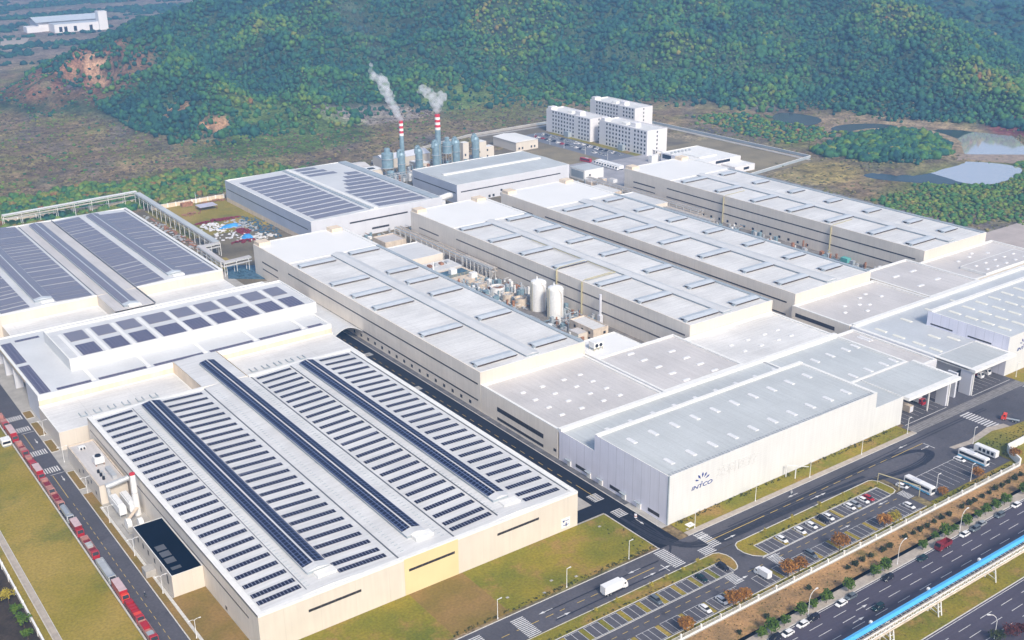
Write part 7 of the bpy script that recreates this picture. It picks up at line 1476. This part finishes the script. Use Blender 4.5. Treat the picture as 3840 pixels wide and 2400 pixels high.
og2 = make_tree('orange_tree', 'larger orange tree of the pair beside the white parked cars', 'tree', 6.4, 2.7, 'leaf_orange', 800, .27, 9, 'orange autumn trees along the fence', .2, .85, 6); og2.location = (228.6, 200.2, 0); bpy.context.view_layer.update()
for x, y, s_, z_, lb in ((233.6, 200.2, 1, .95, 'smaller orange tree of the pair beside the white parked cars'), (255.2, 201.2, 2, 1.0, 'tall orange tree left of the dark grey car in the lower row'), (260.4, 201.0, 1, 1.05, 'yellowish orange tree touching the tall one by the dark grey car'), (280.9, 201.2, 2, 1.08, 'deep orange tree standing alone over the empty lower bays'), (305.6, 201.4, 1, 1.02, 'orange tree left of the green leaved one near the last bays'), (362.6, 202.0, 1, .9, 'orange tree at the fence behind the empty coach bays'), (388.0, 202.4, 2, .8, 'brownish orange tree beside the white gate wall'), (340.6, 202.0, 1, .75, 'low rust coloured tree in front of the first coach')): dup(og if s_ == 1 else og2, (x, y, 0), R(x*37 % 360), lb, None, z_)
yt = make_tree('yellow_tree', 'yellow green tree touching the orange tree near the last bays', 'tree', 5.4, 2.3, 'leaf_yellow', 600, .25, 14, 'yellow leaved trees', .18, .9, 4); yt.location = (310.2, 200.8, 0); bpy.context.view_layer.update()
saps = [(214.6, 222.6), (222.0, 223.4), (229.0, 223.0), (236.2, 223.6), (200, 222.5), (192, 223.4), (268.4, 223.2), (282.6, 223.4), (297, 223.0), (310.5, 223.4)]
sp = make_tree('sapling', 'first', 'sapling', 2.9, .75, 'leaf_yellow', 90, .17, 21, 'thin yellow saplings on the lawn islands', .06); sp.location = (saps[0][0], saps[0][1], .1); sp['label'] = 'thin yellow sapling, third from the left on the left lawn island'; bpy.context.view_layer.update()
for i, (x, y) in enumerate(saps[1:]): dup(sp, (x, y, .1), R(i*50), ['fourth thin yellow sapling from the left on the left lawn island', 'fifth thin yellow sapling from the left on the left lawn island', 'thin yellow sapling nearest the rounded end of the left lawn island', 'second thin yellow sapling from the left on the left lawn island', 'leftmost thin yellow sapling on the left lawn island', 'leftmost thin sapling on the right lawn island', 'second thin sapling from the left on the right lawn island', 'third thin sapling from the left on the right lawn island', 'rightmost thin sapling on the right lawn island'][i], None, .8+.1*(i % 4))
stt = [(224.1, 184.3), (228.1, 184.0), (234.2, 184.3), (242.1, 184.6), (247.8, 184.6), (253.6, 184.3), (264.4, 184.3), (277.5, 184.3), (283.1, 184.3), (303.8, 184.5), (312.5, 185.9), (316.9, 184.8), (322.5, 184.9), (329.0, 184.6), (336.9, 185.1), (341.3, 184.9), (347.4, 184.8), (352.9, 184.7), (365.5, 185.1), (374, 185)]
szs = [.92*k_ for k_ in [.8, 1.25, .9, 1.1, .85, 1.1, 1.1, 1.05, 1.15, .9, .75, 1.2, .7, 1.1, .8, 1.0, .95, 1.1, 1.1, 1.0]]
st_ = make_tree('street_tree', 'round green street tree, first from the left beside the highway', 'tree', 4.6, 1.75, 'leaf_green', 700, .24, 31, 'round street trees along the highway pavement', .11); st_.location = (*stt[0], .14); st_.scale = (.8,)*3; bpy.context.view_layer.update()
for i in range(1, len(stt)): dup(st_, (*stt[i], .14), R(i*71), 'round green street tree, %s from the left beside the highway' % ORD[i], None, szs[i])
shr = [(220.4, 190), (232.8, 190.2), (255.0, 192.4), (274.5, 192.5), (278.0, 192.4), (282.1, 192.4), (286.3, 192.2), (292.4, 192.2), (296.2, 192.3), (305.2, 192.5), (309.8, 192.4), (313.5, 192.5), (317.5, 192.4), (321.9, 192.6), (326.2, 192.6), (330.5, 192.5), (338.8, 192.7), (342.7, 192.4), (346.2, 192.6), (351.2, 192.7), (355.7, 192.5), (360.1, 192.9), (364.3, 192.9), (368.6, 193.0), (372.9, 193.0), (377.5, 193.2)]
sb_ = make_tree('round_shrub', 'dark round shrub, first from the left on the brown slope', 'shrub', 2.1, 1.08, 'leaf_dark', 320, .2, 41, 'dark round shrubs planted along the brown slope', .06, .85); sb_.location = (*shr[0], .03); sb_.scale = (.7,)*3; bpy.context.view_layer.update()
for i in range(1, len(shr)): dup(sb_, (*shr[i], .03), R(i*97), 'dark round shrub, %s from the left on the brown slope' % ORD[i], None, .75+.3*((i*37) % 10)/10 if i > 2 else .8)
for i, (x, y, m_, s_, lb) in enumerate(((45.9, 340.2, 'leaf_yellow', 1.2, 'bright yellow green tree outside the left boundary wall'), (46.2, 331.4, 'leaf_green', 1.0, 'upper dark green tree outside the left boundary wall'), (46.6, 324.0, 'leaf_green', 1.25, 'larger green tree outside the left boundary wall, below the other'), (46.0, 317.0, 'leaf_green', .9, 'green tree at the bottom left corner outside the wall'), (44.0, 351, 'leaf_dark', .9, 'dark shrubby tree at the left edge outside the wall'))):
    t = make_tree('garden_tree', lb, 'tree', 4.4*s_, 1.9*s_, m_, 420, .24, 50+i, 'trees outside the left wall', .13, .8, 3); t.location = (x, y, 0)
for x, y, m_, s_, lb in ((279.0, 141.5, 'leaf_dark', 1.3, 'dark green bush at the bottom edge on the far carriageway verge'), (284.4, 140.4, 'leaf_red', 1.3, 'russet red bush at the bottom edge beside the dark green one'), (288.6, 139.6, 'leaf_red', 1.0, 'smaller russet bush at the bottom edge, rightmost')):
    t = make_tree('verge_bush', lb, 'bush', 3.2*s_, 1.8*s_, m_, 420, .24, int(x), 'bushes on the far verge', .1, .8, 4); t.location = (x, y, 0)
# low hedge tufts: uncountable ground cover along kerbs and walls
def tufts(name, label, pts, size, m, seed, n=14):
    r = random.Random(seed); mb = MB()
    for x, y in pts: leaf_ball(mb, (x, y, .25), size*r.uniform(.6, 1.3), n, .13, r.randrange(999), .7, .2)
    o = mb.build(name, m); return tag(o, label, 'ground cover', kind='stuff')
r = random.Random(77)
tufts('kerb_planting', 'small dark tufts of planting along the lawn and verge edges', [(r.uniform(150, 233), 240.2+r.random()*1.4) for _ in range(150)]+[(r.uniform(248, 372), r.uniform(246, 248)) for _ in range(200)]+[(r.uniform(220.8, 232.5), r.uniform(240.6, 267)) for _ in range(16)]+[(r.uniform(259, 329), 221.2+r.random()*.8) for _ in range(70)]+[(r.uniform(170, 245), 221.3+r.random()*.6) for _ in range(60)]+[(r.uniform(200, 332), r.uniform(199, 200.6)) for _ in range(170)]+[(r.uniform(335, 384), r.uniform(198.8, 201.6)) for _ in range(140)]+[(r.uniform(388, 430), r.uniform(205, 218)) for _ in range(120)], .42, M['leaf_dark'], 5)
tufts('weedy_tufts', 'scattered olive weeds on lawns and slope', [(r.uniform(100, 383), r.uniform(188.5, 197)) for _ in range(420)]+[(r.uniform(104, 383), r.uniform(156, 165)) for _ in range(200)]+[(r.uniform(350, 376), r.uniform(241.5, 248)) for _ in range(60)], .26, M['leaf_yellow'] if False else leaf_mat('olive_weeds', [(.3, (.12, .11, .03)), (.7, (.2, .16, .05))], nscale=2.0, attr=False), 6, 7)

# ------------------------------------------------------------------ scrap yard
mb = MB(); r = random.Random(5)
pile = {'tarp_white': [], 'dark_red': [], 'blue_paint': [], 'tarp_teal': [], 'metal': [], 'rust': [], 'pink': []}
def heap(name, label, cx, cy_, rx, ry, h, m, seed, n=60, angular=True, cat='scrap pile'):
    r = random.Random(seed); t = MB()
    for _ in range(n):
        a, q = r.uniform(0, 2*PI), r.random()**.6; x = cx+rx*q*math.cos(a); y = cy_+ry*q*math.sin(a); s_ = r.uniform(.35, 1.15); z = h*(1-q)*r.uniform(.3, 1); b0 = len(t.v); t.box(-s_, s_, -s_*.6, s_*.6, 0, s_*.5)
        A = r.uniform(0, PI); c_, s2 = math.cos(A), math.sin(A); t.v[b0:] = [(x+u*c_-v_*s2, y+u*s2+v_*c_, z+w_+r.uniform(-.15, .15)) for u, v_, w_ in t.v[b0:]]
    return tag(t.build(name, M[m], origin=(cx, cy_, 0)), label, cat, 'heaps in the scrap yard', 'stuff')
heap('scrap_heap', 'heap of white sacks in the scrap yard', 263, 706, 9, 12, 1.8, 'tarp_white', 1, 90); heap('scrap_heap', 'second spread of white sacks and sheets in the scrap yard', 264, 682, 10, 13, 1.6, 'tarp_white', 2, 45); heap('scrap_heap', 'dark red steel frames along the far edge of the scrap yard', 272, 721, 17, 3, 1.8, 'dark_red', 3, 110); heap('scrap_heap', 'dark red steel frames in the middle of the scrap yard', 275, 686, 5, 7, 2.0, 'dark_red', 4, 60); heap('scrap_heap', 'dark red blocks at the near corner of the scrap yard', 266, 664, 9, 3, 1.8, 'dark_red', 14, 60)
heap('scrap_heap', 'teal grey netting spread on the right of the scrap yard', 289, 690, 8, 32, .5, 'tarp_teal', 6, 150); heap('scrap_heap', 'grey metal scrap around the blue tarpaulins', 280, 700, 9, 18, 1.0, 'metal', 7, 90); heap('scrap_heap', 'loose grey scrap along the yard front', 278, 668, 12, 8, .8, 'roof_hall', 8, 60); heap('scrap_heap', 'rusty timber pile under the boundary wall', 264, 748, 8, 5, 1.2, 'rust', 9, 30); heap('scrap_heap', 'rusty steel bars by the boundary wall, right side', 290, 771, 12, 2, 1.6, 'rust', 10, 40); heap('scrap_heap', 'mixed rusty equipment beneath the covered pipe rack', 237, 705, 3, 50, 1.6, 'rust', 11, 80); heap('scrap_heap', 'mixed grey equipment beneath the covered pipe rack', 236, 710, 4, 55, 1.4, 'metal', 12, 80)
for nm_, x, y, rx, ry, h, lb in (('large', 273, 701, 8.5, 3.0, 2.2, 'large bright blue tarpaulin over a heap in the scrap yard'), ('small', 271.5, 670.5, 4.2, 3.8, 2.6, 'smaller blue tarpaulin between red blocks in the scrap yard')):
    tp = thing('tarpaulin', lb, 'tarpaulin', (x, y, 0), 'blue tarpaulins'); mb = MB(); n = 14; ring = [[(x+rx*k/4*math.cos(2*PI*i/n)*(1+.15*math.sin(3*i)), y+ry*k/4*math.sin(2*PI*i/n)*(1+.15*math.cos(2*i)), h*(1-(k/4)**2)*(1+.2*math.sin(i*2.1+k))+.05) for i in range(n)] for k in (1, 2, 3, 4)]; vs = [(x, y, h)]+[p for rg in ring for p in rg]; fs = [(0, 1+i, 1+(i+1) % n) for i in range(n)]+[(1+k*n+i, 1+(k+1)*n+i, 1+(k+1)*n+(i+1) % n, 1+k*n+(i+1) % n) for k in range(3) for i in range(n)]
    mb.add(vs, fs).build('blue_sheet', M['blue_paint'] if False else mat('blue_tarpaulin', (.06, .30, .66), .5, .15, .6), tp, smooth=True); MB().tube((x-rx, y-ry, .15), (x+rx, y-ry, .15), .14, 6).build('weight_bar', M['rust'], tp)
pv = thing('site_shelter', 'flat lavender roofed shelter on posts in the scrap yard', 'shelter', (276, 755, 0)); MB().box(271, 284, 750, 759.5, 2.8, 3.1).build('roof', mat('lavender_sheet', (.52, .50, .60), .5), pv)
for x, y in ((271.4, 750.4), (283.6, 750.4), (271.4, 759.1), (283.6, 759.1)): MB().box(x-.12, x+.12, y-.12, y+.12, 0, 2.8).build('post', M['dark_red'], pv)
ob = thing('open_skip', 'rust orange open skip against the boundary wall', 'skip', (270, 772, 0)); mb = MB(); mb.box(265.5, 273.5, 769.5, 769.8, 0, 2.4); mb.box(265.5, 273.5, 773.6, 773.9, 0, 2.4); mb.box(265.5, 265.8, 769.8, 773.6, 0, 2.4); mb.box(273.2, 273.5, 769.8, 773.6, 0, 2.4); mb.box(265.8, 273.2, 769.8, 773.6, .1, .25); mb.build('steel_walls', M['rust'], ob); MB().box(266, 273, 770, 773.4, .3, 1.2).build('contents', M['rust'], ob)
lm = thing('signal_mast', 'thin white mast by the boundary wall of the scrap yard', 'mast', (277.5, 776, 0)); MB().cyl(277.5, 774.6, 0, 8, .2, .12, 8).build('pole', M['metal_white'], lm); MB().box(276.8, 278.2, 774.3, 774.9, 0, 3.2).build('control_box', M['metal_white'], lm)
tq = thing('sludge_pit', 'dark teal lined pit between rear solar warehouse and first production hall', 'pit', (240, 610, 0)); MB().poly([(229, 600), (246, 586), (252, 612), (238, 624)], 0.02, .5).build('lining', M['tarp_teal'], tq); heap('pit_scrap', 'teal sheets crumpled in the sludge pit', 240, 606, 8, 12, 1.6, 'tarp_teal', 22, 70, cat='sheets')

# ------------------------------------------------------------------ steam plumes
def smoke_mat(name, dens, sc):
    m = bpy.data.materials.new(name); m.use_nodes = True; N = m.node_tree.nodes; Lk = m.node_tree.links; N.remove(N['Principled BSDF']); v = N.new('ShaderNodeVolumePrincipled'); v.inputs['Color'].default_value = (.97, .97, .99, 1); v.inputs['Anisotropy'].default_value = 0.0
    g = N.new('ShaderNodeNewGeometry'); nz = N.new('ShaderNodeTexNoise'); nz.inputs['Scale'].default_value = sc; nz.inputs['Detail'].default_value = 4; Lk.new(g.outputs['Position'], nz.inputs['Vector'])
    mr = N.new('ShaderNodeMapRange'); mr.inputs[1].default_value = .34; mr.inputs[2].default_value = .75; mr.inputs[3].default_value = 0; mr.inputs[4].default_value = dens; Lk.new(nz.outputs['Fac'], mr.inputs[0]); Lk.new(mr.outputs[0], v.inputs['Density']); Lk.new(v.outputs[0], N['Material Output'].inputs['Volume']); return m
def plume(label, blobs, m, seed):
    base = ico(3); mb = MB(); r = np.random.default_rng(seed)
    import bmesh
    bm = bmesh.new()
    for cx, cy_, cz, rad in blobs:
        v, f = base; q = v*rad*(1+.28*np.sin(v[:, [0]]*5+cx)*np.cos(v[:, [2]]*4+cz)); mb.add([(a+cx, b_+cy_, c*1.1+cz) for a, b_, c in q], [tuple(int(k) for k in t) for t in f])
    o = mb.build('steam_plume', m, origin=blobs[0][:3]); rm = o.modifiers.new('fuse', 'REMESH'); rm.mode = 'VOXEL'; rm.voxel_size = .8; o['label'] = label; o['category'] = 'steam plume'; o['group'] = 'steam plumes'; return o
sm = smoke_mat('white_steam', .45, .26); sm2 = smoke_mat('thin_steam', .006, .08)
bl1 = [(437-0.42*(z-44)*.72-(z-44)*.05, 750+.42*(z-44)*.62, z, 1.7+.085*(z-44)+.7*math.sin(z*.8)**2) for z in np.arange(45, 76, 2.0)]
plume('tall narrow white steam plume leaning left above the thinner chimney', bl1+[(421.5, 762, 78, 3.2), (420.5, 763, 82, 2.2), (421, 763, 86.5, 1.8)], sm, 1)
bl2 = [(474, 756, 46, 2.4), (474.5, 756, 49, 3.6), (473, 757, 52, 4.4), (476, 756, 54, 4.4), (479, 754, 57, 3.2), (472, 758, 57, 3.8), (468.5, 761, 60.5, 3.6), (466, 763, 64, 3.0), (477, 755, 60, 2.2), (463.6, 765, 62, 2.4), (471, 760, 62, 2.8)]
plume('broad puffy white steam plume above the thicker chimney', bl2, sm, 2)
plume('thin fading veil of steam drifting above the tall plume', [(424, 764, 92, 5), (427, 764, 99, 7), (422, 770, 108, 9), (416, 776, 119, 10), (410, 782, 130, 10)], sm2, 3)

# ------------------------------------------------------------------ haze
hz = MB().box(-9100, 12100, -6100, 13100, -1.3, 232).build('haze', M['white_trim'], origin=(0, 0, 0)); hm = bpy.data.materials.new('pale_haze'); hm.use_nodes = True; N = hm.node_tree.nodes; N.remove(N['Principled BSDF']); v = N.new('ShaderNodeVolumePrincipled')
v.inputs['Color'].default_value = (.30, .56, 1.0, 1); v.inputs['Density'].default_value = 0.00020; v.inputs['Anisotropy'].default_value = 0.0; hm.node_tree.links.new(v.outputs[0], N['Material Output'].inputs['Volume']); hz.data.materials[0] = hm; tag(hz, 'pale blue haze filling the whole valley air', 'haze', kind='stuff')
